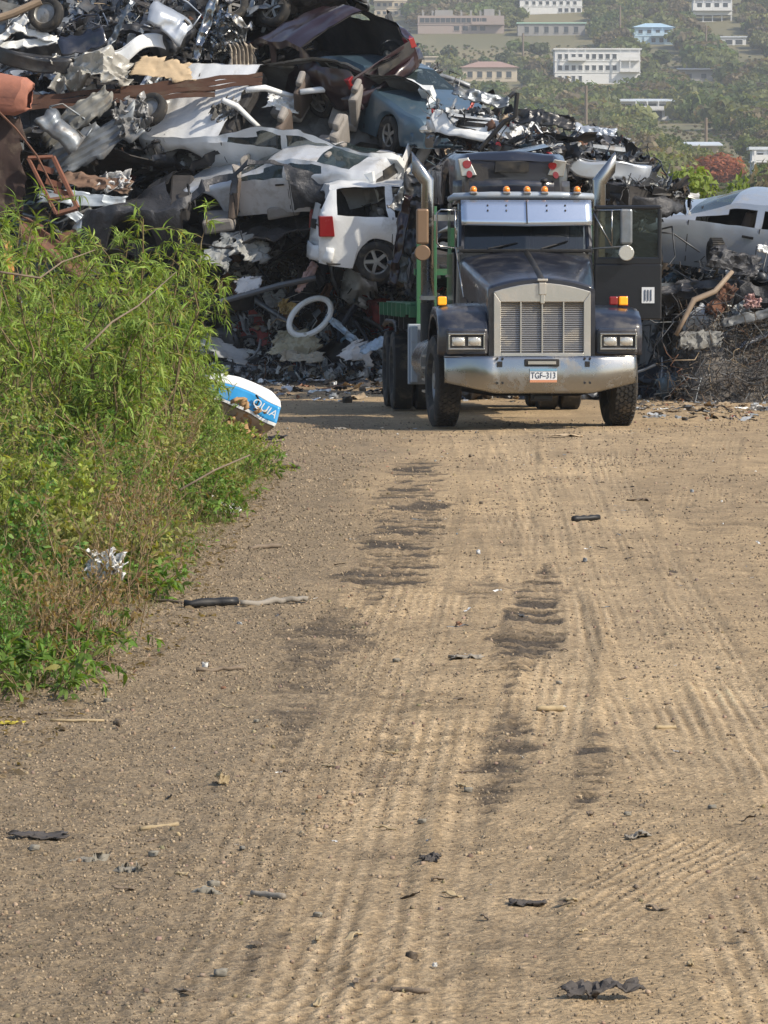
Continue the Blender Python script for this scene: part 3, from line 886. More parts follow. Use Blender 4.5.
crown_tree('flame_tree', 'broad tree covered with red orange flowers in front of the bungalow', 'tree', 717, 192, 5.0, (0.32, 0.11, 0.055), 2200, 0.66, size=0.055, seed=2, at=Vector((P(717, 195, 560).x, 560, 12.9)))
crown_tree('leafy_tree', 'bright green young tree rising behind the silver wreck, beside the right exhaust', 'tree', 688, 215, 1.0, (0.22, 0.29, 0.06), 650, 1.15, at=Vector((P(690, 215, 105).x, 105, 2.85)), size=0.05, seed=5, lobes=16)
crown_tree('leafy_tree', 'small slim bright green sapling right of the flame tree base above the silver wreck roof', 'tree', 742, 205, 0.42, (0.2, 0.27, 0.06), 220, 2.2, at=Vector((P(742, 205, 105).x, 105, 2.9)), size=0.10, seed=6)
big = [(535, 130, 8, 'round dark green tree standing left of the tall pole below the big house'), (588, 112, 8, 'broad dark tree just left of the long low white house'),
       (682, 118, 6, 'round green tree at the right end of the low villa'),
       (745, 130, 8, 'large olive green tree above the red tree, near the right border'), (505, 70, 7, 'pale green tree above the red roofed bungalow'),
       (700, 60, 7, 'dark tree left of the white cottage'), (540, 60, 7, 'tall tree left of the big white house'), (660, 70, 7, 'green tree immediately right of the big white house'),
       (610, 40, 7, 'dense tree above the big white house, left of the blue house'), (450, 62, 6, 'tree below the unfinished apartment block'), (760, 90, 8, 'broad tree at the right border beside the grey shed')]
for k, (px, py, r, lab) in enumerate(big):
    r *= .8
    crown_tree('hill_tree', lab, 'tree', px, py, r * 0.8, (0.075, 0.10, 0.035) if k % 2 else (0.095, 0.115, 0.045), 700, 0.9, 'distinct trees on the far hillside', size=0.12, seed=k)

def pole(label, px, ytop, ybase, Y=None):
    g = hit_hill(px, ybase)
    h = (ybase - ytop) / FPX * g.y
    t = thing('utility_pole', g, label, 'utility pole', group='utility poles on the hillside')
    MB().tube([(0, 0, -1), (0, 0, h)], [0.36, 0.28], 8).put('pole', M['wood'], t)
    MB().box((0, 0, h - 0.9), (2.4, 0.16, 0.16)).put('crossarm', M['wood'], t)
pole('tall dark utility pole rising behind the crushed cars left of the low villa', 586, 86, 145)
pole('thin utility pole right of the low villa, above the bungalow roof', 706, 118, 150)
pole('utility pole between the blue house and the white cottage', 706, 26, 62)
pole('utility pole standing left of the big white house', 523, 34, 76)
pole('utility pole above the big white house roof', 620, 6, 50)

# the air between here and the hill
hz = MB().box((0, 1550, 150), (3200, 3500, 480)).put('haze', None)
hm = bpy.data.materials.new('haze'); hm.use_nodes = True
nt = hm.node_tree; nt.nodes.remove(nt.nodes['Principled BSDF'])
pv = N(nt, 'ShaderNodeVolumePrincipled'); pv.inputs['Density'].default_value = HAZE; pv.inputs['Color'].default_value = (0.86, 0.92, 1.0, 1); pv.inputs['Anisotropy'].default_value = 0.0
nt.links.new(pv.outputs[0], nt.nodes['Material Output'].inputs['Volume'])
hz.data.materials.append(hm)
tag(hz, 'thin pale haze between the yard and the hillside', 'haze', kind='stuff')

# ------------------------------------------------------------------ the truck: u to the right of the picture, v backwards, w up
TX, TY, TYAW = 1.745, 50.0, R(3.9)
truck = thing('semi_truck', (TX, TY, 0), 'dark navy heavy truck with chrome bumper, tall grille and open door, parked on dirt', 'truck', (0, 0, TYAW))

def wheel(parent, name, u, v, r, wd, steer=0.0, lugs=True, rimout=-1, n=44):
    e = bpy.data.objects.new(name, None); COL.objects.link(e); e.parent = parent
    e.location = (u, v, r); e.rotation_euler = (0, 0, steer); e.empty_display_size = .1
    h = wd / 2
    t = MB()
    prof = [(-h * .62, r * .52), (-h * .95, r * .62), (-h, r * .8), (-h * .93, r * .93), (-h * .8, r * .975), (h * .8, r * .975), (h * .93, r * .93), (h, r * .8), (h * .95, r * .62), (h * .62, r * .52)]
    t.lathe_x(prof, (0, 0, 0), n)
    if lugs:
        nl = 46
        for i in range(nl):
            for q in range(5):
                a = 2 * PI * (i + 0.5 * (q % 2)) / nl
                x = -h * .8 + wd * .8 * (q + .5) / 5
                Mx = Matrix.Rotation(a, 4, 'X') @ Matrix.Translation((x, 0, r * .98)) @ Matrix.Rotation(0.45 * (1 if q % 2 else -1), 4, 'Z')
                t.box((0, 0, 0), (wd * .8 / 5 * .82, 2 * PI * r / nl * .62, r * .045), M=Mx)
    t.put('tyre', M['rubber'], e, auto=35)
    k = MB()
    k.lathe_x([(h * .6, r * .53), (h * .6, r * .48), (0.02, r * .44), (0, 0.02), (-0.02, 0.02), (-h * .2, r * .44), (-h * .6, r * .48), (-h * .6, r * .53)], (0, 0, 0), 28, closed=False)
    k.lathe_x([(rimout * h * .1, r * .2), (rimout * h * .75, r * .17), (rimout * h * .78, 0.01)], (0, 0, 0), 16, closed=False)
    for i in range(10):
        a = 2 * PI * i / 10
        k.tube([(rimout * h * .12, r * .3 * math.cos(a), r * .3 * math.sin(a)), (rimout * h * .3, r * .3 * math.cos(a), r * .3 * math.sin(a))], .016, 6)
    k.put('rim', M['rim'], e, auto=35)
    return e

wheel(truck, 'wheel', -1.06, 0.0, 0.53, 0.30, R(4))
wheel(truck, 'wheel', 0.98, 0.0, 0.53, 0.30, R(4), rimout=1)
for v in (6.2, 7.5):
    for u in (-1.10, -0.80, 0.80, 1.10):
        wheel(truck, 'wheel', u, v, 0.52, 0.27, 0, lugs=False, rimout=-1 if u < 0 else 1, n=36)

# chassis, axles
m = MB()
for u in (-.42, .42): m.box((u, 3.9, .78), (.09, 9.2, .26))
m.box((0, -.5, .62), (.9, .12, .22)); m.box((0, 3.2, .80), (.8, .15, .2)); m.box((0, 5.2, .8), (.8, .15, .2)); m.box((0, 8.4, .8), (.8, .15, .2))
m.tube([(-1.0, 0, .50), (-.5, 0, .42), (.5, 0, .42), (1.0, 0, .50)], .065, 8)
for v in (6.2, 7.5):
    m.tube([(-1.1, v, .52), (1.1, v, .52)], .11, 10); m.ball((0, v, .52), .24, .24, .24)
m.box((0, 3.0, .52), (.12, 5.5, .12)); m.box((0.0, 0.9, .62), (.7, 1.6, .5))
m.put('chassis', M['black'], truck)
m = MB(); m.box((0, -.84, .36), (.25, .05, .09)); m.box((0, -.87, .36), (.19, .05, .05)); m.put('tow_hitch', M['black'], truck, bevel=.008)

# hood
def hoodsec(t):
    """t 0 front .. 1 cowl -> v, half width, edge height, crown height"""
    v = -.83 + 1.85 * t
    hwid = .60 + .19 * t ** 0.8
    ze = 1.60 + .34 * t ** 1.1
    zc = 1.70 + .35 * t ** 0.9
    return v, hwid, ze, zc
def hoodpt(s, t):
    v, hw_, ze, zc = hoodsec(t)
    # s 0..1 across: left bottom -> over -> right bottom
    a = s * 2 - 1
    k = abs(a)
    sg = 1 if a > 0 else -1
    if k < .55:
        x = hw_ * .90 * (k / .55); z = zc - (zc - ze) * (k / .55) ** 2.2 * .75
    elif k < .72:
        q = (k - .55) / .17
        x = hw_ * (.90 + .10 * math.sin(q * PI / 2)); z = zc - (zc - ze) * .75 - .12 * (1 - math.cos(q * PI / 2))
    else:
        q = (k - .72) / .28
        x = hw_ * (1 + .01 * q); z = (zc - (zc - ze) * .75 - .12) * (1 - q) + .80 * q
    return (x * sg, v, z)
m = MB(); m.grid(hoodpt, 44, 14)
ho_ = m.put('hood', M['navy'], truck, smooth=True, solid=.02)
m = MB()
for k in range(12):
    pass
def ridge(s, t):
    v, hw_, ze, zc = hoodsec(t)
    a = (s - .5) * 2
    return (a * .055, v - .004, zc + .022 * (1 - a * a) + .002 - .02 * abs(a))
m.grid(ridge, 6, 14); m.put('hood_ridge', M['black'], ho_, smooth=True)
# hood side vents
for sgn in (-1,):
    m = MB()
    for k in range(6): m.box((sgn * .735, .28, 1.05 + .065 * k), (.03, .42, .028), (R(25), 0, 0))
    m.box((sgn * .715, .28, 1.22), (.03, .48, .46)); m.put('hood_vent', M['black'], ho_)
text_mesh('badge', 'DIESEL', .001, Matrix.Identity(4), M['chrome'], ho_) if False else None
MB().box((-.705, -.02, 1.42), (.02, .26, .035)).put('hood_badge', M['chrome'], ho_, bevel=.005)

# grille: polished surround with arched top, slats and uprights
def arch(u): return 1.665 - .10 * (abs(u) / .56) ** 1.8
gv = -.87
m = MB()
W2 = .555
inner = .475
# black shell behind
top = [(u, arch(u) + .045) for u in np.linspace(-W2 - .055, W2 + .055, 13)]
m.prism([(-W2 - .055, .775)] + top + [(W2 + .055, .775)], 'y', -.855, -.80)
m.put('grille_shell', M['navy'], truck)
gr = bpy.data.objects.new('grille', None); COL.objects.link(gr); gr.parent = truck; gr.empty_display_size = .1
m = MB()
tp = [(u, arch(u)) for u in np.linspace(-W2, W2, 13)]
m.prism(tp + [(inner, 1.45), (-inner, 1.45)], 'y', gv - .03, gv + .02)
m.prism([(-W2, .80), (-W2, arch(W2)), (-inner, 1.45), (-inner, .80)], 'y', gv - .03, gv + .02)
m.prism([(inner, .80), (inner, 1.45), (W2, arch(W2)), (W2, .80)], 'y', gv - .03, gv + .02)
m.box((0, gv - .005, .835), (inner * 2, .05, .07))
m.put('grille_surround', M['grille'], gr, bevel=.006)
m = MB()
for k in range(27):
    m.box((0, gv + .022, .885 + .0212 * k), (inner * 2, .035, .0085), (R(-35), 0, 0))
m.put('slats', M['grille'], gr)
MB().box((0, gv + .05, 1.15), (inner * 2 + .02, .01, .64)).put('grille_backing', M['black'], gr)
for u in (-.245, 0, .245):
    MB().box((u, gv - .012, 1.16), (.015, .03, .60)).put('upright_bar', M['grille'], gr)
m = MB(); m.box((0, gv - .045, 1.60), (.085, .03, .14)); m.box((0, gv - .04, 1.49), (.05, .03, .12)); m.box((0, gv - .03, 1.70), (.12, .05, .03))
m.put('emblem', M['grille'], gr, bevel=.008)

# bumper: bent back at both ends, slightly creased
def bump_v(u):
    return -1.02 + .16 * max(0, (abs(u) - .62) / .5) ** 1.3
def bumppt(s, t):
    u = -1.12 + 2.20 * s
    zt = .835
    zb = .41 + .12 * max(0, min(1, (abs(u) - .55) / .55))
    z = zb + (zt - zb) * t
    dent = .012 * math.sin(9 * u + 6 * z) if u < -.55 else .003 * math.sin(7 * u)
    return (u, bump_v(u) + dent - .03 * math.sin(t * PI), z)
m = MB(); m.grid(bumppt, 60, 10)
m.grid(lambda s, t: (-1.12 + 2.20 * s, bump_v(-1.12 + 2.20 * s) + .12 * t, .835), 40, 2)
bmp = m.put('bumper', M['chrome'], truck, smooth=True, solid=.012, auto=40)
m = MB()
m.box((-.02, -1.055, .76), (.40, .02, .085)); m.put('intake_slot', M['black'], bmp, bevel=.01)
m = MB(); m.box((-.02, -1.066, .76), (.32, .02, .035)); m.put('slot_bar', M['grille'], bmp)
for u in (-.50, .50):
    MB().box((u, -1.055, .745), (.055, .02, .06)).put('tow_hole', M['black'], bmp)
for u in (-.53, -.47, .47, .53):
    for z in (.808, .53):
        MB().tube([(u, -1.035, z), (u, -1.062, z)], .014, 8).put('bolt', M['black'], bmp)
M['plate'] = mat('plate_white', (0.66, 0.68, 0.70), rough=0.5)
M['plateblue'] = mat('plate_blue_band', (0.16, 0.32, 0.45), rough=0.5)
M['plateorange'] = mat('plate_orange_band', (0.55, 0.25, 0.14), rough=0.5)
M['ink'] = mat('dark_ink', (0.03, 0.05, 0.09), rough=0.6)
pu = -.005
lp = MB().box((pu, -1.068, .615), (.31, .012, .155)).put('license_plate', M['plate'], bmp, bevel=.004)
MB().box((pu, -1.077, .68), (.31, .004, .028)).put('plate_band', M['plateblue'], lp)
MB().box((pu, -1.077, .551), (.31, .004, .028)).put('plate_band', M['plateorange'], lp)
text_mesh('plate_text', 'TGF\u2013313', .094, Matrix.Translation((pu, -1.077, .613)) @ Matrix.Rotation(R(90), 4, 'X') @ Matrix.Diagonal((.80, 1.05, 1, 1)), M['ink'], lp)

# fenders with headlights
def fender(sg):
    path = [(-.80, .84), (-.83, 1.05), (-.80, 1.20), (-.70, 1.30), (-.5, 1.375), (-.2, 1.41), (.1, 1.41), (.36, 1.35), (.55, 1.22), (.68, 1.0), (.72, .78)]
    path = [Vector((0, a, b)) for a, b in path]
    def pt(s, t):
        f = t * (len(path) - 1); i = min(int(f), len(path) - 2); q = f - i
        p = path[i].lerp(path[i + 1], q)
        a = path[min(i + 1, len(path) - 1)] - path[i]; a.normalize()
        nrm = Vector((0, -a.z, a.y))   # outward
        lat = .58 + .57 * min(1, s / .75)
        lat -= .035 * max(0, (.55 - p.z + .84)) * 0
        drop = 0
        if s > .6:
            q = (s - .6) / .4
            drop = .10 * q ** 1.8
            lat = .58 + .57 * (min(1, s / .75)) + .015 * math.sin(q * PI / 2)
        c = p - nrm * drop * (1 if nrm.z > -.2 else -1)
        c = p - nrm * drop
        zz = c.z - .05 * max(0, s - .3) * (1 if p.z > 1.2 else 0)
        return (sg * lat, c.y, zz)
    m = MB(); m.grid(pt, 12, 30)
    f = m.put('fender', M['navy'], truck, smooth=True, solid=.025)
    # recessed headlight panel
    cu = sg * .86
    m = MB(); m.box((cu, -.86, 1.0), (.47, .10, .30)); m.put('headlight_panel', M['navy'], f, bevel=.03)
    h = bpy.data.objects.new('headlight', None); COL.objects.link(h); h.parent = truck; h.location = (cu + sg * .01, -.925, 1.0); h.empty_display_size = .05
    m = MB()
    m.box((0, 0, .085), (.42, .04, .022)); m.box((0, 0, -.085), (.42, .04, .022)); m.box((-.2, 0, 0), (.022, .04, .15)); m.box((.2, 0, 0), (.022, .04, .15))
    m.put('headlight_frame', M['chrome'], h, bevel=.005)
    MB().box((0, .02, 0), (.39, .02, .15)).put('headlight_bezel', M['black'], h)
    for q in (-1, 1):
        g = MB(); g.ball((q * .093, .0, 0), .078, .018, .052, 18, 8); g.box((q * .093, .006, 0), (.15, .012, .10)); g.put('headlight_lens', M['lamp'], h, bevel=.006)
    # marker lamp on the fender
    s = bpy.data.objects.new('turn_signal', None); COL.objects.link(s); s.parent = truck; s.location = (sg * 1.0 if sg > 0 else -1.10, -.33, 1.46); s.empty_display_size = .05
    MB().box((0, .0, 0), (.10, .06, .10)).put('amber_lens', M['amberlit'], s, bevel=.015)
    MB().box((0, .05, -.005), (.12, .05, .12)).put('lamp_housing', M['red'] if sg > 0 else M['black'], s, bevel=.01)
    if sg > 0: MB().box((-.115, .01, 0), (.10, .06, .10)).put('red_lens', M['red'], s, bevel=.015)
    return f
fender(-1); fender(1)
# inner fender wells
m = MB()
for sg in (-1, 1): m.box((sg * .66, -.05, .85), (.06, 1.3, .5))
m.put('inner_wing', M['black'], truck)

# cab: rounded shell, roof, pillars
cv0, cv1, cw = 1.02, 2.55, .80
def cabring(z, hw_, v0, v1, r=.12):
    pts = []
    for (cx, cy, a0) in ((hw_ - r, v0 + r, -90), (hw_ - r, v1 - r, 0), (-hw_ + r, v1 - r, 90), (-hw_ + r, v0 + r, 180)):
        for k in range(5):
            a = R(a0 + 22.5 * k); pts.append((cx + r * math.cos(a), cy + r * math.sin(a), z))
    return pts
m = MB()
levels = [(.95, cw + .02, cv0 - .02, cv1), (1.5, cw + .02, cv0 - .02, cv1), (2.02, cw + .01, cv0 - .02, cv1)]
rings = [cabring(*L) for L in levels]
def ringfaces(m, rings, skip=lambda i, k: False):
    n = len(rings[0]); vs = [p for r_ in rings for p in r_]; fs = []
    for i in range(len(rings) - 1):
        for k in range(n):
            if skip(i, k): continue
            k2 = (k + 1) % n
            fs.append((i * n + k, i * n + k2, (i + 1) * n + k2, (i + 1) * n + k))
    m.add(vs, fs)
ringfaces(m, rings); m.add(rings[0], [tuple(range(20))[::-1]])
cab = m.put('cab', M['navy'], truck, smooth=True, auto=50)
m = MB()
# pillars and rear wall of the glasshouse
zt0 = 2.02; zt1 = 2.62
for sg in (-1, 1):
    m.tube([(sg * .765, cv0 + .03, zt0), (sg * .745, cv0 + .20, zt1)], .045, 8)
    m.box((sg * .775, 2.05, 2.32), (.05, .14, .62)); m.box((sg * .765, cv0 + .12, zt0 + .03), (.05, .3, .1))
m.box((0, cv1 - .06, 2.32), (1.52, .08, .62))
m.box((-.775, 2.3, 2.32), (.05, .45, .62)); m.box((.775, 2.3, 2.32), (.05, .45, .62))
m.put('pillar', M['navy'], cab)
rings = [cabring(2.60, .79, cv0 + .10, cv1 - .0), cabring(2.67, .80, cv0 + .08, cv1), cabring(2.72, .76, cv0 + .14, cv1 - .05), cabring(2.745, .60, cv0 + .3, cv1 - .2)]
m = MB(); ringfaces(m, rings); m.add(rings[3], [tuple(range(20))]); m.add(rings[0], [tuple(range(20))[::-1]])
m.put('roof', M['galv'] if False else M['navy'], cab, smooth=True, auto=60)
# roof front lip, pale
m = MB(); m.tube([(-.86, cv0 + .35, 2.66), (-.84, cv0 + .12, 2.685), (-.4, cv0 + .03, 2.70), (.4, cv0 + .03, 2.70), (.80, cv0 + .10, 2.685), (.80, cv0 + .35, 2.66)], .045, 8)
M['palegrey'] = mat('pale_grey_paint', (0.35, 0.40, 0.46), rough=0.35, metal=0.3, dirt=(0.25, 0.22, 0.18), damt=0.3)
m.put('roof_lip', M['palegrey'], cab, smooth=True)
ws = MB(); ws.add([(-.74, cv0 + .02, 2.04), (.74, cv0 + .02, 2.04), (.72, cv0 + .17, 2.60), (-.72, cv0 + .17, 2.60), (0, cv0 - .05, 2.04), (0, cv0 + .10, 2.60)], [(0, 4, 5, 3), (4, 1, 2, 5)])
wso = ws.put('windshield', M['glassdark'], cab)
m = MB(); m.tube([(-.45, cv0 - .06, 2.07), (-.1, cv0 - .03, 2.14)], .010, 5); m.tube([(.18, cv0 - .08, 2.07), (.5, cv0 - .0, 2.16)], .010, 5); m.tube([(-.78, cv0 - .02, 2.045), (0, cv0 - .08, 2.045), (.78, cv0 - .02, 2.045)], .022, 6)
m.put('wiper', M['black'], wso)
MB().box((-.63, cv0 + .075, 2.42), (.07, .006, .09), (R(-15), 0, 0)).put('sticker', M['plate'], wso)
# interior: dash, wheel, seats
m = MB(); m.box((0, cv0 + .35, 2.0), (1.4, .4, .16)); m.box((-.4, 2.1, 1.95), (.45, .3, .9)); m.box((.4, 2.1, 1.95), (.45, .3, .9)); m.box((0, 1.8, 1.2), (1.5, 1.3, .2))
m.put('cab_interior', M['lining'], cab, bevel=.04)
# visor
m = MB()
def vis(s, t):
    u = -.775 + 1.55 * s
    return (u, cv0 - .20 + .05 * abs(u) ** 2 + .12 * t, 2.355 + .29 * t + .035 * (abs(u) / .775) ** 2 * (1 - t) * 0 - .02 * (1 - t) * (1 - abs(u)))
m.grid(vis, 20, 4)
M['visor'] = mat('polished_visor', (0.50, 0.56, 0.66), rough=0.22, metal=0.85, bump=0.001, bscale=4)
vz = m.put('sun_visor', M['visor'], cab, smooth=True, solid=.012)
MB().box((0, cv0 - .155, 2.50), (.012, .02, .29), (R(-22), 0, 0)).put('seam', M['black'], vz)
for u in (-.46, -.24, .24, .46):
    for z in (2.58, 2.52): MB().ball((u, cv0 - .165 + .12 * (z - 2.355) / .29 + .05 * u * u - .04, z), .012, .012, .012, 8, 6).put('rivet', M['black'], vz)
for px in (476.5, 509.5, 530, 547.5, 580):
    u = (px - 528.5) / 84.0
    lt = bpy.data.objects.new('marker_light', None); COL.objects.link(lt); lt.parent = truck; lt.location = (u, cv0 + .02, 2.765); lt.empty_display_size = .05
    MB().ball((0, -.01, .0), .042, .055, .046, 16, 10).put('lens', M['orange'], lt, smooth=True)
    MB().box((0, .02, -.035), (.09, .16, .03)).put('lamp_base', M['chrome'], lt, bevel=.01)
m = MB(); m.tube([(.25, cv0 + .3, 2.72), (.25, cv0 + .3, 2.86)], .03, 8); m.ball((.25, cv0 + .3, 2.88), .05, .05, .035); m.put('horn', M['black'], cab)

# left cab door (closed), its window, the sleeper-less back
m = MB(); m.box((-.835, 1.62, 1.55), (.025, .86, .95)); dl = m.put('door', M['navy'], truck, bevel=.01)
MB().box((-.80, 1.62, 2.32), (.012, .80, .5)).put('door_window', M['glassdark'], dl)
MB().box((-.86, 1.95, 1.75), (.02, .14, .03)).put('handle', M['chrome'], dl)
# steps and fuel tank on the left
m = MB(); m.tube([(-.93, 1.5, .72), (-.93, 3.0, .72)], .28, 20); m.put('fuel_tank', M['chrome'], truck, smooth=True, auto=50)
for k in range(4):
    MB().box((-1.12, 1.2, .38 + .14 * k), (.16, .45, .025)).put('step', M['grille'], truck)
m = MB(); m.box((-1.0, 3.6, .78), (.42, .05, .75), (0, 0, R(8))); m.box((-1.14, 3.5, .78), (.08, .3, .70)); m.put('battery_box', M['palegrey'], truck, bevel=.01)
m = MB(); m.tube([(-1.2, 5.55, 1.02), (-1.2, 5.7, 1.13), (-1.2, 6.2, 1.16), (-1.2, 7.5, 1.16), (-1.2, 8.0, 1.1)], .03, 6)
for u in (-1.22, .7): m.grid(lambda s, t, u=u: (u + .52 * s, 5.5 + 2.6 * t, 1.10 + .06 * math.sin(t * PI)), 2, 10)
m.put('mudguard', M['black'], truck, solid=.01)

# open driver door, swung out square to the cab
dr = bpy.data.objects.new('open_door', None); COL.objects.link(dr); dr.parent = truck; dr.location = (.83, 1.12, 0); dr.rotation_euler = (0, 0, R(-6)); dr.empty_display_size = .1
m = MB()
m.box((.40, 0, 1.56), (.80, .05, .66))
m.box((.40, 0, 1.925), (.80, .05, .09)); m.box((.025, 0, 2.24), (.05, .05, .62)); m.box((.775, 0, 2.24), (.05, .05, .62)); m.box((.40, 0, 2.56), (.80, .05, .05))
m.put('door_panel', M['blackgloss'], dr, bevel=.015)
m = MB(); m.add([(.05, 0, 1.97), (.75, 0, 1.97), (.75, 0, 2.535), (.05, 0, 2.535)], [(0, 1, 2, 3)]); M['doorglass'] = glassmat('door_glass', (0.03, 0.04, 0.04), 0.72); m.put('door_window', M['doorglass'], dr, solid=.004)
m = MB(); m.box((.64, -.035, 1.52), (.15, .012, .19)); st_ = m.put('door_vent', M['plate'], dr)
m = MB()
for k in range(3): m.box((.605 + .035 * k, -.045, 1.52), (.012, .01, .13))
m.put('vent_slot', M['ink'], st_)

# exhaust stacks with bent, slash cut tips
def stack(sg, u):
    e = bpy.data.objects.new('exhaust_stack', None); COL.objects.link(e); e.parent = truck; e.location = (u, 2.85, 0); e.empty_display_size = .1
    m = MB()
    m.tube([(0, 0, 1.38), (0, 0, 2.84)], .082, 24, caps=False)
    ta = math.radians(39); d_ = Vector((sg * math.sin(ta), 0, math.cos(ta)))
    ring0 = m.v[-24:]; n_r = []
    # mitre: slide the ring along the pipe to the plane halfway between the two directions
    hn = Vector((math.sin(ta / 2) * sg, 0, math.cos(ta / 2)))
    c_ = Vector((0, 0, 2.90))
    base_i = len(m.v) - 24
    for i_, p in enumerate(ring0):
        p = Vector(p); q = p + Vector((0, 0, 1)) * ((c_ - p).dot(hn) / hn.z); m.v[base_i + i_] = tuple(q)
        e2 = q + d_ * ((sg * .195 - q.x) / d_.x); n_r.append(tuple(e2))
    nn0 = len(m.v); m.v += n_r
    for k_ in range(24):
        k2_ = (k_ + 1) % 24; m.f.append((base_i + k_, base_i + k2_, nn0 + k2_, nn0 + k_)); m.m.append(0)
    m.put('stack_pipe', M['chrome'], e, smooth=True, solid=.006, auto=25)
    m = MB(); m.tube([(0, 0, .85), (0, 0, 1.42)], .088, 18); m.put('muffler', M['black'], e, smooth=True, auto=50)
    m = MB(); m.box((-sg * .1, .02, 2.46), (.30, .04, .075)); m.box((0, 0, 1.48), (.18, .17, .05)); m.put('bracket', M['grille'], e)
stack(-1, -1.02 + .0); stack(1, 1.09)

# mirrors
M['mirrorrefl'] = mat('painted_brown_reflection', (0.20, 0.13, 0.08), rough=0.4, metal=0.3)  # brown reflection on the left mirror, painted in as base colour
def mirror(sg, uo, ui, um, mt):
    e = bpy.data.objects.new('side_mirror', None); COL.objects.link(e); e.parent = truck; e.location = (0, .95, 0); e.empty_display_size = .1
    m = MB(); m.box((um, 0, 2.33), (.15, .06, .42)); m.put('mirror_head', mt, e, bevel=.025)
    m = MB(); m.tube([(um + sg * .0, -.03, 2.02), (um, .03, 2.02)], .095, 22); m.put('round_mirror', mt if sg < 0 else M['lamp'], e, smooth=True, auto=40, bevel=.01)
    m = MB()
    m.tube([(sg * .78, .05, 2.52), (uo - sg * .05, 0, 2.53), (uo, 0, 2.49), (uo, 0, 2.14), (uo - sg * .04, 0, 2.10), (sg * .78, .05, 2.07)], .012, 6)
    m.tube([(ui, 0, 2.53), (ui, 0, 2.10)], .010, 6); m.tube([(sg * .80, .05, 2.50), (ui - sg * .0, 0, 2.10)], .010, 6)
    m.tube([(um, 0, 2.10), (um, 0, 2.02)], .012, 6)
    if sg < 0: m.tube([(ui, 0, 2.10), (ui + .02, -.9, 1.50)], .009, 5)
    m.put('mirror_bracket', M['chrome'], e, smooth=True)
mirror(-1, -1.06, -.84, -1.23, M['mirrorrefl'])
mirror(1, 1.25, 1.02, 1.19, M['galv'])

# flat bed with green steel stakes
bed = bpy.data.objects.new('flatbed', None); COL.objects.link(bed); bed.parent = truck; bed.empty_display_size = .2
m = MB(); m.box((.06, 6.3, 1.37), (2.40, 4.4, .09)); m.put('deck', M['green'], bed, bevel=.008)
m = MB(); m.box((.06, 4.06, 1.30), (2.44, .10, .14)); m.box((.06, 8.52, 1.30), (2.44, .10, .14))
for u in (-1.16, 1.28): m.box((u, 6.3, 1.33), (.06, 4.5, .13))
m.put('side_rail', M['green'], bed, bevel=.006)
for k in range(6):
    MB().box((-1.22, 4.3 + .78 * k, 1.32), (.06, .10, .17)).put('stake_pocket', M['green'], bed)
m = MB()
for k in range(6): m.box((0, 4.4 + .9 * k, 1.16), (2.4, .08, .16))
for u in (-.42, .42): m.box((u, 6.6, 1.02), (.1, 5, .2))
m.put('cross_member', M['black'], bed)
for u, z0, z1, wd in ((-.86, 1.0, 2.62, .085), (-1.01, .9, 2.35, .12), (1.1, 1.2, 2.6, .085)):
    MB().box((u, 4.0, (z0 + z1) / 2), (wd, .10, z1 - z0)).put('stake', M['green'], bed, bevel=.006)
MB().box((0, 4.0, 1.8), (2.2, .06, .08)).put('crossbar', M['green'], bed)

# ------------------------------------------------------------------ cars: a lofted body with cut windows, lining, seats, lamps and wheels
BODY = {
 'coupe': dict(L=4.55, W=1.78, top=[(2.27, .62), (2.15, .74), (1.3, .90), (.72, .99), (-.05, 1.33), (-.6, 1.37), (-1.15, 1.27), (-1.85, 1.02), (-2.2, .98), (-2.27, .80)],
      belt=[(2.27, .60), (2.1, .70), (1.2, .84), (.6, .92), (-.9, .97), (-1.6, .98), (-2.27, .78)], ws=(.68, .0), rw=(-1.1, -1.82), win=[(.50, -.42), (-.50, -1.25)], doors=[(.62, -.5)], wx=(1.38, -1.32), r=.32),
 'sedan': dict(L=4.75, W=1.80, top=[(2.37, .60), (2.2, .78), (1.3, .93), (.85, 1.0), (.1, 1.40), (-.7, 1.44), (-1.15, 1.36), (-1.75, 1.10), (-2.3, 1.06), (-2.37, .85)],
      belt=[(2.37, .58), (2.15, .74), (1.2, .87), (.7, .94), (-1.0, 1.0), (-1.75, 1.04), (-2.37, .83)], ws=(.82, .15), rw=(-1.12, -1.70), win=[(.55, -.22), (-.30, -1.05)], doors=[(.65, -.27), (-.27, -1.1)], wx=(1.45, -1.38), r=.32),
 'suv': dict(L=4.5, W=1.78, top=[(2.25, .85), (2.15, 1.0), (1.2, 1.12), (.95, 1.16), (.35, 1.68), (-1.9, 1.72), (-2.1, 1.66), (-2.22, 1.15), (-2.25, .9)],
      belt=[(2.25, .8), (2.1, .95), (1.1, 1.05), (.8, 1.10), (-2.2, 1.12), (-2.25, .88)], ws=(.92, .4), rw=(-2.12, -2.2), win=[(.55, -.25), (-.36, -1.05), (-1.18, -1.98)], doors=[(.7, -.3), (-.3, -1.1)], wx=(1.38, -1.3), r=.33),
}

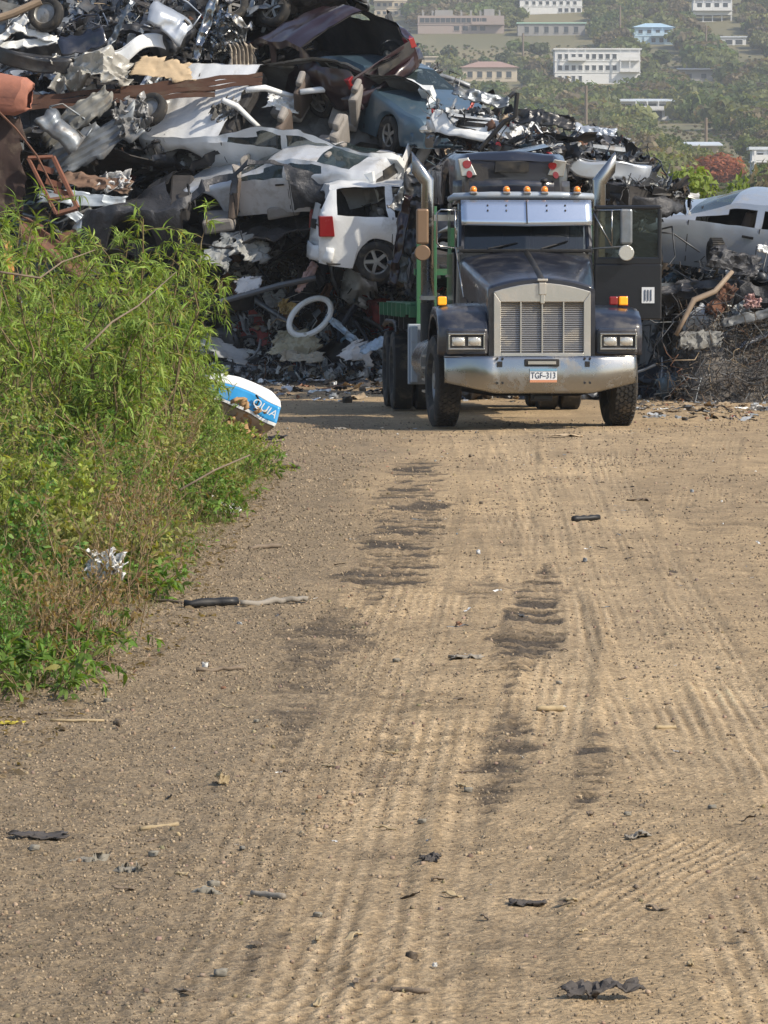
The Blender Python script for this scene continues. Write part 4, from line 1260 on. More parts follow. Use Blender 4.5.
def car_shell(kind, nx=84):
    S = BODY[kind]; L, W = S['L'], S['W']
    tx = np.array([p[0] for p in S['top']])[::-1]; tz = np.array([p[1] for p in S['top']])[::-1]
    bx = np.array([p[0] for p in S['belt']])[::-1]; bz = np.array([p[1] for p in S['belt']])[::-1]
    xs = np.linspace(L / 2, -L / 2, nx)
    rows_ = []
    for x in xs:
        e = max(0, (abs(x) - (L / 2 - .55)) / .55)
        hwid = W / 2 * (1 - .20 * e ** 2.2)
        zb = float(np.interp(x, bx, bz)); zt = max(float(np.interp(x, tx, tz)), zb + .005)
        g = zt - zb
        sill = .20 + .06 * e
        for wx in S['wx']:
            d = abs(x - wx)
            R_ = S['r'] * 1.17
            if d < R_: sill = max(sill, S['r'] * .95 + math.sqrt(R_ * R_ - d * d))
        sill = min(sill, zb - .12)
        wr = hwid * .965 - .30 * g - .04
        pr = [(hwid * .94, sill), (hwid * 1.0, sill + .25 * (zb - sill)), (hwid * 1.005, sill + .55 * (zb - sill)), (hwid * .995, sill + .85 * (zb - sill)), (hwid * .965, zb)]
        for q in (.25, .5, .75): pr.append((hwid * .965 + (wr - hwid * .965) * q, zb + (g - .05 * min(1, g / .2)) * q))
        pr.append((wr, zt - .05 * min(1, g / .2)))
        for q in (.3, .6, .85): pr.append((wr * (1 - q), zt - .05 * min(1, g / .2) * (1 - q) ** 2))
        rows_.append([(-a, b) for a, b in pr] + [(0, zt)] + [(a, b) for a, b in pr[::-1]])
    m = len(rows_[0])     # 12 + 1 + 12 = 25
    V = np.array([[(x, y, z) for (y, z) in r_] for x, r_ in zip(xs, rows_)])
    cls = {}
    faces = {'body': [], 'glass_side': [], 'windshield': [], 'rear_glass': [], 'hood': [], 'trunk': [], 'roof': [], 'near': [], 'far': []}
    for i in range(nx - 1):
        xm = (xs[i] + xs[i + 1]) / 2
        for j in range(m - 1):
            jj = j if j < 12 else 23 - j       # 0..11 from sill to the middle
            f = (i * m + j, (i + 1) * m + j, (i + 1) * m + j + 1, i * m + j + 1)
            k = 'body'
            if 4 <= jj <= 7:
                for a, b in S['win']:
                    if b < xm < a and not (jj == 7 and kind != 'suv'): k = 'glass_side'
                if S['ws'][1] < xm < S['ws'][0] and jj >= 6 and kind != 'suv': k = 'body'
            if jj >= 8:
                if S['ws'][1] < xm < S['ws'][0] and jj >= 8: k = 'windshield' if jj > 7 else 'body'
                elif S['rw'][1] < xm < S['rw'][0] and jj >= 8: k = 'rear_glass'
                elif xm > S['ws'][0]: k = 'hood'
                elif xm < S['rw'][1]: k = 'trunk'
                else: k = 'roof'
            if jj < 4:
                for a, b in S['doors']:
                    if b < xm < a: k = 'near' if j < 12 else 'far'
            faces[k].append(f)
    # ends
    ends = []
    for i in (0, nx - 1):
        for j in range(12):
            a, b = i * m + j, i * m + j + 1
            c, d = i * m + (m - 1 - j), i * m + (m - 2 - j)
            f = (a, b, d, c) if i == 0 else (c, d, b, a)
            ends.append(f)
    faces['body'] += ends
    return V.reshape(-1, 3), faces, S

def crusher(seed, amp=.06, scale=1.1, squash=1.0, zsq=1.0, fine=.02, bend=0.0, twist=0.0, base=.2, bite=None, wid=1.0):
    def f(Pt):
        Q = np.array(Pt, float)
        z = Q[:, 2]
        nb = vnoise(np.stack([Q[:, 0] * .8, Q[:, 1] * .9, 0 * z], 1), seed + 7)
        k = squash + (1 - squash) * .35 * nb
        over = np.clip((z - .75), 0, None)
        z2 = np.minimum(z, .75) * 1.0 + over * k
        z2 = base + (z2 - base) * zsq
        Q[:, 2] = z2
        Q[:, 1] *= wid
        Pn = np.array(Pt, float)
        n1 = vec3noise(Pn * scale, seed)
        rid = 1 - np.abs(vec3noise(Pn * scale * 2.1, seed + 31)) * 2
        n3 = vec3noise(Pn * scale * 6, seed + 57)
        Q += n1 * amp * np.array([.8, 1, 1]) + rid * amp * .42 + n3 * fine
        if bend: Q[:, 2] += bend * Pn[:, 0] ** 2
        if twist:
            a = twist * Pn[:, 0]; y, zz = Q[:, 1].copy(), Q[:, 2] - .6
            Q[:, 1] = y * np.cos(a) - zz * np.sin(a); Q[:, 2] = y * np.sin(a) + zz * np.cos(a) + .6
        if bite is not None:
            bx, by, bz, br, bd = bite
            d = np.linalg.norm(Pn - np.array([bx, by, bz]), axis=1)
            kk = np.clip(1 - d / br, 0, 1) ** 1.2
            dirv = np.array([0, 0, .4]) - np.array([bx, by, bz]); dirv = dirv / np.linalg.norm(dirv)
            Q += kk[:, None] * dirv * bd
        return Q
    return f

def sub_mesh(V, F, warp, liner=True):
    F = np.array(F)
    if len(F) == 0: return None
    used = np.unique(F); mp = -np.ones(len(V), int); mp[used] = np.arange(len(used))
    v = V[used]; f = mp[F]
    mi = np.zeros(len(f), int)
    if liner:
        c = np.array([0, 0, .62])
        d = c - v; d[:, 0] = 0; ln = np.linalg.norm(d, axis=1)[:, None]; d = d / np.maximum(ln, .05)
        v = np.concatenate([v, v + d * .03]); f = np.concatenate([f, f[:, ::-1] + len(used)]); mi = np.concatenate([mi, mi[:len(F)] + 1])
    return warp(v), f, mi

def make_car(name, label, loc, rot, kind='sedan', color='whitepaint', warp=None, glass=(), missing=(), wheels=(0, 1, 2, 3), seats=True, front=True, rear=True, group=None, tail='red', liner='lining', lampw=None, taillook='bar', cat='wrecked car', steer=True):
    """wheels: 0 front +y, 1 front -y, 2 rear +y, 3 rear -y; missing: panels torn off; glass: panes still in place"""
    V, faces, S = car_shell(kind)
    W = warp or crusher(1, .0, fine=0)
    t = thing(name, loc, label, cat, rot, group)
    names = {'body': 'body', 'hood': 'hood', 'trunk': 'trunk_lid', 'roof': 'roof', 'near': 'door', 'far': 'door', 'windshield': 'windshield', 'rear_glass': 'rear_window', 'glass_side': 'side_window'}
    for k, f in faces.items():
        if k in missing or not f: continue
        isg = k in ('windshield', 'rear_glass', 'glass_side')
        if isg and k not in glass: continue
        r_ = sub_mesh(V, f, W, not isg)
        me = np_mesh(names[k], r_[0], r_[1], mi=r_[2])
        o = put_mesh(names[k], me, M['glass'] if isg else [M[color], M[liner]], t, smooth=True)
        try: me.set_sharp_from_angle(angle=R(38))
        except Exception: pass
        if k in ('near', 'far'):
            sy = -1 if k == 'near' else 1
            for a, b in S['doors']:
                m = MB(); m.box((b + .16, sy * S['W'] / 2 * 1.02, .80 if kind != 'suv' else .92), (.17, .03, .035)); m.put('door_handle', M['black'], o, warp=W)
    L, Wd = S['L'], S['W']
    # seams, sills, arch lips
    m = MB()
    for sy in (-1, 1):
        for a, b in S['doors']:
            for x in (a, b): MB().tube([(x, sy * Wd / 2 * .985, .28), (x, sy * Wd / 2 * 1.004, .6), (x, sy * Wd / 2 * .975, float(np.interp(x, [p[0] for p in S['belt']][::-1], [p[1] for p in S['belt']][::-1])))], .008, 4).put('door_seam', M['black'], t, warp=W)
    m = MB(); m.grid(lambda s, q: (L / 2 - .12 - (L - .24) * s, -Wd * .46 + Wd * .92 * q, .26 + .05 * math.sin(s * 40) * math.sin(q * 17)), 30, 12)
    m.put('floor_pan', M[liner], t, warp=W, solid=.02)
    if front:
        fz = S['top'][0][1]
        m = MB(); m.box((L / 2 + .01, 0, fz * .95), (.05, .95, .15)); 
        g = m.put('radiator_grille', M['black'], t, warp=W)
        for k in range(3): MB().box((L / 2 + .045, 0, fz * .95 - .045 + .045 * k), (.02, .9, .014)).put('grille_bar', M['chrome'], g, warp=W)
        for sy in (-1, 1):
            m = MB(); m.ball((L / 2 - .06, sy * .62, fz * .97), .10, .17, .085, 14, 8); m.put('headlight', M['lamp'], t, warp=W, smooth=True)
        m = MB(); m.grid(lambda s, q: (L / 2 + .07 - .28 * abs(2 * s - 1) ** 3, (2 * s - 1) * Wd * .48, .28 + .22 * q), 16, 3); m.put('bumper', M[color], t, warp=W, smooth=True, solid=.03)
    if rear:
        bz = .83 if kind != 'suv' else .95
        for sy in (-1, 1):
            if taillook == 'round':
                q = MB(); q.prism([(sy * .54, bz - .22), (sy * .78, bz - .24), (sy * .84, bz + .05), (sy * .66, bz + .07)][::sy], 'x', -L / 2 - .03, -L / 2 + .02); h = q.put('taillight', M['grille'], t, warp=W, bevel=.01)
                for dy, dz, rr in ((0.03, .0, .07), (-.01, -.14, .045)):
                    MB().tube([(-L / 2 - .05, sy * (.66 + dy * sy), bz - .08 + dz), (-L / 2 - .02, sy * (.66 + dy * sy), bz - .08 + dz)], rr, 18).put('red_lens', M['red'], h, warp=W)
            else:
                h_ = .20 if kind != 'suv' else .36; yy_ = .78 if kind != 'suv' else .90
                MB().box((-L / 2 + .09, sy * (Wd / 2 * yy_), bz - .04), (.20, .11, h_)).put('taillight', M[tail], t, warp=W, bevel=.01)
        m = MB(); m.box((-L / 2 - .03, 0, bz - .10), (.03, .52, .16)); m.put('plate_recess', M['black'], t, warp=W)
        m = MB(); m.grid(lambda s, q: (-L / 2 - .07 + .26 * abs(2 * s - 1) ** 3, (2 * s - 1) * Wd * .485, .30 + .24 * q), 16, 3); m.put('bumper', M[color], t, warp=W, smooth=True, solid=.03)
    if seats:
        for sx, ym in ((.1, .38), (.1, -.38), (-.85, .36), (-.85, -.36)):
            sm = 'seat' if sx < 0 else 'seatbrown'
            st = MB().box((sx, ym, .50), (.5, .48, .16)).put('seat', M['seat'], t, bevel=.04, warp=W)
            MB().box((sx - .30, ym, .82), (.14, .46, .62), (0, R(-14), 0)).put('backrest', M[sm], st, bevel=.05, warp=W)
            MB().box((sx - .38, ym, 1.2), (.11, .24, .17), (0, R(-14), 0)).put('headrest', M['seat'], st, bevel=.04, warp=W)
        m = MB(); m.box((.72, 0, .82), (.35, 1.4, .22)); d = m.put('dashboard', M['lining'], t, bevel=.04, warp=W)
        if steer:
            m = MB(); m.tube([(.48 + .05 * math.sin(a), .38 + .18 * math.cos(a), .9 + .17 * math.sin(a)) for a in np.linspace(0, 2 * PI, 18)], .014, 6); m.put('steering_wheel', M['black'], d, warp=W)
    rs_ = np.random.RandomState(int(abs(loc[0]) * 100) % 9999)
    for k in wheels:
        x = S['wx'][0] if k < 2 else S['wx'][1]; sy = 1 if k % 2 == 0 else -1
        c = W(np.array([[x, sy * (Wd / 2 - .12), S['r']]]))[0]
        e = bpy.data.objects.new('wheel', None); COL.objects.link(e); e.parent = t; e.location = c; e.empty_display_size = .1
        e.rotation_euler = (rs_.uniform(-.12, .12), 0, PI / 2 + rs_.uniform(-.15, .15))
        r = S['r']; h = .10
        m = MB(); m.lathe_x([(-h * .8, r * .62), (-h, r * .75), (-h * .95, r * .93), (-h * .7, r), (h * .7, r), (h * .95, r * .93), (h, r * .75), (h * .8, r * .62)], (0, 0, 0), 32); m.put('tyre', M['rubber'], e, smooth=True, auto=50)
        m = MB(); m.lathe_x([(-h * .8, r * .64), (-h * .6, r * .56), (0, r * .54), (h * .6, r * .56), (h * .8, r * .64)], (0, 0, 0), 28, closed=False)
        m.lathe_x([(-h * .55, r * .16), (-h * .6, .005)], (0, 0, 0), 12, closed=False); m.lathe_x([(h * .55, r * .16), (h * .6, .005)], (0, 0, 0), 12, closed=False)
        for q in range(5):
            a = 2 * PI * q / 5
            for sgn in (-1, 1):
                m.box((sgn * h * .5, r * .34 * math.cos(a), r * .34 * math.sin(a)), (.025, r * .46, r * .17), (a, 0, 0))
        m.put('rim', M['rim'], e, auto=40)
    return t

# ------------------------------------------------------------------ debris shapes
def t_sheet(seed, n=5, fold=.25, asp=1.0):
    rs = np.random.RandomState(seed)
    u, v = np.meshgrid(np.linspace(-.5, .5, n + 1), np.linspace(-.5, .5, n + 1), indexing='ij')
    a = rs.uniform(0, PI); ph = rs.uniform(0, 6)
    z = fold * .5 * np.abs(np.sin((u * math.cos(a) + v * math.sin(a)) * rs.uniform(3, 7) + ph)) + rs.uniform(-1, 1, u.shape) * fold * .22
    x = u * (1 + .2 * rs.uniform(-1, 1)) + rs.uniform(-1, 1, u.shape) * .05; y = v * asp + rs.uniform(-1, 1, u.shape) * .05
    V = np.stack([x, y, z], -1).reshape(-1, 3)
    F = np.array([(i * (n + 1) + j, (i + 1) * (n + 1) + j, (i + 1) * (n + 1) + j + 1, i * (n + 1) + j + 1) for i in range(n) for j in range(n)])
    return V, F

def t_bar(seed, nseg=6, wdt=.05, th=.02, curve=.15, sides=4):
    rs = np.random.RandomState(seed)
    x = np.linspace(-.5, .5, nseg + 1)
    y = np.cumsum(rs.normal(size=nseg + 1)) * curve * .35; z = np.cumsum(rs.normal(size=nseg + 1)) * curve * .35
    y -= y.mean(); z -= z.mean()
    V = []; tw = rs.uniform(-1, 1) * 1.5
    for i in range(nseg + 1):
        for k in range(sides):
            a = 2 * PI * (k + .5) / sides + tw * x[i]
            V.append((x[i], y[i] + wdt * math.cos(a), z[i] + th * math.sin(a)))
    F = [(i * sides + k, i * sides + (k + 1) % sides, (i + 1) * sides + (k + 1) % sides, (i + 1) * sides + k) for i in range(nseg) for k in range(sides)]
    return np.array(V), np.array(F)

SHEETS = [t_sheet(s, 4, .35, .3 + .1 * (s % 7)) for s in range(12)]
LONGS = [t_sheet(40 + s, 6, .18, .16 + .03 * (s % 4)) for s in range(6)]
BARS = [t_bar(s, 6, .02 + .008 * (s % 4), .012, .12) for s in range(8)]
PIPES = [t_bar(60 + s, 8, .022, .022, .3, 5) for s in range(6)]
WIRES = [t_bar(90 + s, 14, .011, .011, .6, 3) for s in range(10)]
CHUNKS = [chunk_template(s + 20, 3, .5) for s in range(8)]

def heap_h(X, Y):
    """height of the scrap heaps over the yard"""
    X = np.asarray(X, float); Y = np.asarray(Y, float)
    top = np.interp(X, [-40, -12, -6, -3.2, .6, 2.2, 3.6, 5.0, 9, 14], [7.5, 7.3, 7.2, 6.8, 5.0, 3.6, 2.4, 1.5, 1.5, 1.2])
    yb = np.interp(X, [-40, .5, 3.2, 4.4, 20], [73.0, 73.5, 72, 60.0, 59.0])
    dep = np.interp(X, [-5, 1.0, 4.5, 9], [6.5, 6.0, 5.0, 4.0])
    k = np.clip((Y - yb) / dep, 0, 1); k = np.sin(k * PI / 2) ** 1.0
    back = np.clip((112 - Y) / 8, 0, 1)
    sh = X.shape
    n = fbm2(np.atleast_2d(X), np.atleast_2d(Y), .55, 3, 15).reshape(sh) if sh else 0
    n2 = fbm2(np.atleast_2d(X), np.atleast_2d(Y), 2.2, 3, 25).reshape(sh) if sh else 0
    ek = np.clip(k * 6, 0, 1)
    return top * k * back + ek * back * (.55 * n + .22 * n2) - .06 * (1 - ek)

Xp, Yp = np.meshgrid(np.linspace(-22, 16, 260), np.linspace(56, 114, 300))
Zp = heap_h(Xp, Yp)
Vp = np.stack([Xp, Yp, Zp], -1).reshape(-1, 3)
n0_, n1_ = Xp.shape
ii, jj = np.meshgrid(np.arange(n0_ - 1), np.arange(n1_ - 1), indexing='ij'); b0 = (ii * n1_ + jj).ravel()
Fp = np.stack([b0, b0 + 1, b0 + n1_ + 1, b0 + n1_], 1)
zz_ = Vp[Fp][:, :, 2].mean(1); Fp = Fp[zz_ > -.05]
cp = np.array([.14, .13, .12]) * (1 + .4 * fbm(Vp[Fp[:, 0]] * 3, 2, 3))[:, None]
hp = put_mesh('scrap_heap', np_mesh('scrap_heap', Vp, Fp, cp), M['matte'], smooth=True)
tag(hp, 'dark mass of compacted scrap under the wrecked cars', 'scrap heap', kind='stuff')

rs = np.random.RandomState(77)
PAL_L = np.array([(.68, .69, .68), (.42, .44, .46), (.20, .22, .24), (.07, .078, .09), (.055, .056, .06), (.20, .30, .38), (.24, .12, .07), (.34, .26, .17), (.10, .08, .06), (.30, .05, .04), (.055, .07, .10)])
def litter(n, region, wts, kinds, smin, smax, name, label, cat, mt, seed, lift=.12, tilt=None, exp=2.0):
    rs = np.random.RandomState(seed)
    groups = {'sheet': SHEETS, 'long': LONGS, 'bar': BARS, 'pipe': PIPES, 'wire': WIRES, 'chunk': CHUNKS}
    parts = []
    for kname, share, smul in kinds:
        tl = groups[kname]
        for V, F in tl:
            k = int(n * share / len(tl))
            if k == 0: continue
            X, Y = region(rs, k)
            s = (smin + (smax - smin) * rs.uniform(size=k) ** exp) * smul
            Z = heap_h(X, Y)
            keep = (Z > -.5); X, Y, Z, s = X[keep], Y[keep], np.maximum(Z[keep], 0), s[keep]; k = len(X)
            Ms = rot_rand(rs, k, tilt) * s[:, None, None]
            T = np.stack([X, Y, Z + rs.uniform(-.02, lift, k) + s * .1], 1)
            c = PAL_L[rs.choice(len(PAL_L), k, p=np.array(wts) / sum(wts))] * rs.uniform(.6, 1.35, (k, 1))
            parts.append((V, F, Ms, T, c))
    V, F, Cc = merge(parts)
    o = put_mesh(name, np_mesh(name, V, F, Cc), mt)
    return tag(o, label, cat, kind='stuff')

def reg(x0, x1, y0, y1):
    return lambda rs, k: (rs.uniform(x0, x1, k), rs.uniform(y0, y1, k))
# tall left heap
litter(5200, reg(-13, 3.4, 73.2, 82), [2, 3, 5, 9, 9, 1, 2, 1, 4, .3, 5], [('sheet', .42, 1), ('long', .16, 1.9), ('bar', .16, 2.0), ('pipe', .08, 1.6), ('chunk', .18, .6)], .2, 1.0,
       'scrap_metal', 'tangled crushed metal filling the tall heap on the left', 'scrap metal', M['debris'], 5, .25)
litter(15000, reg(-13, 3.4, 73.0, 83), [5, 6, 6, 6, 6, 1.2, 1.5, 1, 2.5, .3, 3], [('long', .25, 1.6), ('bar', .3, 2.0), ('wire', .15, 2.2), ('sheet', .3, .8)], .08, .40,
       'scrap_metal', 'fine shredded strips, rods and foil filling the gaps of the tall heap', 'scrap metal', M['debris'], 15, .4)
# light litter along the foot of the heap
litter(7500, reg(-9, 3.4, 72.6, 76.6), [9, 7, 4, 3, 4, 2, .5, 2, 3, .6, 1], [('sheet', .5, 1), ('long', .12, 1.6), ('bar', .14, 2), ('chunk', .2, .6), ('wire', .04, 3)], .07, .38,
       'litter', 'pale paper, plastic and metal scraps strewn along the foot of the heap', 'litter', M['matte'], 6, .12)
litter(13000, reg(-8, 3.4, 72.4, 76.8), [12, 7, 3, 2, 2, 2, .5, 2, 3, .8, 1], [('sheet', .6, 1), ('long', .15, 1.6), ('bar', .1, 2), ('chunk', .15, .6)], .04, .20,
       'litter', 'small white and grey bits of rubbish between the larger scraps of the heap', 'litter', M['matte'], 16, .2)
# heap on the right and behind the truck
litter(4200, reg(1.2, 11, 61, 76), [1.5, 2, 4, 9, 9, .6, 2, 1, 4, .4, 3], [('sheet', .35, 1), ('bar', .22, 1.8), ('pipe', .16, 1.6), ('chunk', .17, .6), ('wire', .1, 2)], .12, .75,
       'scrap_metal', 'dark tangled scrap under the silver wreck on the right', 'scrap metal', M['debris'], 7, .2)
def scat(n, x0, x1, y0, y1, seed, smin, smax, name, label, wts, kinds):
    """scraps lying flat on the open ground"""
    global heap_h
    keep_ = heap_h
    heap_h = lambda X, Y: np.array([ground_z(a, b_) for a, b_ in zip(X, Y)])
    litter(n, reg(x0, x1, y0, y1), wts, kinds, smin, smax, name, label, 'litter', M['matte'], seed, .01, .10, 3)
    heap_h = keep_
scat(1500, -6, 9, 60, 73.5, 8, .05, .35, 'litter', 'small scraps scattered over the ground in front of the heaps', [5, 4, 4, 3, 3, .6, 1, 5, 6, .2, .5], [('sheet', .65, .8), ('long', .2, 1.2), ('chunk', .15, .4)])
scat(900, 3.2, 8, 52, 62, 9, .04, .22, 'litter', 'small scraps and splinters on the ground at the right border', [2, 3, 3, 3, 4, .4, 1, 5, 7, .2, .5], [('sheet', .65, .8), ('long', .25, 1.2), ('chunk', .1, .4)])
scat(1100, -2.2, 4.5, 10.5, 52, 10, .02, .09, 'litter', 'twigs, chips and crumbs of rubbish scattered over the road', [1.5, 1.5, 1.5, .6, 1, .1, .5, 6, 7, .1, .1], [('sheet', .3, .6), ('long', .25, 1.0), ('bar', .2, .9), ('chunk', .25, .3)])
# wiry tangle on the right
litter(1500, reg(4.1, 7.4, 59.8, 62.6), [.1, 1, 3, 8, 8, .1, 1, 1.5, 7, 0, .3], [('wire', .9, 1.3), ('pipe', .1, .7)], .12, .7,
       'wire_tangle', 'brown tangle of stripped wires and thin rods right of the truck', 'wire tangle', M['matte'], 12, .22)

# ------------------------------------------------------------------ the wrecks, each placed where the photo shows it
def at(px, py, Y): return P(px, py, Y)
def crot(yaw, pitch=0, roll=0):
    """roll about the car's length, then pitch, then turn about the vertical (degrees)"""
    return (Matrix.Rotation(R(yaw), 4, 'Z') @ Matrix.Rotation(R(pitch), 4, 'Y') @ Matrix.Rotation(R(roll), 4, 'X')).to_euler()

def place(px, py, Y, yaw, pitch=0, roll=0, zc=.7):
    """location such that the car's middle, zc above its floor, is seen at the pixel"""
    rot = crot(yaw, pitch, roll)
    c = rot.to_matrix() @ Vector((0, 0, zc))
    return at(px, py, Y) - c, rot

M['silverwhite'] = mat('silver_white_paint', (0.52, 0.54, 0.57), rough=0.35, metal=0.2, coat=0.5, dirt=(0.27, 0.24, 0.2), damt=0.4, bump=0.008, bscale=5)
M['dullgrey'] = mat('dull_grey_inner_panels', (0.17, 0.17, 0.165), rough=0.8, col2=(0.06, 0.055, 0.05), nscale=4, bump=0.015, bscale=7)
# white coupe facing left, tipped towards the road, roof torn off
l, r = place(286, 121, 74.0, 154, -7, -48)
car = make_car('wrecked_coupe', 'white car shell with its roof torn open and seats showing, stacked behind the silver coupe', l, r, 'coupe', 'whitepaint',
         crusher(3, .05, 1.4, fine=.018, bite=(-1.2, -.9, .75, .7, .3)), glass=('glass_side',), missing=('roof', 'trunk', 'rear_glass'), wheels=(3,), tail='white', liner='dullgrey')
car.scale = (1.13, 1.13, 1.13)
# silver coupe in front of it, roof and windows whole
l, r = place(284, 171, 72.9, 154, 2, -18)
car = make_car('wrecked_coupe', 'dented silver white coupe with rounded roof and dark side windows, above the burnt car', l, r, 'coupe', 'silverwhite',
         crusher(5, .045, 1.2, .92, fine=.012, bite=(-1.3, -.9, .6, .8, .3)), glass=('glass_side', 'windshield', 'rear_glass'), wheels=(), tail='white')
car.scale = (.86, .86, .84)
# burnt car under it
l, r = place(230, 208, 73.0, 174, 7, -14)
car = make_car('burnt_car', 'burnt black car shell with empty door openings beneath the silver coupe', l, r, 'sedan', 'burnt',
         crusher(8, .12, 1.3, .85, fine=.04, bite=(1.9, -.8, .8, .8, .3)), missing=('near', 'far', 'trunk', 'roof'), wheels=(1,), tail='black')
car.scale = (1.1, 1.1, 1.2)
# white SUV seen from its rear quarter
l, r = place(449, 222, 71.6, 7, 1, 5, .95)
make_car('wrecked_suv', 'white off roader wreck with red taillight and alloy wheel behind the truck bed', l, r, 'suv', 'whitepaint',
         crusher(12, .06, 1.1, .9, fine=.012, bite=(-1.9, -.9, .7, .5, .12)), glass=(), wheels=(0, 1, 2, 3), front=False)
# maroon wreck on the very top, open boot towards the camera
l, r = place(306, 54, 75.6, 126, -7, -28, .7)
make_car('wrecked_sedan', 'maroon sedan wreck tipped on the heap top with its boot open and red taillight', l, r, 'sedan', 'maroon',
         crusher(15, .09, 1.2, .9, fine=.02), missing=('trunk', 'rear_glass'), wheels=(2, 3), front=False, seats=False)
l, r = place(392, 96, 74.6, -60, 13, 2)
make_car('wrecked_sedan', 'blue grey car front with chrome grille and hood, nose down beside the maroon wreck', l, r, 'sedan', 'bluegrey',
         crusher(18, .03, 1.0, .75, fine=.006), glass=('windshield',), wheels=(0, 1), rear=False)
l, r = place(508, 120, 71.5, 72, 3, 8)
wf = make_car('wrecked_sedan', 'flattened white sedan with one red taillight above the navy boot lid', l, r, 'sedan', 'whitepaint',
         crusher(21, .10, 1.2, .45, .75, fine=.02), wheels=(), missing=('glass_side', 'roof', 'near'))
wf.scale = (.85, .85, .8)
# load on the truck bed
BX = lambda u, v, w_: Vector((TX, TY, 0)) + Matrix.Rotation(TYAW, 3, 'Z') @ Vector((u, v, w_))
def on_bed(u, v, w_, yaw, pitch=0, roll=0): return BX(u, v, w_), crot(90 + math.degrees(TYAW) + yaw, pitch, roll)
l, r = on_bed(-.02, 6.8, 1.42, 0)
make_car('crushed_car', 'flattened dark car lying on the green truck bed, bottom of the load', l, r, 'sedan', 'burnt',
         crusher(25, .10, 1.3, .2, .62, fine=.03, wid=1.08), wheels=(), seats=False, tail='black', group=None)
l, r = on_bed(.0, 6.9, 2.0, 180)
make_car('crushed_car', 'flattened black car in the middle of the truck load behind the cab', l, r, 'sedan', 'scrapdark',
         crusher(27, .10, 1.3, .2, .62, fine=.03, wid=1.05), wheels=(), seats=False, tail='black')
l, r = on_bed(.20, 7.1, 2.44, 180 - 180)
make_car('wrecked_sedan', 'navy sedan rear with round red taillights and empty plate recess, right above the cab roof', l, r, 'sedan', 'navy',
         crusher(30, .035, 1.0, .45, .95, fine=.008, wid=.84), wheels=(), taillook='round', front=False, seats=False)
l, r = place(578, 146, 62.5, 70, 2, 3)
make_car('crushed_car', 'flattened dark car on the right end of the stack, left of the tall pole', l, r, 'sedan', 'scrapdark',
         crusher(33, .12, 1.4, .25, .5, fine=.03, wid=.6), wheels=(), seats=False, front=False)
l, r = place(572, 176, 63.0, 120, -3, 2)
make_car('crushed_car', 'squashed dark car between the navy boot lid and the right exhaust', l, r, 'sedan', 'burnt',
         crusher(35, .13, 1.4, .25, .55, fine=.03, wid=.7), wheels=(), seats=False, tail='black')
# silver car on the right heap
l, r = place(738, 226, 63.0, 165, -8, -11)
car = make_car('wrecked_sedan', 'silver car wreck facing left on the dark heap right of the truck door', l, r, 'coupe', 'silverpaint',
         crusher(38, .03, .9, .95, fine=.006), glass=('windshield',), wheels=(), front=True)
car.scale = (.93, .93, .93)
l, r = place(725, 283, 62.2, 168, -2, 6)
make_car('crushed_car', 'flattened burnt car under the silver wreck', l, r, 'sedan', 'burnt',
         crusher(41, .14, 1.4, .35, .6, fine=.04), wheels=(1,), seats=False, tail='black')
# dark wrecks across the top left of the heap
TL = [(60, 22, 76.5, 168, 5, -22, 'scrapdark', 'sedan', 'dark blue black wreck at the top left corner of the heap'),
      (150, 30, 77.2, 12, -14, -30, 'burnt', 'suv', 'burnt black wreck standing tilted at the top of the heap, left of the silver strips'),
      (235, 20, 78.0, 150, 18, 10, 'galv', 'sedan', 'crumpled bare metal wreck with shining strips left of the maroon wreck'),
      (30, 95, 75.5, 175, 3, -10, 'burnt', 'sedan', 'charred flattened wreck behind the orange rusty drum'),
      (492, 180, 69.5, 100, 0, 5, 'scrapdark', 'sedan', 'dark squashed wreck between the left exhaust and the navy boot'),
      (530, 150, 75.5, 120, 3, 5, 'galv', 'sedan', 'dented grey wreck low behind the flattened white sedan'),
      (100, 150, 74.8, 20, 6, -16, 'scrapdark', 'sedan', 'torn dark wreck half buried under the long brown boards')]
for k, (px, py, Y, yw, pt, rl, mt, kd, lb) in enumerate(TL):
    l, r = place(px, py, Y, yw, pt, rl)
    make_car('crushed_car', lb, l, r, kd, mt, crusher(50 + 3 * k, .17, 1.3, .35, .7, fine=.04), missing=('near', 'roof') if k % 2 else ('near',), wheels=(k % 4,) if k != 4 else (), seats=False, tail='black')

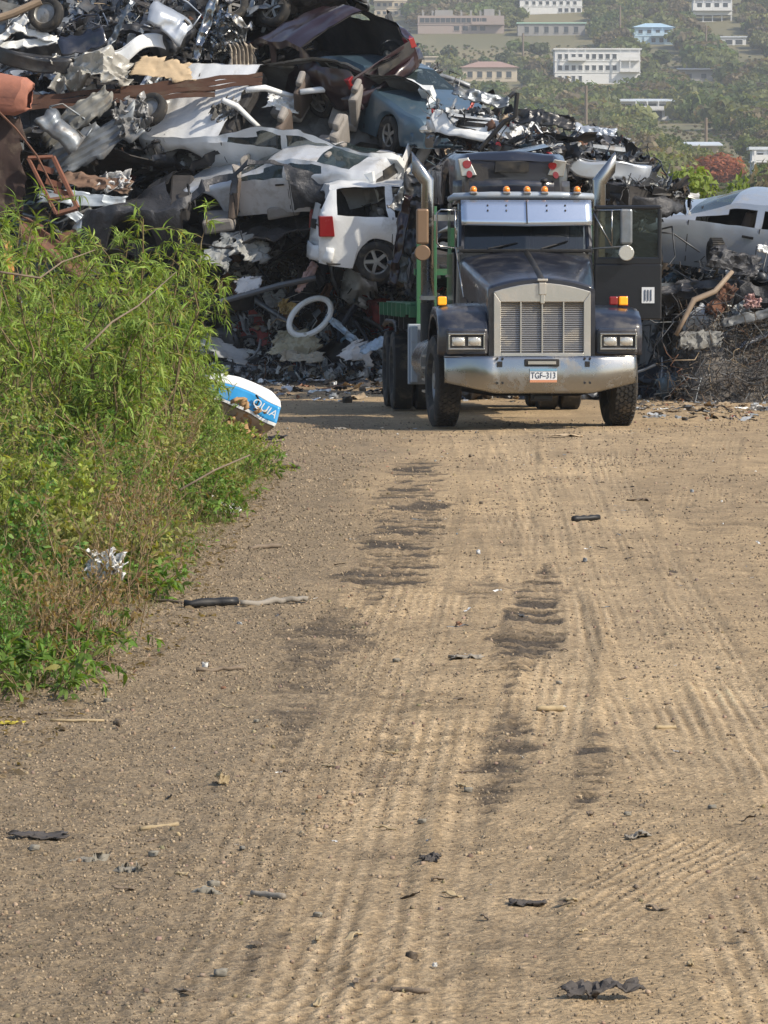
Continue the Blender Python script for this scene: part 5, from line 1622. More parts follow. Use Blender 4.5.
# ------------------------------------------------------------------ larger single pieces of scrap
def bent_sheet(seed, w_, h_, fold=.12, nu=14, nv=8, ribs=0, ribh=.02, taper=0.0):
    """crumpled, torn-edged sheet: broad folds, sharp creases and fine crinkles"""
    nu, nv = int(nu * 1.7), int(nv * 1.7)
    rs = np.random.RandomState(seed); o1 = rs.uniform(0, 50)
    S_, T_ = np.meshgrid(np.linspace(0, 1, nu + 1), np.linspace(0, 1, nv + 1), indexing='ij')
    S_, T_ = S_.ravel(), T_.ravel()
    x = (S_ - .5) * w_ * (1 - taper * T_); y = (T_ - .5) * h_
    q = np.stack([x * 2 / w_ + o1, y * 2 / w_, np.full(len(x), .3)], 1)
    z = fold * vnoise(q, seed) + fold * .6 * (1 - 2 * np.abs(vnoise(q * 2.3, seed + 3))) + fold * .28 * (1 - 2 * np.abs(vnoise(q * 5.7, seed + 5))) + fold * .12 * vnoise(q * 13, seed + 6)
    if ribs: z = z + ribh * np.sin(2 * PI * ribs * T_)
    edge = np.maximum(np.abs(2 * S_ - 1), np.abs(2 * T_ - 1)) ** 6
    e1 = vnoise(np.stack([S_ * 7, T_ * 7, 0 * S_ + 1], 1), seed + 9); e2 = vnoise(np.stack([S_ * 16, T_ * 16, 0 * S_ + 2], 1), seed + 10)
    x = x + min(w_, h_) * (.10 * e1 + edge * .16 * e2); y = y + min(w_, h_) * (.10 * e2 * edge + edge * .14 * e1)
    m = MB()
    vs = [tuple(p) for p in np.stack([x, y, z], 1)]
    fs = [(a * (nv + 1) + b, (a + 1) * (nv + 1) + b, (a + 1) * (nv + 1) + b + 1, a * (nv + 1) + b + 1) for a in range(nu) for b in range(nv)]
    return m.add(vs, fs)
def piece(name, label, cat, m, mt, px, py, Y, rot=(0, 0, 0), solid=.008, group=None, smooth=True, bevel=0):
    o = m.put(name, mt, None, smooth=smooth, solid=solid, auto=35, bevel=bevel)
    o.location = at(px, py, Y); o.rotation_euler = tuple(R(a) for a in rot)
    return tag(o, label, cat, group)
def matc(name, col, rough=.5, metal=0.0):
    if name not in M: M[name] = mat(name, col, rough=rough, metal=metal, col2=tuple(c * .6 for c in col), nscale=4, bump=.004, bscale=9, dirt=(.14, .11, .08), damt=.35)
    return M[name]
S72 = 4300 / 74.0
def L_(pxs, Y=74.5): return pxs / FPX * Y

for k, (px, py, Y, yw, pt, rl, mt, lb) in enumerate([(120, 8, 77.5, 20, 4, 25, 'galv', 'grey crushed car body on the skyline at the top, left of the silver door'),
        (25, 60, 75.8, 160, -6, -30, 'silverpaint', 'silver crushed wreck behind the foil bundle at the left border'),
        (230, 55, 77.0, 20, 8, 20, 'scrapdark', 'dark crushed wreck behind the striped ribs left of the maroon wreck')]):
    l, r = place(px, py, Y, yw, pt, rl)
    make_car('crushed_car', lb, l, r, 'sedan', mt, crusher(140 + 3 * k, .15, 1.5, .4, .7, fine=.03), missing=('trunk',), wheels=(1,), seats=False, tail='red')
# the long brown boards
for k, (x0, y0, x1, y1, th, lb) in enumerate([(25, 103, 215, 88, .16, 'long rusty brown board running across the heap, lower of two'), (120, 92, 262, 78, .13, 'long brown board ending against the white car shell, upper of two')]):
    a, b = at(x0, y0, 74.0), at(x1, y1, 74.0)
    m = MB(); n = 10
    for j in range(3):
        m.tube([a.lerp(b, i / n) + Vector((0, .12 * j, (j - 1) * th * .6 + .02 * math.sin(i * 1.7 + j))) for i in range(n + 1)], th * .36, 4)
    o = m.put('board', matc('brown_board', (.12, .06, .04), .85)); tag(o, lb, 'board')
piece('sheet_metal', 'grey ribbed metal sheet leaning up left in the heap below the brown board', 'scrap sheet', bent_sheet(1, L_(78), L_(24), .08, ribs=3), matc('grey_ribbed', (.26, .26, .24), .6, .2), 78, 118, 73.6, (70, -38, 0))
piece('sheet_metal', 'pair of ribbed grey panels fanned out to the right of the leaning sheet', 'scrap sheet', bent_sheet(2, L_(95), L_(30), .07, ribs=4), matc('grey_ribbed2', (.22, .24, .26), .5, .4), 95, 143, 73.4, (72, -28, 0))
piece('sheet_metal', 'pale bluish torn strip lying flat just above the tall green shoots', 'scrap sheet', bent_sheet(3, L_(85), L_(13), .06), matc('pale_strip', (.42, .47, .52), .45, .3), 82, 199, 73.0, (75, 4, 0))
piece('sheet_metal', 'pale blue grey strip slanting down from the torn flat strip', 'scrap sheet', bent_sheet(4, L_(40), L_(11), .04), matc('pale_strip', (.42, .47, .52)), 82, 222, 72.9, (75, 42, 0))
piece('sheet_metal', 'beige plywood like panel lying on top of the brown boards', 'panel', bent_sheet(5, L_(68), L_(22), .05, taper=.3), M['paletimber'], 163, 70, 74.3, (62, 6, 0))
piece('sheet_metal', 'brown curled panel lying over the pale bluish strip', 'panel', bent_sheet(6, L_(70), L_(14), .12), matc('brown_panel', (.20, .12, .08), .7), 95, 184, 73.2, (68, 8, 0))
piece('foil_bundle', 'crumpled white foil like bundle above the brown boards on the left', 'bundle', bent_sheet(7, L_(75), L_(30), .35, 26, 14), matc('foil', (.55, .54, .50), .4, .3), 90, 73, 74.2, (65, 3, 0), .01)
piece('foil_bundle', 'small shiny crumpled bundle left of the white car shell nose', 'bundle', bent_sheet(8, L_(32), L_(34), .3, 20, 14), matc('foil2', (.42, .42, .42), .35, .5), 132, 118, 73.6, (70, -20, 0), .01)
piece('foil_bundle', 'crinkled white paper bundle in the dark hollow below the grey panels', 'bundle', bent_sheet(9, L_(28), L_(20), .2, 18, 10), matc('paper', (.62, .62, .62), .8), 116, 182, 73.2, (70, 0, 0), .01)
piece('sheet_metal', 'shiny chrome like strip standing upright at the heap top', 'scrap sheet', bent_sheet(10, L_(66), L_(9), .10, 20, 4), M['chrome'], 205, 30, 75.5, (70, -74, 10))
piece('sheet_metal', 'second bright twisted strip curving left of the upright chrome strip', 'scrap sheet', bent_sheet(11, L_(60), L_(6), .12, 20, 4), M['galv'], 120, 28, 75.2, (60, -62, 0))
piece('sheet_metal', 'broad bright crumpled metal sheet at the top, left of the maroon wreck', 'scrap sheet', bent_sheet(12, L_(48), L_(44), .3, 20, 16), M['chrome'], 225, 38, 75.6, (75, -60, 0))
piece('sheet_metal', 'small striped bundle of upright metal ribs right of the bright crumpled sheet', 'scrap sheet', bent_sheet(13, L_(40), L_(24), .04, 18, 24, ribs=6, ribh=.04), matc('beige_ribs', (.38, .33, .27), .5, .3), 243, 66, 75.0, (80, 88, 0))
for k, (px, py, ln, an, lb) in enumerate([(25, 44, 62, 5, 'lowest of three white plastic trims at the upper left border'), (35, 34, 48, -18, 'middle of three white plastic trims at the upper left border'), (12, 30, 40, 42, 'steepest of three white plastic trims at the upper left border')]):
    piece('plastic_trim', lb, 'plastic trim', bent_sheet(20 + k, L_(ln), L_(8), .06, 14, 4), M['white'], px, py, 75.0, (60, -an, 0), .02, 'white plastic trims')
piece('wooden_pole', 'bare tan pole sticking out at the top left corner', 'pole', MB().tube([(-.9, 0, -.28), (0, 0, 0), (.5, 0, .22)], .07, 8), matc('tan_wood', (.35, .26, .18), .8), 12, 14, 74.5, solid=0)
# rusty things at the left border
dm = MB(); dm.lathe_x([(-.6, 0.02), (-.6, .30), (.25, .33), (.38, .25), (.40, .18)], (0, 0, 0), 30, closed=False)
def crumple(seed, amp, sc):
    return lambda v: v + vec3noise(v * sc, seed) * amp + (1 - 2 * np.abs(vec3noise(v * sc * 2, seed + 5))) * amp * .5
o = dm.put('drum', M['rustred'], None, smooth=True, solid=.015, warp=crumple(4, .08, 3.2), auto=30)
o.location = at(6, 98, 72.5); o.rotation_euler = (R(10), R(8), R(-12)); tag(o, 'crumpled orange rusty drum at the left border', 'drum')
m = MB(); c0, c1 = at(28, 158, 72.6), at(56, 214, 72.4)
m.tube([c0, c1], .035, 5); m.tube([c0 + Vector((.42, 0, .02)), c1 + Vector((.36, 0, .10))], .045, 5); m.tube([c1, c1 + Vector((.36, 0, .10))], .05, 5); m.tube([c0, c0 + Vector((.42, 0, .02))], .04, 5)
m.tube([c0.lerp(c1, .75) + Vector((0, 0, 0)), c0.lerp(c1, .75) + Vector((.37, 0, .05))], .04, 5)
mm = bent_sheet(31, .3, .8, .05); mm_v = MB(); 
for (dx, dz) in ((.2, -.2), (.22, -.45), (.28, -.62)): m.box(c0.lerp(c1, -dz) + Vector((dx, .03, 0)), (.28, .02, .10), (0, .3, 0))
o = m.put('rusty_frame', matc('rust_brown', (.22, .09, .055), .85)); tag(o, 'rusty brown box frame with a square hole at the left of the heap', 'frame')
piece('rusty_beam', 'dark rusty plate standing upright below the orange drum', 'beam', bent_sheet(33, L_(100, 72.8), L_(30), .06), matc('rust_dark', (.05, .03, .026), .9), 8, 168, 72.8, (82, 88, 0), .05)
piece('rusty_beam', 'rusty channel beam slanting behind the tall shoots at left', 'beam', bent_sheet(34, L_(78), L_(20), .04, ribs=1, ribh=.07), M['rust'], 52, 250, 71.5, (70, 38, 0), .03)
piece('rusty_beam', 'thin rusty rod arching from the drum down to the box frame', 'rod', MB().tube([(-.6, 0, .75), (-.2, 0, .35), (.15, 0, -.1), (.45, 0, -.7)], .02, 5), M['rust'], 28, 150, 72.2, solid=0)
piece('plastic_sheet', 'bright orange plastic strip hanging among the leaves at the left border', 'plastic strip', bent_sheet(36, L_(60, 60), L_(8, 60), .05), matc('orange_pl', (.6, .28, .08), .5), 9, 265, 60, (85, 84, 0), .01)

# between burnt car, litter and white off roader
piece('sheet_metal', 'pale crumpled panel under the burnt car', 'scrap sheet', bent_sheet(41, L_(34, 72.6), L_(24), .12), matc('paleg', (.42, .43, .42), .6), 250, 250, 72.4, (60, 12, 0))
piece('sheet_metal', 'triangular grey sheet leaning inside the burnt car shell', 'scrap sheet', bent_sheet(42, L_(34, 72.6), L_(38), .06, taper=.8), matc('midg', (.28, .30, .31), .55), 222, 250, 72.3, (70, 30, 0))
piece('board', 'white perforated square board lying on the litter below the burnt car', 'board', bent_sheet(43, L_(24, 72), L_(18), .02), matc('paper', (.62, .62, .62)), 249, 285, 71.9, (55, -6, 0), .02)
piece('sheet_metal', 'olive beige crumpled seat cover sheet in the middle of the litter', 'panel', bent_sheet(44, L_(46, 72), L_(26), .14, 18, 12), matc('olive', (.40, .37, .27), .8), 296, 345, 71.8, (55, 10, 0))
piece('panel', 'beige curved panel at the bottom of the olive beige sheet', 'panel', bent_sheet(45, L_(40, 72), L_(14), .10), matc('beige', (.42, .38, .30), .8), 302, 360, 71.5, (40, 0, 0))
m = MB(); m.tube([(.40 * math.cos(a), 0, .25 * math.sin(a)) for a in np.linspace(0, 2 * PI, 36)], .05, 8)
piece('tyre_ring', 'grey white plastic ring standing tilted above the olive beige sheet', 'ring', m, M['white'], 310, 317, 71.9, (-12, -38, 12), 0)
piece('panel', 'yellow tan padded scrap left of the grey white ring', 'panel', bent_sheet(46, L_(20, 72), L_(14), .12), matc('yellowtan', (.5, .36, .15), .85), 288, 308, 72.0, (60, 20, 0))
piece('sheet_metal', 'pale blue trim strip slanting down right of the ring', 'scrap sheet', bent_sheet(47, L_(42, 72), L_(7), .05), matc('paleblue', (.40, .50, .60), .4, .3), 342, 330, 71.9, (65, 40, 0))
piece('sheet_metal', 'white triangular sheet propped beside the truck tandem wheels', 'scrap sheet', bent_sheet(48, L_(40, 71), L_(22), .06, taper=.7), matc('paper', (.62, .62, .62)), 358, 352, 71.0, (60, 15, 0))
piece('sheet_metal', 'light blue sheet lying just left of the truck wheels', 'scrap sheet', bent_sheet(49, L_(34, 70), L_(12), .05), matc('paleblue', (.40, .50, .60)), 376, 345, 70.5, (50, -20, 0))
piece('sheet_metal', 'mottled white and red torn strip standing below the burnt car tail', 'scrap sheet', bent_sheet(50, L_(34, 72), L_(8), .06), matc('redwhite', (.5, .33, .3), .6), 307, 278, 71.9, (75, -60, 0))
piece('pipe', 'dark pipe lying slanted over the litter right of the perforated board', 'pipe', MB().tube([(-.8, 0, -.2), (.2, 0, .08), (.8, 0, .2)], .05, 8), matc('pipeg', (.16, .17, .18), .5, .4), 268, 290, 71.8, solid=0)
piece('sheet_metal', 'grey plate with a bright edge lying low left in the litter', 'scrap sheet', bent_sheet(51, L_(50, 72), L_(18), .05), matc('midg', (.28, .30, .31)), 225, 350, 71.7, (45, 20, 0))
piece('cushion', 'pink red crumpled cushion between the white car shell and the left exhaust', 'cushion', bent_sheet(52, L_(30), L_(22), .25, 16, 12), matc('redc', (.40, .05, .07), .8), 404, 172, 73.0, (70, 0, 0), .05)
# on the bed edge: torn crumpled car side
for k, (px, py, ln, wd_, an, mt_, lb) in enumerate([(400, 240, 90, 9, 80, M['maroon'], 'dark maroon torn pillar standing at the left edge of the truck load'),
        (412, 215, 80, 18, 86, M['scrapdark'], 'black crumpled side panel hanging at the left edge of the truck load'),
        (402, 262, 40, 12, 84, matc('midg', (.28, .30, .31)), 'grey door panel fragment hanging over the green bed rail'),
        (418, 262, 70, 12, 80, M['burnt'], 'charred strip beside the green post on the truck bed'),
        (408, 190, 50, 16, 60, M['galv'], 'crumpled bare metal corner at the top left of the truck load')]):
    piece('torn_sheet', lb, 'car panel', bent_sheet(60 + k, L_(ln, 56), L_(wd_, 56), .09, 22, 6), mt_, px, py, 55.6 + .1 * k, (82, -an, 0), .015)
# top of the stack right
for k, (px, py, ln, wd_, an, mt_, lb) in enumerate([(590, 130, 52, 9, 8, M['silverpaint'], 'pale bonnet strip on top of the right hand stack'),
        (480, 97, 55, 12, 12, M['galv'], 'bent windscreen frame above the flattened white sedan'),
        (555, 158, 80, 5, 6, matc('tanpipe', (.33, .25, .18), .6), 'long tan rail lying across the right hand stack'),
        (545, 120, 60, 14, 10, M['scrapdark'], 'dark crumpled wing on top of the stack beside the flattened white sedan')]):
    piece('torn_sheet', lb, 'car panel', bent_sheet(70 + k, L_(ln, 62), L_(wd_, 62), .08, 18, 6), mt_, px, py, 61.5, (65, an, 0), .02)
m = MB(); m.tube([(-.5, 0, -.35), (-.15, 0, .05), (.0, 0, .12), (.03, 0, .45)], .035, 8)
piece('bent_pipe', 'bent dark bumper pipe rising above the navy boot lid', 'pipe', m, M['black'], 515, 125, 60.5, solid=0)
# right heap pieces
for k, (px, py, ln, wd_, an, mt_, lb) in enumerate([(690, 287, 92, 9, -6, M['scrapdark'], 'flat dark bumper strip sticking out left below the silver wreck'),
        (735, 262, 50, 24, 14, M['burnt'], 'rounded black wheel arch liner under the silver wreck door'),
        (722, 300, 36, 16, -50, M['rust'], 'curved rusty brown panel above the wire tangle'),
        (738, 312, 22, 12, -30, matc('midg', (.28, .30, .31)), 'small grey box like panel beside the curved rusty panel'),
        (752, 303, 14, 12, 10, matc('pink', (.5, .32, .3), .7), 'small pinkish white scrap at the right border'),
        (752, 318, 60, 10, -14, matc('midg2', (.12, .13, .14)), 'dark metal plank slanting at the right border'),
        (700, 340, 42, 18, -4, matc('concrete', (.24, .24, .23), .9), 'grey mottled slab lying above the wire tangle'),
        (768, 250, 20, 9, 10, M['white'], 'white rag at the right border on the silver wreck'),
        (762, 410, 24, 7, 12, matc('paper', (.62, .62, .62)), 'white sheet on the ground at the right border')]):
    Y_ = 61.2 if k < 8 else 56.5
    piece('scrap_piece', lb, 'scrap piece', bent_sheet(80 + k, L_(ln, Y_), L_(wd_, Y_), .07, 16, 8), mt_, px, py, Y_ - (.15 * k if k < 8 else 0), (65, an, 0), .02)
a = at(676, 335, 59.8); b = at(694, 300, 59.9)
o = MB().tube([a, a.lerp(b, .5), b, b + Vector((.3, .1, .12)), b + Vector((.55, .2, .4))], [.03, .035, .045, .04, .03], 8).put('pipe', matc('tanpipe', (.33, .25, .18)), smooth=True); tag(o, 'tan pipe leaning up beside the open truck door', 'pipe')
m = MB(); m.lathe_x([(-.09, .1), (-.11, .17), (-.08, .21), (.08, .21), (.11, .17), (.09, .1)], (0, 0, 0), 30)
for i in range(30):
    aa = 2 * PI * i / 30; m.box((0, .212 * math.cos(aa), .212 * math.sin(aa)), (.16, .02, .02), (aa, 0, 0))
o = m.put('scrap_tyre', M['rubber'], None, auto=40); o.location = at(716, 253, 61.8); o.rotation_euler = (0, 0, R(8)); tag(o, 'black tyre wedged under the front of the silver wreck', 'tyre')
for k, (px, py, Y_, rr, lb) in enumerate([(640, 190, 66, .30, 'black tyre behind the right exhaust tip'), (330, 205, 75, .3, 'dark tyre between the coupe and the off roader')]):
    m = MB(); m.lathe_x([(-.1, rr * .6), (-.12, rr * .8), (-.08, rr), (.08, rr), (.12, rr * .8), (.1, rr * .6)], (0, 0, 0), 28)
    o = m.put('scrap_tyre', M['rubber'], None, smooth=True, auto=40); o.location = at(px, py, Y_); o.rotation_euler = (0, R(20), R(70)); tag(o, lb, 'tyre')

# repeated torn panels over the face of the tall heap
rs = np.random.RandomState(5)
cols = [('scrapdark', 'black'), ('burnt', 'charred'), ('galv', 'bare grey'), ('silverpaint', 'silver'), ('rust', 'rusty'), ('maroon', 'dark red'), ('bluegrey', 'blue grey')]
for k in range(70):
    X = rs.uniform(-8.2, .2); u = rs.uniform(.1, .95)
    Y = 73.5 + 6 * u
    z = float(heap_h(np.array([[X]]), np.array([[Y]]))[0, 0])
    cm, cn = cols[rs.choice(len(cols), p=[.3, .28, .18, .08, .08, .03, .05])]
    ln = rs.uniform(.6, 1.9); wd_ = rs.uniform(.08, .5)
    o = bent_sheet(200 + k, ln, wd_, .16, 14, 6).put('torn_sheet_metal', M[cm], None, smooth=True, solid=.012, auto=35)
    o.location = (X, Y - .15, z + .25); o.rotation_euler = (R(rs.uniform(35, 100)), R(rs.uniform(-60, 60)), R(rs.uniform(-30, 30)))
    tag(o, 'torn %s car panel jammed into the face of the tall heap' % cn, 'torn panel', 'torn %s panels jammed in the tall heap' % cn)
for k in range(30):
    X = rs.uniform(-8.0, .4); Y = 73.4 + 5 * rs.uniform(0.05, 1)
    z = float(heap_h(np.array([[X]]), np.array([[Y]]))[0, 0])
    ln = rs.uniform(.5, 1.4)
    pts = [(-ln, 0, rs.uniform(-.2, .2)), (-ln * .3, rs.uniform(-.2, .2), rs.uniform(-.1, .2)), (ln * .3, rs.uniform(-.2, .2), rs.uniform(-.2, .2)), (ln, 0, rs.uniform(-.3, .3))]
    o = MB().tube(pts, rs.uniform(.02, .05), 7).put('bent_pipe', M['galv' if k % 2 else 'black'], None, smooth=True)
    o.location = (X, Y - .3, z + .3); o.rotation_euler = (R(rs.uniform(-40, 40)), R(rs.uniform(-60, 60)), R(rs.uniform(-25, 25)))
    tag(o, 'bent %s pipe poking out of the tall heap' % ('grey' if k % 2 else 'black'), 'pipe', 'bent %s pipes in the tall heap' % ('grey' if k % 2 else 'black'))

# small torn bits caught on the wrecks themselves
rs = np.random.RandomState(99)
bpy.context.view_layer.update()
ptsw = []
for o in list(COL.objects):
    if o.parent is not None and o.parent.get('category') == 'wrecked car' and o.type == 'MESH' and o.name.split('.')[0] in ('body', 'roof', 'hood', 'trunk_lid', 'floor_pan'):
        if 'silver car' in o.parent['label'] or 'coupe' in o.parent['label'] or 'navy sedan' in o.parent['label'] or 'blue grey' in o.parent['label'] or 'off roader' in o.parent['label'] or 'maroon sedan' in o.parent['label']: continue
        if 'truck load' in o.parent['label'] or 'truck bed' in o.parent['label']: continue
        n = len(o.data.vertices); a = np.zeros(n * 3); o.data.vertices.foreach_get('co', a); a = a.reshape(-1, 3)
        Mw = np.array(o.matrix_world)
        ptsw.append(a[rs.choice(n, min(n, 330 if 'burnt black car shell' in o.parent['label'] else 110))] @ Mw[:3, :3].T + Mw[:3, 3])
ptsw = np.concatenate(ptsw)
parts = []
for TL_, sh_, sm_ in ((SHEETS, .45, 1), (LONGS, .15, 1.8), (BARS, .2, 1.8), (PIPES, .1, 1.5), (CHUNKS, .1, .5)):
    for V, F in TL_:
        k = int(len(ptsw) * sh_ * 1.3 / len(TL_))
        T = ptsw[rs.choice(len(ptsw), k)] + rs.normal(size=(k, 3)) * .05
        s_ = (.06 + .32 * rs.uniform(size=k) ** 2.5) * sm_
        c = PAL_L[rs.choice(len(PAL_L), k, p=np.array([2.5, 3, 5, 9, 9, .8, 1.2, .8, 2, .6, 5]) / 38.9)] * rs.uniform(.6, 1.3, (k, 1))
        parts.append((V, F, rot_rand(rs, k) * s_[:, None, None], T, c))
V, F, Cc = merge(parts)
o = put_mesh('scrap_metal', np_mesh('scrap_metal', V, F, Cc), M['debris'])
tag(o, 'torn metal bits caught on and between the stacked wrecks', 'scrap metal', kind='stuff')

# recognisable parts lying in the heap
def car_door(lb, px, py, Y, rot, mt, seed):
    t = thing('door_wreckage', at(px, py, Y), lb, 'car door', tuple(R(a) for a in rot))
    W = lambda v: v + vec3noise(v * 1.8 + seed, seed) * .10 + (1 - 2 * np.abs(vec3noise(v * 3.5 + seed, seed + 4))) * .05
    m = MB(); m.grid(lambda s, q: (-.5 + s, .05 * math.sin(q * PI) * -1, -.35 + .62 * q), 12, 8); m.put('panel', M[mt], t, smooth=True, solid=.03, warp=W)
    m = MB(); m.tube([(-.48, 0, .27), (-.30, .02, .62), (.20, .04, .66), (.48, .03, .60), (.50, 0, .27)], .025, 6); m.put('window_frame', M[mt], t, smooth=True, warp=W)
    MB().box((.34, -.08, .16), (.16, .03, .035)).put('handle', M['black'], t, warp=W)
    t.scale = (.78, .78, .78)
def engine(lb, px, py, Y, rot):
    t = thing('engine_block', at(px, py, Y), lb, 'engine', tuple(R(a) for a in rot)); t.scale = (.7, .7, .7)
    m = MB(); m.box((0, 0, 0), (.62, .40, .38)); m.box((0, 0, .24), (.55, .22, .14)); m.put('block', matc('castmetal', (.16, .155, .15), .5, .5), t, bevel=.03)
    for k in range(4): MB().tube([(-.2 + .13 * k, -.2, .1), (-.2 + .13 * k, -.36, .02), (-.18 + .12 * k, -.38, -.15)], .03, 8).put('manifold_pipe', M['rust'], t, smooth=True)
    for y, z, r_ in ((0, -.05, .13), (.14, .12, .07)): MB().tube([(.31, y, z), (.37, y, z)], r_, 20).put('pulley', M['black'], t)
def bumper_piece(lb, px, py, Y, rot, mt, seed):
    m = MB(); m.grid(lambda s, q: (-.85 + 1.7 * s, .35 * abs(2 * s - 1) ** 2.5, -.13 + .26 * q + .02 * math.sin(9 * s)), 24, 6)
    m.grid(lambda s, q: (-.85 + 1.7 * s, .35 * abs(2 * s - 1) ** 2.5 + .14 * q, .13), 24, 2)
    o = m.put('torn_bumper', M[mt], None, smooth=True, solid=.012, auto=40, warp=lambda v: v + vec3noise(v * 2.2, seed) * .09)
    o.location = at(px, py, Y); o.rotation_euler = tuple(R(a) for a in rot); tag(o, lb, 'bumper')
def loose_wheel(lb, px, py, Y, rot, r=.31):
    t = thing('scrap_tyre', at(px, py, Y), lb, 'wheel', tuple(R(a) for a in rot)); h = .1
    m = MB(); m.lathe_x([(-h * .8, r * .62), (-h, r * .75), (-h * .95, r * .93), (-h * .7, r), (h * .7, r), (h * .95, r * .93), (h, r * .75), (h * .8, r * .62)], (0, 0, 0), 32); m.put('tyre', M['rubber'], t, smooth=True, auto=50)
    m = MB(); m.lathe_x([(-h * .8, r * .64), (-h * .5, r * .56), (h * .5, r * .56), (h * .8, r * .64)], (0, 0, 0), 28, closed=False); m.lathe_x([(-h * .3, r * .6), (-h * .5, r * .2), (-h * .55, .01)], (0, 0, 0), 20, closed=False); m.put('rim', M['rim'], t, smooth=True)
def muffler(lb, px, py, Y, rot):
    m = MB(); m.tube([(-.9, 0, .1), (-.5, .03, .02), (-.3, 0, 0)], .03, 8); m.tube([(-.3, 0, 0), (-.26, 0, 0), (.26, 0, 0), (.3, 0, 0)], [.06, .12, .12, .06], 14); m.tube([(.3, 0, 0), (.55, .05, .05), (.7, .2, .0)], .03, 8)
    o = m.put('exhaust_muffler', M['rust'], None, smooth=True, auto=40); o.location = at(px, py, Y); o.rotation_euler = tuple(R(a) for a in rot); tag(o, lb, 'muffler')
car_door('dented silver car door near the top of the heap left of the chrome strip', 168, 22, 74.6, (-25, 28, 5), 'silverpaint', 3)
car_door('dark blue car door in the top left wreckage above the foil bundle', 84, 40, 74.4, (-30, -18, 0), 'navy', 5)
car_door('dull grey car door wedged under the brown boards at left', 60, 130, 73.2, (-35, 40, 0), 'galv', 7)
engine('engine block under the silver coupe rear beside the off roader', 300, 172, 72.6, (-10, 20, -20))
bumper_piece('dark car bumper lying across the heap under the white trims', 40, 62, 74.2, (10, 8, 5), 'scrapdark', 4)
bumper_piece('white car bumper stuck in the wreckage right of the blue car door', 122, 52, 74.4, (-10, -20, 10), 'whitepaint', 6)
bumper_piece('black car bumper curving over the litter below the burnt car', 200, 300, 71.9, (20, 12, -10), 'black', 8)
bumper_piece('silver bumper hanging on the stack right of the navy boot lid', 590, 165, 61.0, (0, 12, 0), 'silverpaint', 12)
loose_wheel('wheel with pale rim at the top left of the heap under the tan pole', 46, 14, 75.0, (0, 15, 70))
loose_wheel('wheel lying tilted in the heap right of the ribbed panels', 150, 110, 73.8, (20, 30, 60))
muffler('rusty exhaust muffler with bent pipes below the box frame', 75, 236, 72.6, (10, -20, 10))
# torn roof and linings inside the open coupe
piece('torn_roofing', 'white roof skin folded back inside the open white car shell', 'roof panel', bent_sheet(801, L_(34), L_(15), .10, 16, 12), M['whitepaint'], 283, 104, 74.0, (62, 14, 0), .012)
piece('torn_roofing', 'grey crumpled lining behind the windscreen opening of the white car shell', 'lining', bent_sheet(802, L_(26), L_(20), .12, 18, 14), M['dullgrey'], 226, 112, 73.9, (65, -30, 0), .012)
for k, (x0, y0, x1, y1, lb) in enumerate([(222, 100, 262, 130, 'pale bent windscreen pillar across the front of the car shell opening'), (246, 90, 300, 98, 'white torn roof rail along the far side of the car shell opening'), (300, 92, 385, 96, 'long white roof rail over the rear seats of the white car shell')]):
    a, b = at(x0, y0, 73.6), at(x1, y1, 73.9)
    o = MB().tube([a, a.lerp(b, .35) + Vector((0, 0, .08)), a.lerp(b, .7) + Vector((0, .05, .03)), b], [.05, .06, .05, .04], 7).put('bent_rail', M['whitepaint'], None, smooth=True); tag(o, lb, 'roof rail')

# ------------------------------------------------------------------ plants on the left verge
def leaf_t(seg=4, droop=.35, fold=.0, wmax=.5):
    """a leaf blade along +x, unit length, arching down"""
    x = np.linspace(0, 1, seg + 1)
    w_ = np.sin(np.clip(x * 1.05 + .08, 0, 1) ** .8 * PI) * .5 * wmax + .004
    z = -droop * x ** 2
    V = np.concatenate([np.stack([x, -w_, z + fold * w_], 1), np.stack([x, w_, z + fold * w_], 1)])
    F = np.array([(i, i + 1, seg + 1 + i + 1, seg + 1 + i) for i in range(seg)])
    return V, F
LEAF_LONG = leaf_t(4, .6, .3, .13)
LEAF_MED = leaf_t(3, .25, .3, .38)
LEAF_SMALL = leaf_t(2, .15, .3, .5)
BLADE = leaf_t(5, .7, .2, .014)

def frames(d, rs, spin=.5):
    """rotation matrices whose x axis follows d and z axis points mostly up"""
    d = d / np.linalg.norm(d, axis=1)[:, None]
    up = np.array([0, 0, 1.0]) + rs.normal(size=d.shape) * spin
    y = np.cross(up, d); y /= np.maximum(np.linalg.norm(y, axis=1), 1e-6)[:, None]
    z = np.cross(d, y)
    return np.stack([d, y, z], 2)

def stems_mesh(paths, radii, sides=4):
    """paths (n, k, 3), radii (n, k) -> quads"""
    n, k, _ = paths.shape
    d = np.gradient(paths, axis=1); d /= np.maximum(np.linalg.norm(d, axis=2), 1e-6)[..., None]
    ref = np.where(np.abs(d[..., 2:3]) > .9, np.array([1.0, 0, 0]), np.array([0, 0, 1.0]))
    a = np.cross(d, ref); a /= np.linalg.norm(a, axis=2)[..., None]; b = np.cross(d, a)
    t = np.arange(sides) * 2 * PI / sides
    V = paths[:, :, None] + radii[:, :, None, None] * (a[:, :, None] * np.cos(t)[None, None, :, None] + b[:, :, None] * np.sin(t)[None, None, :, None])
    base = (np.arange(n) * k * sides)[:, None, None] + (np.arange(k - 1) * sides)[None, :, None]
    q = np.arange(sides); q2 = (q + 1) % sides
    F = np.stack([base + q, base + q2, base + sides + q2, base + sides + q], -1).reshape(-1, 4)
    return V.reshape(-1, 3), F

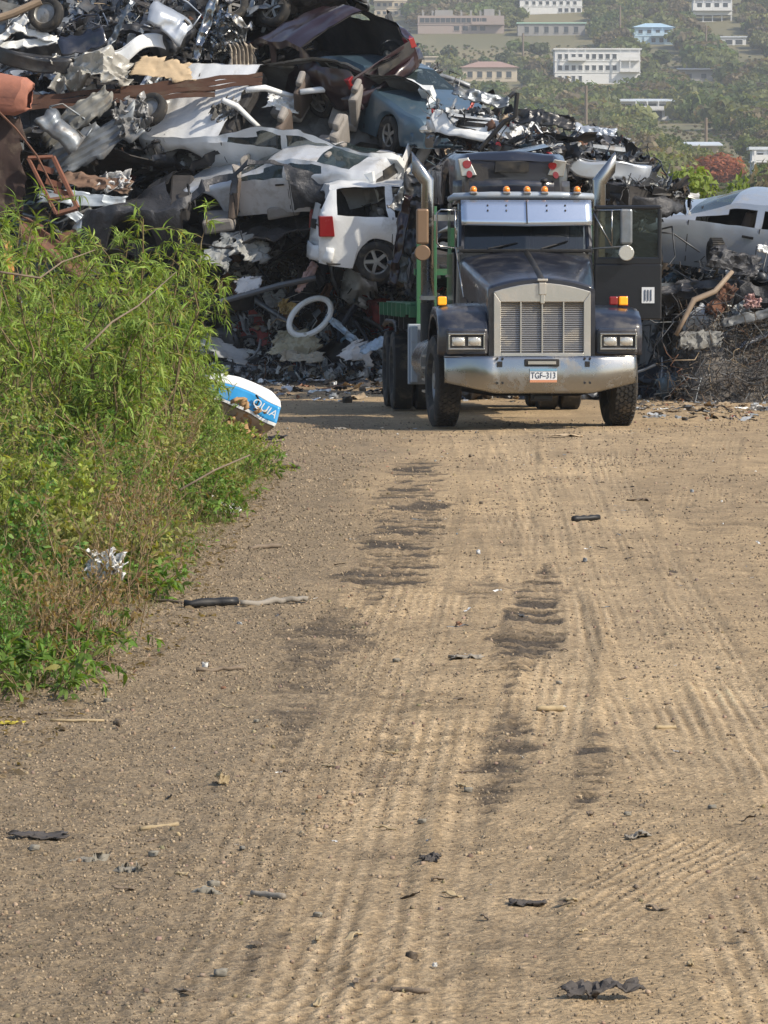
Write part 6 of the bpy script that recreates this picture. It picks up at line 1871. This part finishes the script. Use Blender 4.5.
def arch_paths(rs, n, base_r, height, lean, k=8, hvar=.35, curl=.5):
    a = rs.uniform(0, 2 * PI, n); r0 = rs.uniform(0, base_r, n)
    b = np.stack([r0 * np.cos(a), r0 * np.sin(a), np.zeros(n)], 1)
    h = height * (1 - hvar * rs.uniform(size=n))
    a2 = a + rs.normal(size=n) * .6
    out = lean * rs.uniform(.3, 1, n) * h
    t = np.linspace(0, 1, k)
    pth = b[:, None] + np.stack([np.cos(a2), np.sin(a2), np.zeros(n)], 1)[:, None] * (out[:, None] * t[None] ** 1.6)[..., None]
    pth[..., 2] = h[:, None] * (t[None] - .22 * curl * t[None] ** 3)
    w1 = rs.normal(size=(n, k, 3)) * .02 * height; w1[:, 0] = 0
    return pth + w1

def leafy(name, label, cat, x, y, height, radius, n, leaf, leaf_len, per, col, colv, lean=.6, twigs=5, twig_len=.35, droop=.2, seed=0, group=None, start=.3, stemcol=(.16, .12, .06), scol2=None, spin=.5, hvar=.35, sr=.008):
    rs = np.random.RandomState(seed)
    t = thing(name, (x, y, ground_z(x, y) - .02), label, cat, group=group)
    st = arch_paths(rs, n, radius, height, lean, hvar=hvar)
    K = st.shape[1]
    rad = np.linspace(1, .35, K)[None] * sr * rs.uniform(.6, 1.3, (n, 1))
    V1, F1 = stems_mesh(st, rad)
    # twigs
    m = n * twigs
    si = np.repeat(np.arange(n), twigs); u = rs.uniform(start, 1, m) * (K - 1); i0 = np.minimum(u.astype(int), K - 2); fr = (u - i0)[:, None]
    p0 = st[si, i0] * (1 - fr) + st[si, i0 + 1] * fr
    sd = st[si, i0 + 1] - st[si, i0]; sd /= np.linalg.norm(sd, axis=1)[:, None]
    dr = sd * .6 + rs.normal(size=(m, 3)) * .6 + np.array([0, 0, .25]); dr /= np.linalg.norm(dr, axis=1)[:, None]
    L = twig_len * rs.uniform(.5, 1.2, m)
    kk = np.linspace(0, 1, 5)
    tw = p0[:, None] + dr[:, None] * (L[:, None] * kk[None])[..., None]
    tw[..., 2] -= (droop * L[:, None] * kk[None] ** 2)
    V2, F2 = stems_mesh(tw, np.full((m, 5), sr * .35) * np.linspace(1, .4, 5)[None], 3)
    Fs = np.concatenate([F1, F2 + len(V1)])
    sc = np.array(stemcol)[None] * rs.uniform(.7, 1.3, (len(Fs), 1))
    put_mesh('stems', np_mesh('stems', np.concatenate([V1, V2]), Fs, sc), M['stem'], t)
    # leaves along the twigs
    q = m * per
    ti = np.repeat(np.arange(m), per); u = rs.uniform(.15, 1, q) ** .8 * 4; i0 = np.minimum(u.astype(int), 3); fr = (u - i0)[:, None]
    p = tw[ti, i0] * (1 - fr) + tw[ti, i0 + 1] * fr
    d = (tw[ti, i0 + 1] - tw[ti, i0]); d /= np.linalg.norm(d, axis=1)[:, None]
    ld = d * .7 + rs.normal(size=(q, 3)) * .55; ld[:, 2] -= droop * .6
    Ms = frames(ld, rs, spin) * (leaf_len * rs.uniform(.55, 1.2, q))[:, None, None]
    c = np.array(col)[None] * (1 + colv * rs.normal(size=(q, 1))) + rs.normal(size=(q, 3)) * np.array([.012, .01, .003])
    # older leaves yellow and dry
    old = rs.uniform(size=q) < .07
    c[old] = np.array([.32, .30, .09])
    c = np.clip(c, .008, .5)
    V, F, Cc = merge([(leaf[0], leaf[1], Ms, p, c)])
    put_mesh('foliage', np_mesh('foliage', V, F, Cc), M['leaf'], t)
    return t

def gx(px, Y): return (px - 384) / FPX * Y
GREEN = (.23, .33, .07); GREEN2 = (.145, .25, .045); OLIVE = (.22, .30, .06); YEL = (.29, .36, .08)
# tall bushes with long drooping leaves
talls = [(152, 36, 2.60, .30, 'tall bush with long drooping light green leaves, highest against the burnt car'),
         (50, 32, 2.55, .35, 'tall leafy bush before the rusty beam at the left border'),
         (118, 34, 2.25, .30, 'leafy bush with drooping leaves between the two tallest bushes'),
         (6, 30, 2.60, .30, 'tall bush cut by the left border beneath the orange drum'),
         (172, 40, 1.95, .2, 'slender drooping bush leaning right toward the burnt car tail'),
         (178, 43, 1.2, .25, 'rounded green bush just left of the blue and white container'),
         (85, 29, 1.95, .35, 'dense green bush in front of the two tallest bushes')]
for k, (px, Y, h, r, lb) in enumerate(talls):
    leafy('leafy_bush', lb, 'bush', gx(px, Y), Y, h, r, 15, LEAF_LONG, .105, 16, GREEN, .30, lean=.22, twigs=15, twig_len=.30, droop=.35, seed=300 + k, group='tall drooping bushes on the left verge', start=.35, sr=.011)
# lower, dense fine-leaved weeds: a bank along the road
weeds = []
rs = np.random.RandomState(21)
for row, (dpx, hh) in enumerate(((0, .42), (1, .80), (2, 1.15), (3, 1.42), (4, 1.5))):
    for Y in np.arange(18.6 + .4 * row, 47, 2.3):
        e = np.interp(Y, [17, 21.5, 25, 30.5, 37, 46, 52], [-1.66, -1.42, -1.45, -1.38, -1.30, -1.65, -2.0])
        X = e - .12 - dpx * .42 + rs.uniform(-.15, .15)
        if X < -0.104 * Y - .8: continue
        hh_ = hh
        pxx = 384 + FPX * (X + .35) / Y
        if pxx > 214 and Y < 47:
            lim = 1.7 - (432 - 280) * Y / FPX
            if lim < .12: continue
            hh_ = min(hh, lim)
        weeds.append((X, Y + rs.uniform(-.5, .5), hh_ * rs.uniform(.8, 1.1), row))
for k, (X, Y, h, row) in enumerate(weeds):
    c = [OLIVE, GREEN2, YEL, GREEN, GREEN2][row] if rs.uniform() < .45 else [YEL, GREEN2, (.12, .24, .05), (.30, .32, .10)][rs.randint(0, 4)]
    leafy('weed_clump', 'fine leaved green and straw coloured weed clump in the bank beside the dirt road', 'weed', X, Y, h, .34, 24, LEAF_SMALL if k % 3 else LEAF_MED, (.030, .036, .048, .026)[k % 4] + .003 * row, 14,
          c, .25, lean=.5, twigs=10, twig_len=.26, droop=(.15, .4, 0, .25)[k % 4], seed=400 + k, group='fine leaved weed clumps along the left verge', start=.15, stemcol=(.22, .17, .09), spin=.9, hvar=.5, sr=.005)
# dry tan stalks in front
for k, (px, Y, h, lb) in enumerate([(100, 20.5, .85, 'dry tan feathery weed in front of the green bank'), (128, 26, 1.15, 'tallest dry tan feathery weed in the middle of the green bank'), (150, 24, .7, 'dry tan weed leaning over the road edge right of the white litter'),
                                    (40, 18.8, .5, 'dry grey brown bunch of twigs at the lower left edge of the green bank'), (70, 19.3, .42, 'dense dark dry tuft below the white litter'), (180, 33, .9, 'dry tan weed among green ones left of the road bend')]):
    leafy('dry_weed', lb, 'dry weed', gx(px, Y), Y, h, .20, 16, LEAF_SMALL, .03, 5, (.26, .19, .09), .25, lean=.5, twigs=9, twig_len=.20, droop=.0, seed=600 + k, group='dry weeds on the left verge', start=.2, stemcol=(.27, .19, .11), spin=1.0, sr=.004)
# low creeping greens near the camera
for k, (px, py, h, lb) in enumerate([(20, 690, .28, 'low broad leaved weed at the lower left border'), (58, 655, .25, 'small broad leaved weed right of the low one at the left border'),
                                     (120, 560, .22, 'low green mat of weeds beside the lying black pipe'), (165, 600, .2, 'ragged green weeds touching the black pipe end'),
                                     (235, 520, .3, 'low green weed spreading onto the road edge at the bend'), (265, 480, .3, 'arching leafy shoot reaching over the road right of the bank')]):
    g = G(px, py)
    leafy('low_weed', lb, 'weed', g.x - (.22 if k > 2 else 0), g.y, h, .26, 20, LEAF_MED, .06, 7, GREEN2, .25, lean=1.2, twigs=6, twig_len=.16, droop=.3, seed=640 + k, start=.1, sr=.004)
# bare brown branches
for k, (pts, lb) in enumerate([([(0, 272, 24), (40, 278, 24.2), (62, 262, 24.4), (95, 250, 24.6)], 'bare brown branch arching over the left of the green bank'),
                               ([(84, 350, 24), (112, 322, 24.2), (138, 306, 24.5), (176, 272, 25)], 'thin bare branch running up right through the green bank'),
                               ([(180, 490, 25), (215, 470, 25.2), (250, 455, 25.4)], 'dark bent twig hanging over the edge of the bank')]):
    o = MB().tube([P(*p) for p in pts], [.007, .006, .005, .003][:len(pts)], 6).put('bare_branch', M['wood'], None, smooth=True); tag(o, lb, 'branch')
# grass between the clumps: stuff
rs = np.random.RandomState(31)
n = 26000
Yq = 17 + 31 * rs.uniform(size=n) ** .9
e = np.interp(Yq, [17, 21.5, 25, 30.5, 37, 46, 52], [-1.55, -1.25, -1.25, -1.15, -1.05, -1.5, -1.9])
Xq = e + .12 - np.abs(rs.normal(size=n)) * 1.3
keep = Xq > -0.104 * Yq - 1.0
Xq, Yq, e = Xq[keep], Yq[keep], e[keep]; n = len(Xq)
hq = (.08 + .45 * np.clip((e - Xq) / 1.2, 0, 1)) * rs.uniform(.3, 1.3, n)
d = np.stack([rs.normal(size=n) * .45, rs.normal(size=n) * .45, np.ones(n)], 1)
c = np.where((rs.uniform(size=n) < .45)[:, None], np.array([.30, .23, .12]), np.array([.12, .18, .04])) * rs.uniform(.6, 1.3, (n, 1))
V, F, Cc = merge([(BLADE[0], BLADE[1], frames(d, rs, 1.0) * hq[:, None, None], np.stack([Xq, Yq, np.zeros(n)], 1), c)])
o = put_mesh('grass', np_mesh('grass', V, F, Cc), M['leaf']); tag(o, 'thin green and dry grass between the weeds', 'grass', kind='stuff')
# dead leaves and twigs under and before the plants
n = 5000
Yq = 14.5 + 26 * rs.uniform(size=n) ** 1.2
e = np.interp(Yq, [14, 17, 21.5, 25, 30.5, 37, 46], [-1.3, -1.2, -.85, -.95, -.95, -.85, -1.4])
Xq = e - rs.uniform(0, 1.0, n) ** 1.3 * 1.2
ld = np.stack([rs.normal(size=n), rs.normal(size=n), rs.normal(size=n) * .15], 1)
c = np.array([.24, .18, .11]) * rs.uniform(.5, 1.5, (n, 1))
zq = np.array([ground_z(a, b_) for a, b_ in zip(Xq, Yq)]) + .012
V, F, Cc = merge([(LEAF_MED[0], LEAF_MED[1], frames(ld, rs, .5) * (.012 + .05 * rs.uniform(size=n) ** 2)[:, None, None], np.stack([Xq, Yq, zq], 1), c)])
o = put_mesh('leaf_litter', np_mesh('leaf_litter', V, F, Cc), M['leaf']); tag(o, 'dry fallen leaves and chaff under the roadside weeds', 'leaf litter', kind='stuff')

# ------------------------------------------------------------------ blue and white container lying at the road edge
M['blue'] = mat('bright_blue_panel', (.03, .28, .60), rough=.35, coat=.4, dirt=(.4, .36, .3), damt=.2)
Yc = 44.0
A = P(208, 378, Yc + .3); B_ = P(279, 397, Yc)
cont = thing('plastic_container', (P(250, 430, Yc).x, Yc, 0), 'dented white and blue plastic container with white lettering lying at the plant edge', 'container')
o0 = cont.location
def cpt(px, py, Y): return P(px, py, Y) - o0
# cross-section path of the upper hull: far left to right end, several rows from top to bottom
top = [(205, 376), (222, 375), (240, 379), (258, 386), (272, 394), (279, 401)]
mid1 = [(207, 381), (224, 383), (240, 388), (257, 396), (270, 403), (280, 408)]
mid2 = [(203, 394), (220, 398), (236, 404), (252, 412), (266, 419), (276, 424)]
low = [(206, 399), (221, 401), (236, 407), (251, 415), (264, 422), (274, 427)]
bot = [(210, 420), (222, 424), (234, 430), (246, 434), (256, 434), (265, 433)]
def strip(rowsY, name, mt, par):
    m = MB()
    def fn(s, t):
        f = s * 5; i = min(int(f), 4); q = f - i
        g = t * (len(rowsY) - 1); j = min(int(g), len(rowsY) - 2); w_ = g - j
        def pp(r_, dy): a = r_[i]; b = r_[i + 1]; return cpt(a[0] + (b[0] - a[0]) * q, a[1] + (b[1] - a[1]) * q, Yc + dy - .12 * s)
        return pp(*rowsY[j]).lerp(pp(*rowsY[j + 1]), w_)
    m.grid(fn, 18, 8)
    return m.put(name, mt, par, smooth=True, solid=.012, warp=lambda v: v + vec3noise(v * 6, 4) * .012)
strip([(top, .55), (top, .18), (mid1, .03)], 'lid', M['white'], cont)
bl = strip([(mid1, .03), (mid2, -.02)], 'side_panel', M['blue'], cont)
strip([(mid2, -.03), (low, -.035)], 'rim_strip', M['white'], cont)
strip([(low, .0), (bot, .15)], 'base', matc('dirtywhite', (.5, .43, .36), .8), cont)
m = MB(); e1 = [cpt(279, 401, Yc - .12 + .18), cpt(280, 408, Yc - .09), cpt(276, 424, Yc - .14), cpt(274, 427, Yc - .15), cpt(265, 433, Yc + .03), cpt(268, 430, Yc + .5), cpt(279, 402, Yc + .43)]
m.add(e1, [tuple(range(7))]); m.put('end_panel', M['white'], cont)
c0 = cpt(265, 408.5, Yc - .16)
d1 = (cpt(272, 413, Yc - .17) - cpt(258, 404, Yc - .12)).normalized(); nrm = Vector((.1, -1, .15)).normalized()
up_ = nrm.cross(d1) * -1
Rm = Matrix((d1, d1.cross(nrm) * -1, nrm)).transposed()
if Rm.col[1].z < 0: Rm.col[1] = -Rm.col[1]; 
up_ = nrm.cross(d1); up_ = up_ if up_.z > 0 else -up_
Rm = Matrix(((d1.x, up_.x, nrm.x), (d1.y, up_.y, nrm.y), (d1.z, up_.z, nrm.z)))
text_mesh('lettering', 'QUIA', .12, Matrix.Translation(c0) @ Rm.to_4x4(), M['white'], bl, .004)
m = MB(); m.tube([cpt(256, 395, Yc - .1), cpt(259, 400, Yc - .11), cpt(257, 405, Yc - .12), cpt(253, 403, Yc - .11)], .012, 5); m.put('crack', M['black'], bl)
m = bent_sheet(91, .35, .28, .12, 12, 10); o = m.put('foam_padding', matc('foamtan', (.45, .28, .14), .9), cont, smooth=True, solid=.04); o.location = cpt(247, 420, Yc - .02); o.rotation_euler = (R(80), R(20), 0)

# ------------------------------------------------------------------ single pieces lying on the road
def gp(px, py, dz=0.0):
    g = G(px, py); g.z = ground_z(g.x, g.y) + dz; return g
def stick(name, lb, cat, p0, p1, r, mt, wob=.01, n=7, rise=.0):
    a, b = gp(*p0, r * .7), gp(*p1, r * .7)
    rs = random.Random(int(p0[0] + p0[1]))
    pts = [a.lerp(b, i / n) + Vector((0, rs.uniform(-wob, wob) * 2, abs(rs.uniform(0, wob)) + rise * math.sin(i / n * PI))) for i in range(n + 1)]
    o = MB().tube(pts, [r * rs.uniform(.75, 1.15) for _ in pts], 8).put(name, mt, None, smooth=True); return tag(o, lb, cat)
M['greyrag'] = matc('grey_rag', (.30, .27, .23), .9)
stick('black_pipe', 'short black pipe lying at the verge, left part of the long pale branch', 'pipe', (184, 609), (237, 608), .024, M['black'], .004)
stick('branch', 'pale grey twisted branch lying on the road right of the black pipe', 'branch', (240, 610), (308, 604), .017, M['greyrag'], .022, 12)
stick('stick', 'thin tan stick just above the black pipe', 'stick', (152, 603), (196, 606), .008, M['wood'], .01)
stick('stick', 'dark stick on the verge above the pale branch', 'stick', (248, 545), (280, 543), .014, M['wood'], .01)
stick('stick', 'tan stick at the road bend beside the weeds', 'stick', (258, 468), (300, 470), .02, M['wood'], .015)
stick('stick', 'flat bark piece in front of the low weeds', 'bark', (196, 671), (243, 669), .009, M['wood'], .012)
stick('stick', 'straw coloured stalk before the lowest weeds at the left', 'stick', (50, 719), (104, 718), .006, matc('straw', (.42, .33, .2), .9), .004)
stick('stick', 'small pale stick with a hooked end in the lower left middle', 'stick', (252, 893), (284, 897), .009, M['greyrag'], .004)
stick('stick', 'tan splinter lying alone on the lower left road', 'stick', (140, 824), (178, 820), .008, matc('straw', (.42, .33, .2)), .004)
stick('stick', 'thin splinter at the bottom centre of the road', 'stick', (392, 991), (430, 993), .007, M['wood'], .004)
stick('rod', 'short black rod on the road below the truck', 'rod', (573, 520), (599, 519), .022, M['black'], .002)
stick('stick', 'pale flat stick in the centre of the road', 'stick', (537, 708), (564, 707), .012, matc('straw', (.42, .33, .2)), .003)
stick('stick', 'pale chip on the right of the road centre', 'stick', (656, 729), (676, 727), .008, matc('straw', (.42, .33, .2)), .003)
def flat(name, lb, cat, px, py, w_, h_, mt, fold=.02, seed=1, rz=0, tilt=(0, 0), dz=.02, solid=.004):
    g = gp(px, py, fold * .35)
    o = bent_sheet(seed, w_, h_, fold, 12, 8).put(name, mt, None, smooth=True, solid=solid, auto=35)
    o.location = g; o.rotation_euler = (R(tilt[0]), R(tilt[1]), R(rz)); return tag(o, lb, cat)
flat('metal_scrap', 'dark crumpled sheet with raised pointed tip at the bottom of the road', 'scrap', 602, 999, .19, .05, matc('dustyscrap', (.09, .08, .075), .8, .2), .035, 5, 14, (14, -5), .015)
flat('metal_scrap', 'small dark crushed can on the road below centre', 'scrap', 430, 860, .05, .04, matc('dustyscrap', (.11, .10, .09)), .012, 6, 0, (20, 0), .02)
flat('metal_scrap', 'small crumpled grey scrap between the diagonal tyre marks', 'scrap', 638, 841, .07, .05, M['greyrag'], .014, 7)
flat('metal_scrap', 'greyish lump pressed into the road at lower centre', 'scrap', 527, 901, .09, .06, matc('dustyscrap', (.11, .10, .09)), .012, 8)
flat('rag', 'cream crumpled paper in the centre left of the road', 'paper', 466, 659, .13, .08, M['greyrag'], .02, 9)
flat('rag', 'dark flat scrap at the left edge of the lower road', 'rag', 40, 836, .16, .10, matc('dustyscrap', (.11, .10, .09)), .012, 10)
flat('stone', 'grey flat stone on the lower left road', 'stone', 87, 857, .09, .05, matc('stone', (.26, .24, .2), .9), .008, 11, solid=.03)
flat('stone', 'brown grey flat stone right of the first flat stone', 'stone', 128, 867, .06, .04, matc('stone', (.26, .24, .2)), .008, 12, solid=.02)
flat('stone', 'dark small stone pair on the lower left road', 'stone', 203, 892, .08, .04, matc('stone', (.26, .24, .2)), .012, 13, solid=.02)
flat('leaf', 'curled pale leaf on the left of the road', 'leaf', 221, 783, .05, .03, matc('straw', (.42, .33, .2)), .03, 14, 40, (30, 0))
flat('plank', 'brown board lying on the ground right of the truck', 'board', 690, 405, .75, .22, M['wood'], .02, 15, -20, solid=.03)
flat('plank', 'white strip lying against the foot of the wire tangle', 'strip', 655, 397, .55, .08, M['white'], .02, 16)
flat('scrap', 'brown chip on the road right of the black rod', 'scrap', 639, 501, .18, .08, M['wood'], .02, 17)
flat('rag', 'pale crumpled scrap on the ground left of the front wheel', 'scrap', 341, 428, .14, .08, M['greyrag'], .02, 18)
flat('rag', 'brown cardboard on the ground right behind the front wheel', 'cardboard', 566, 438, .35, .14, M['paletimber'], .02, 19)
flat('rag', 'yellow fallen leaf at the lower left border', 'leaf', 12, 722, .09, .045, matc('yleaf', (.5, .42, .05), .7), .008, 20)
# rubbish caught in the plants
o = bent_sheet(25, .19, .14, .09, 26, 20).put('plastic_bag', M['white'], None, smooth=True, solid=.003, auto=30); o.location = P(106, 566, 20.6); o.rotation_euler = (R(70), 0, 0); tag(o, 'white torn plastic bag caught low in the weeds', 'plastic bag')
flat('plastic_bag', 'greyish cloth caught in the weeds below the road bend', 'cloth', 163, 520, .3, .12, M['greyrag'], .06, 26, 0, (50, 0), .15, .003)
flat('plastic_bag', 'small white crumpled bag at the road edge right of the greyish cloth', 'plastic bag', 222, 512, .26, .12, M['white'], .1, 27, 0, (50, 0), .08, .003)
flat('cloth', 'dark rag lying beside the blue and white container', 'cloth', 262, 441, .45, .25, M['black'], .06, 28)
rs = np.random.RandomState(44)
for k in range(46):
    px = rs.uniform(30, 740); py = rs.uniform(640, 1010)
    g = G(px, py)
    mt = [M['wood'], matc('straw', (.42, .33, .2)), matc('stone', (.26, .24, .2))][k % 3]; nm = ['wood_chip', 'straw_bit', 'pebble'][k % 3]
    if k % 3 == 2:
        V, F = chunk_template(400 + k, 3, .4)
        o = put_mesh('pebble', np_mesh('pebble', V * np.array([1, .8, .55]) * rs.uniform(.018, .035), F), mt, smooth=True)
    else:
        o = bent_sheet(300 + k, rs.uniform(.03, .09), rs.uniform(.008, .02), .008, 6, 3).put(nm, mt, None, smooth=True, solid=.004)
    o.location = (g.x, g.y, ground_z(g.x, g.y) + .008); o.rotation_euler = (0, 0, rs.uniform(0, 3.1))
    tag(o, ['small brown wood chip lying on the dirt road', 'short straw coloured bit lying on the dirt road', 'single grey pebble lying loose on the dirt road'][k % 3], ['wood chip', 'straw', 'pebble'][k % 3], ['wood chips on the road', 'straw bits on the road', 'pebbles on the road'][k % 3])
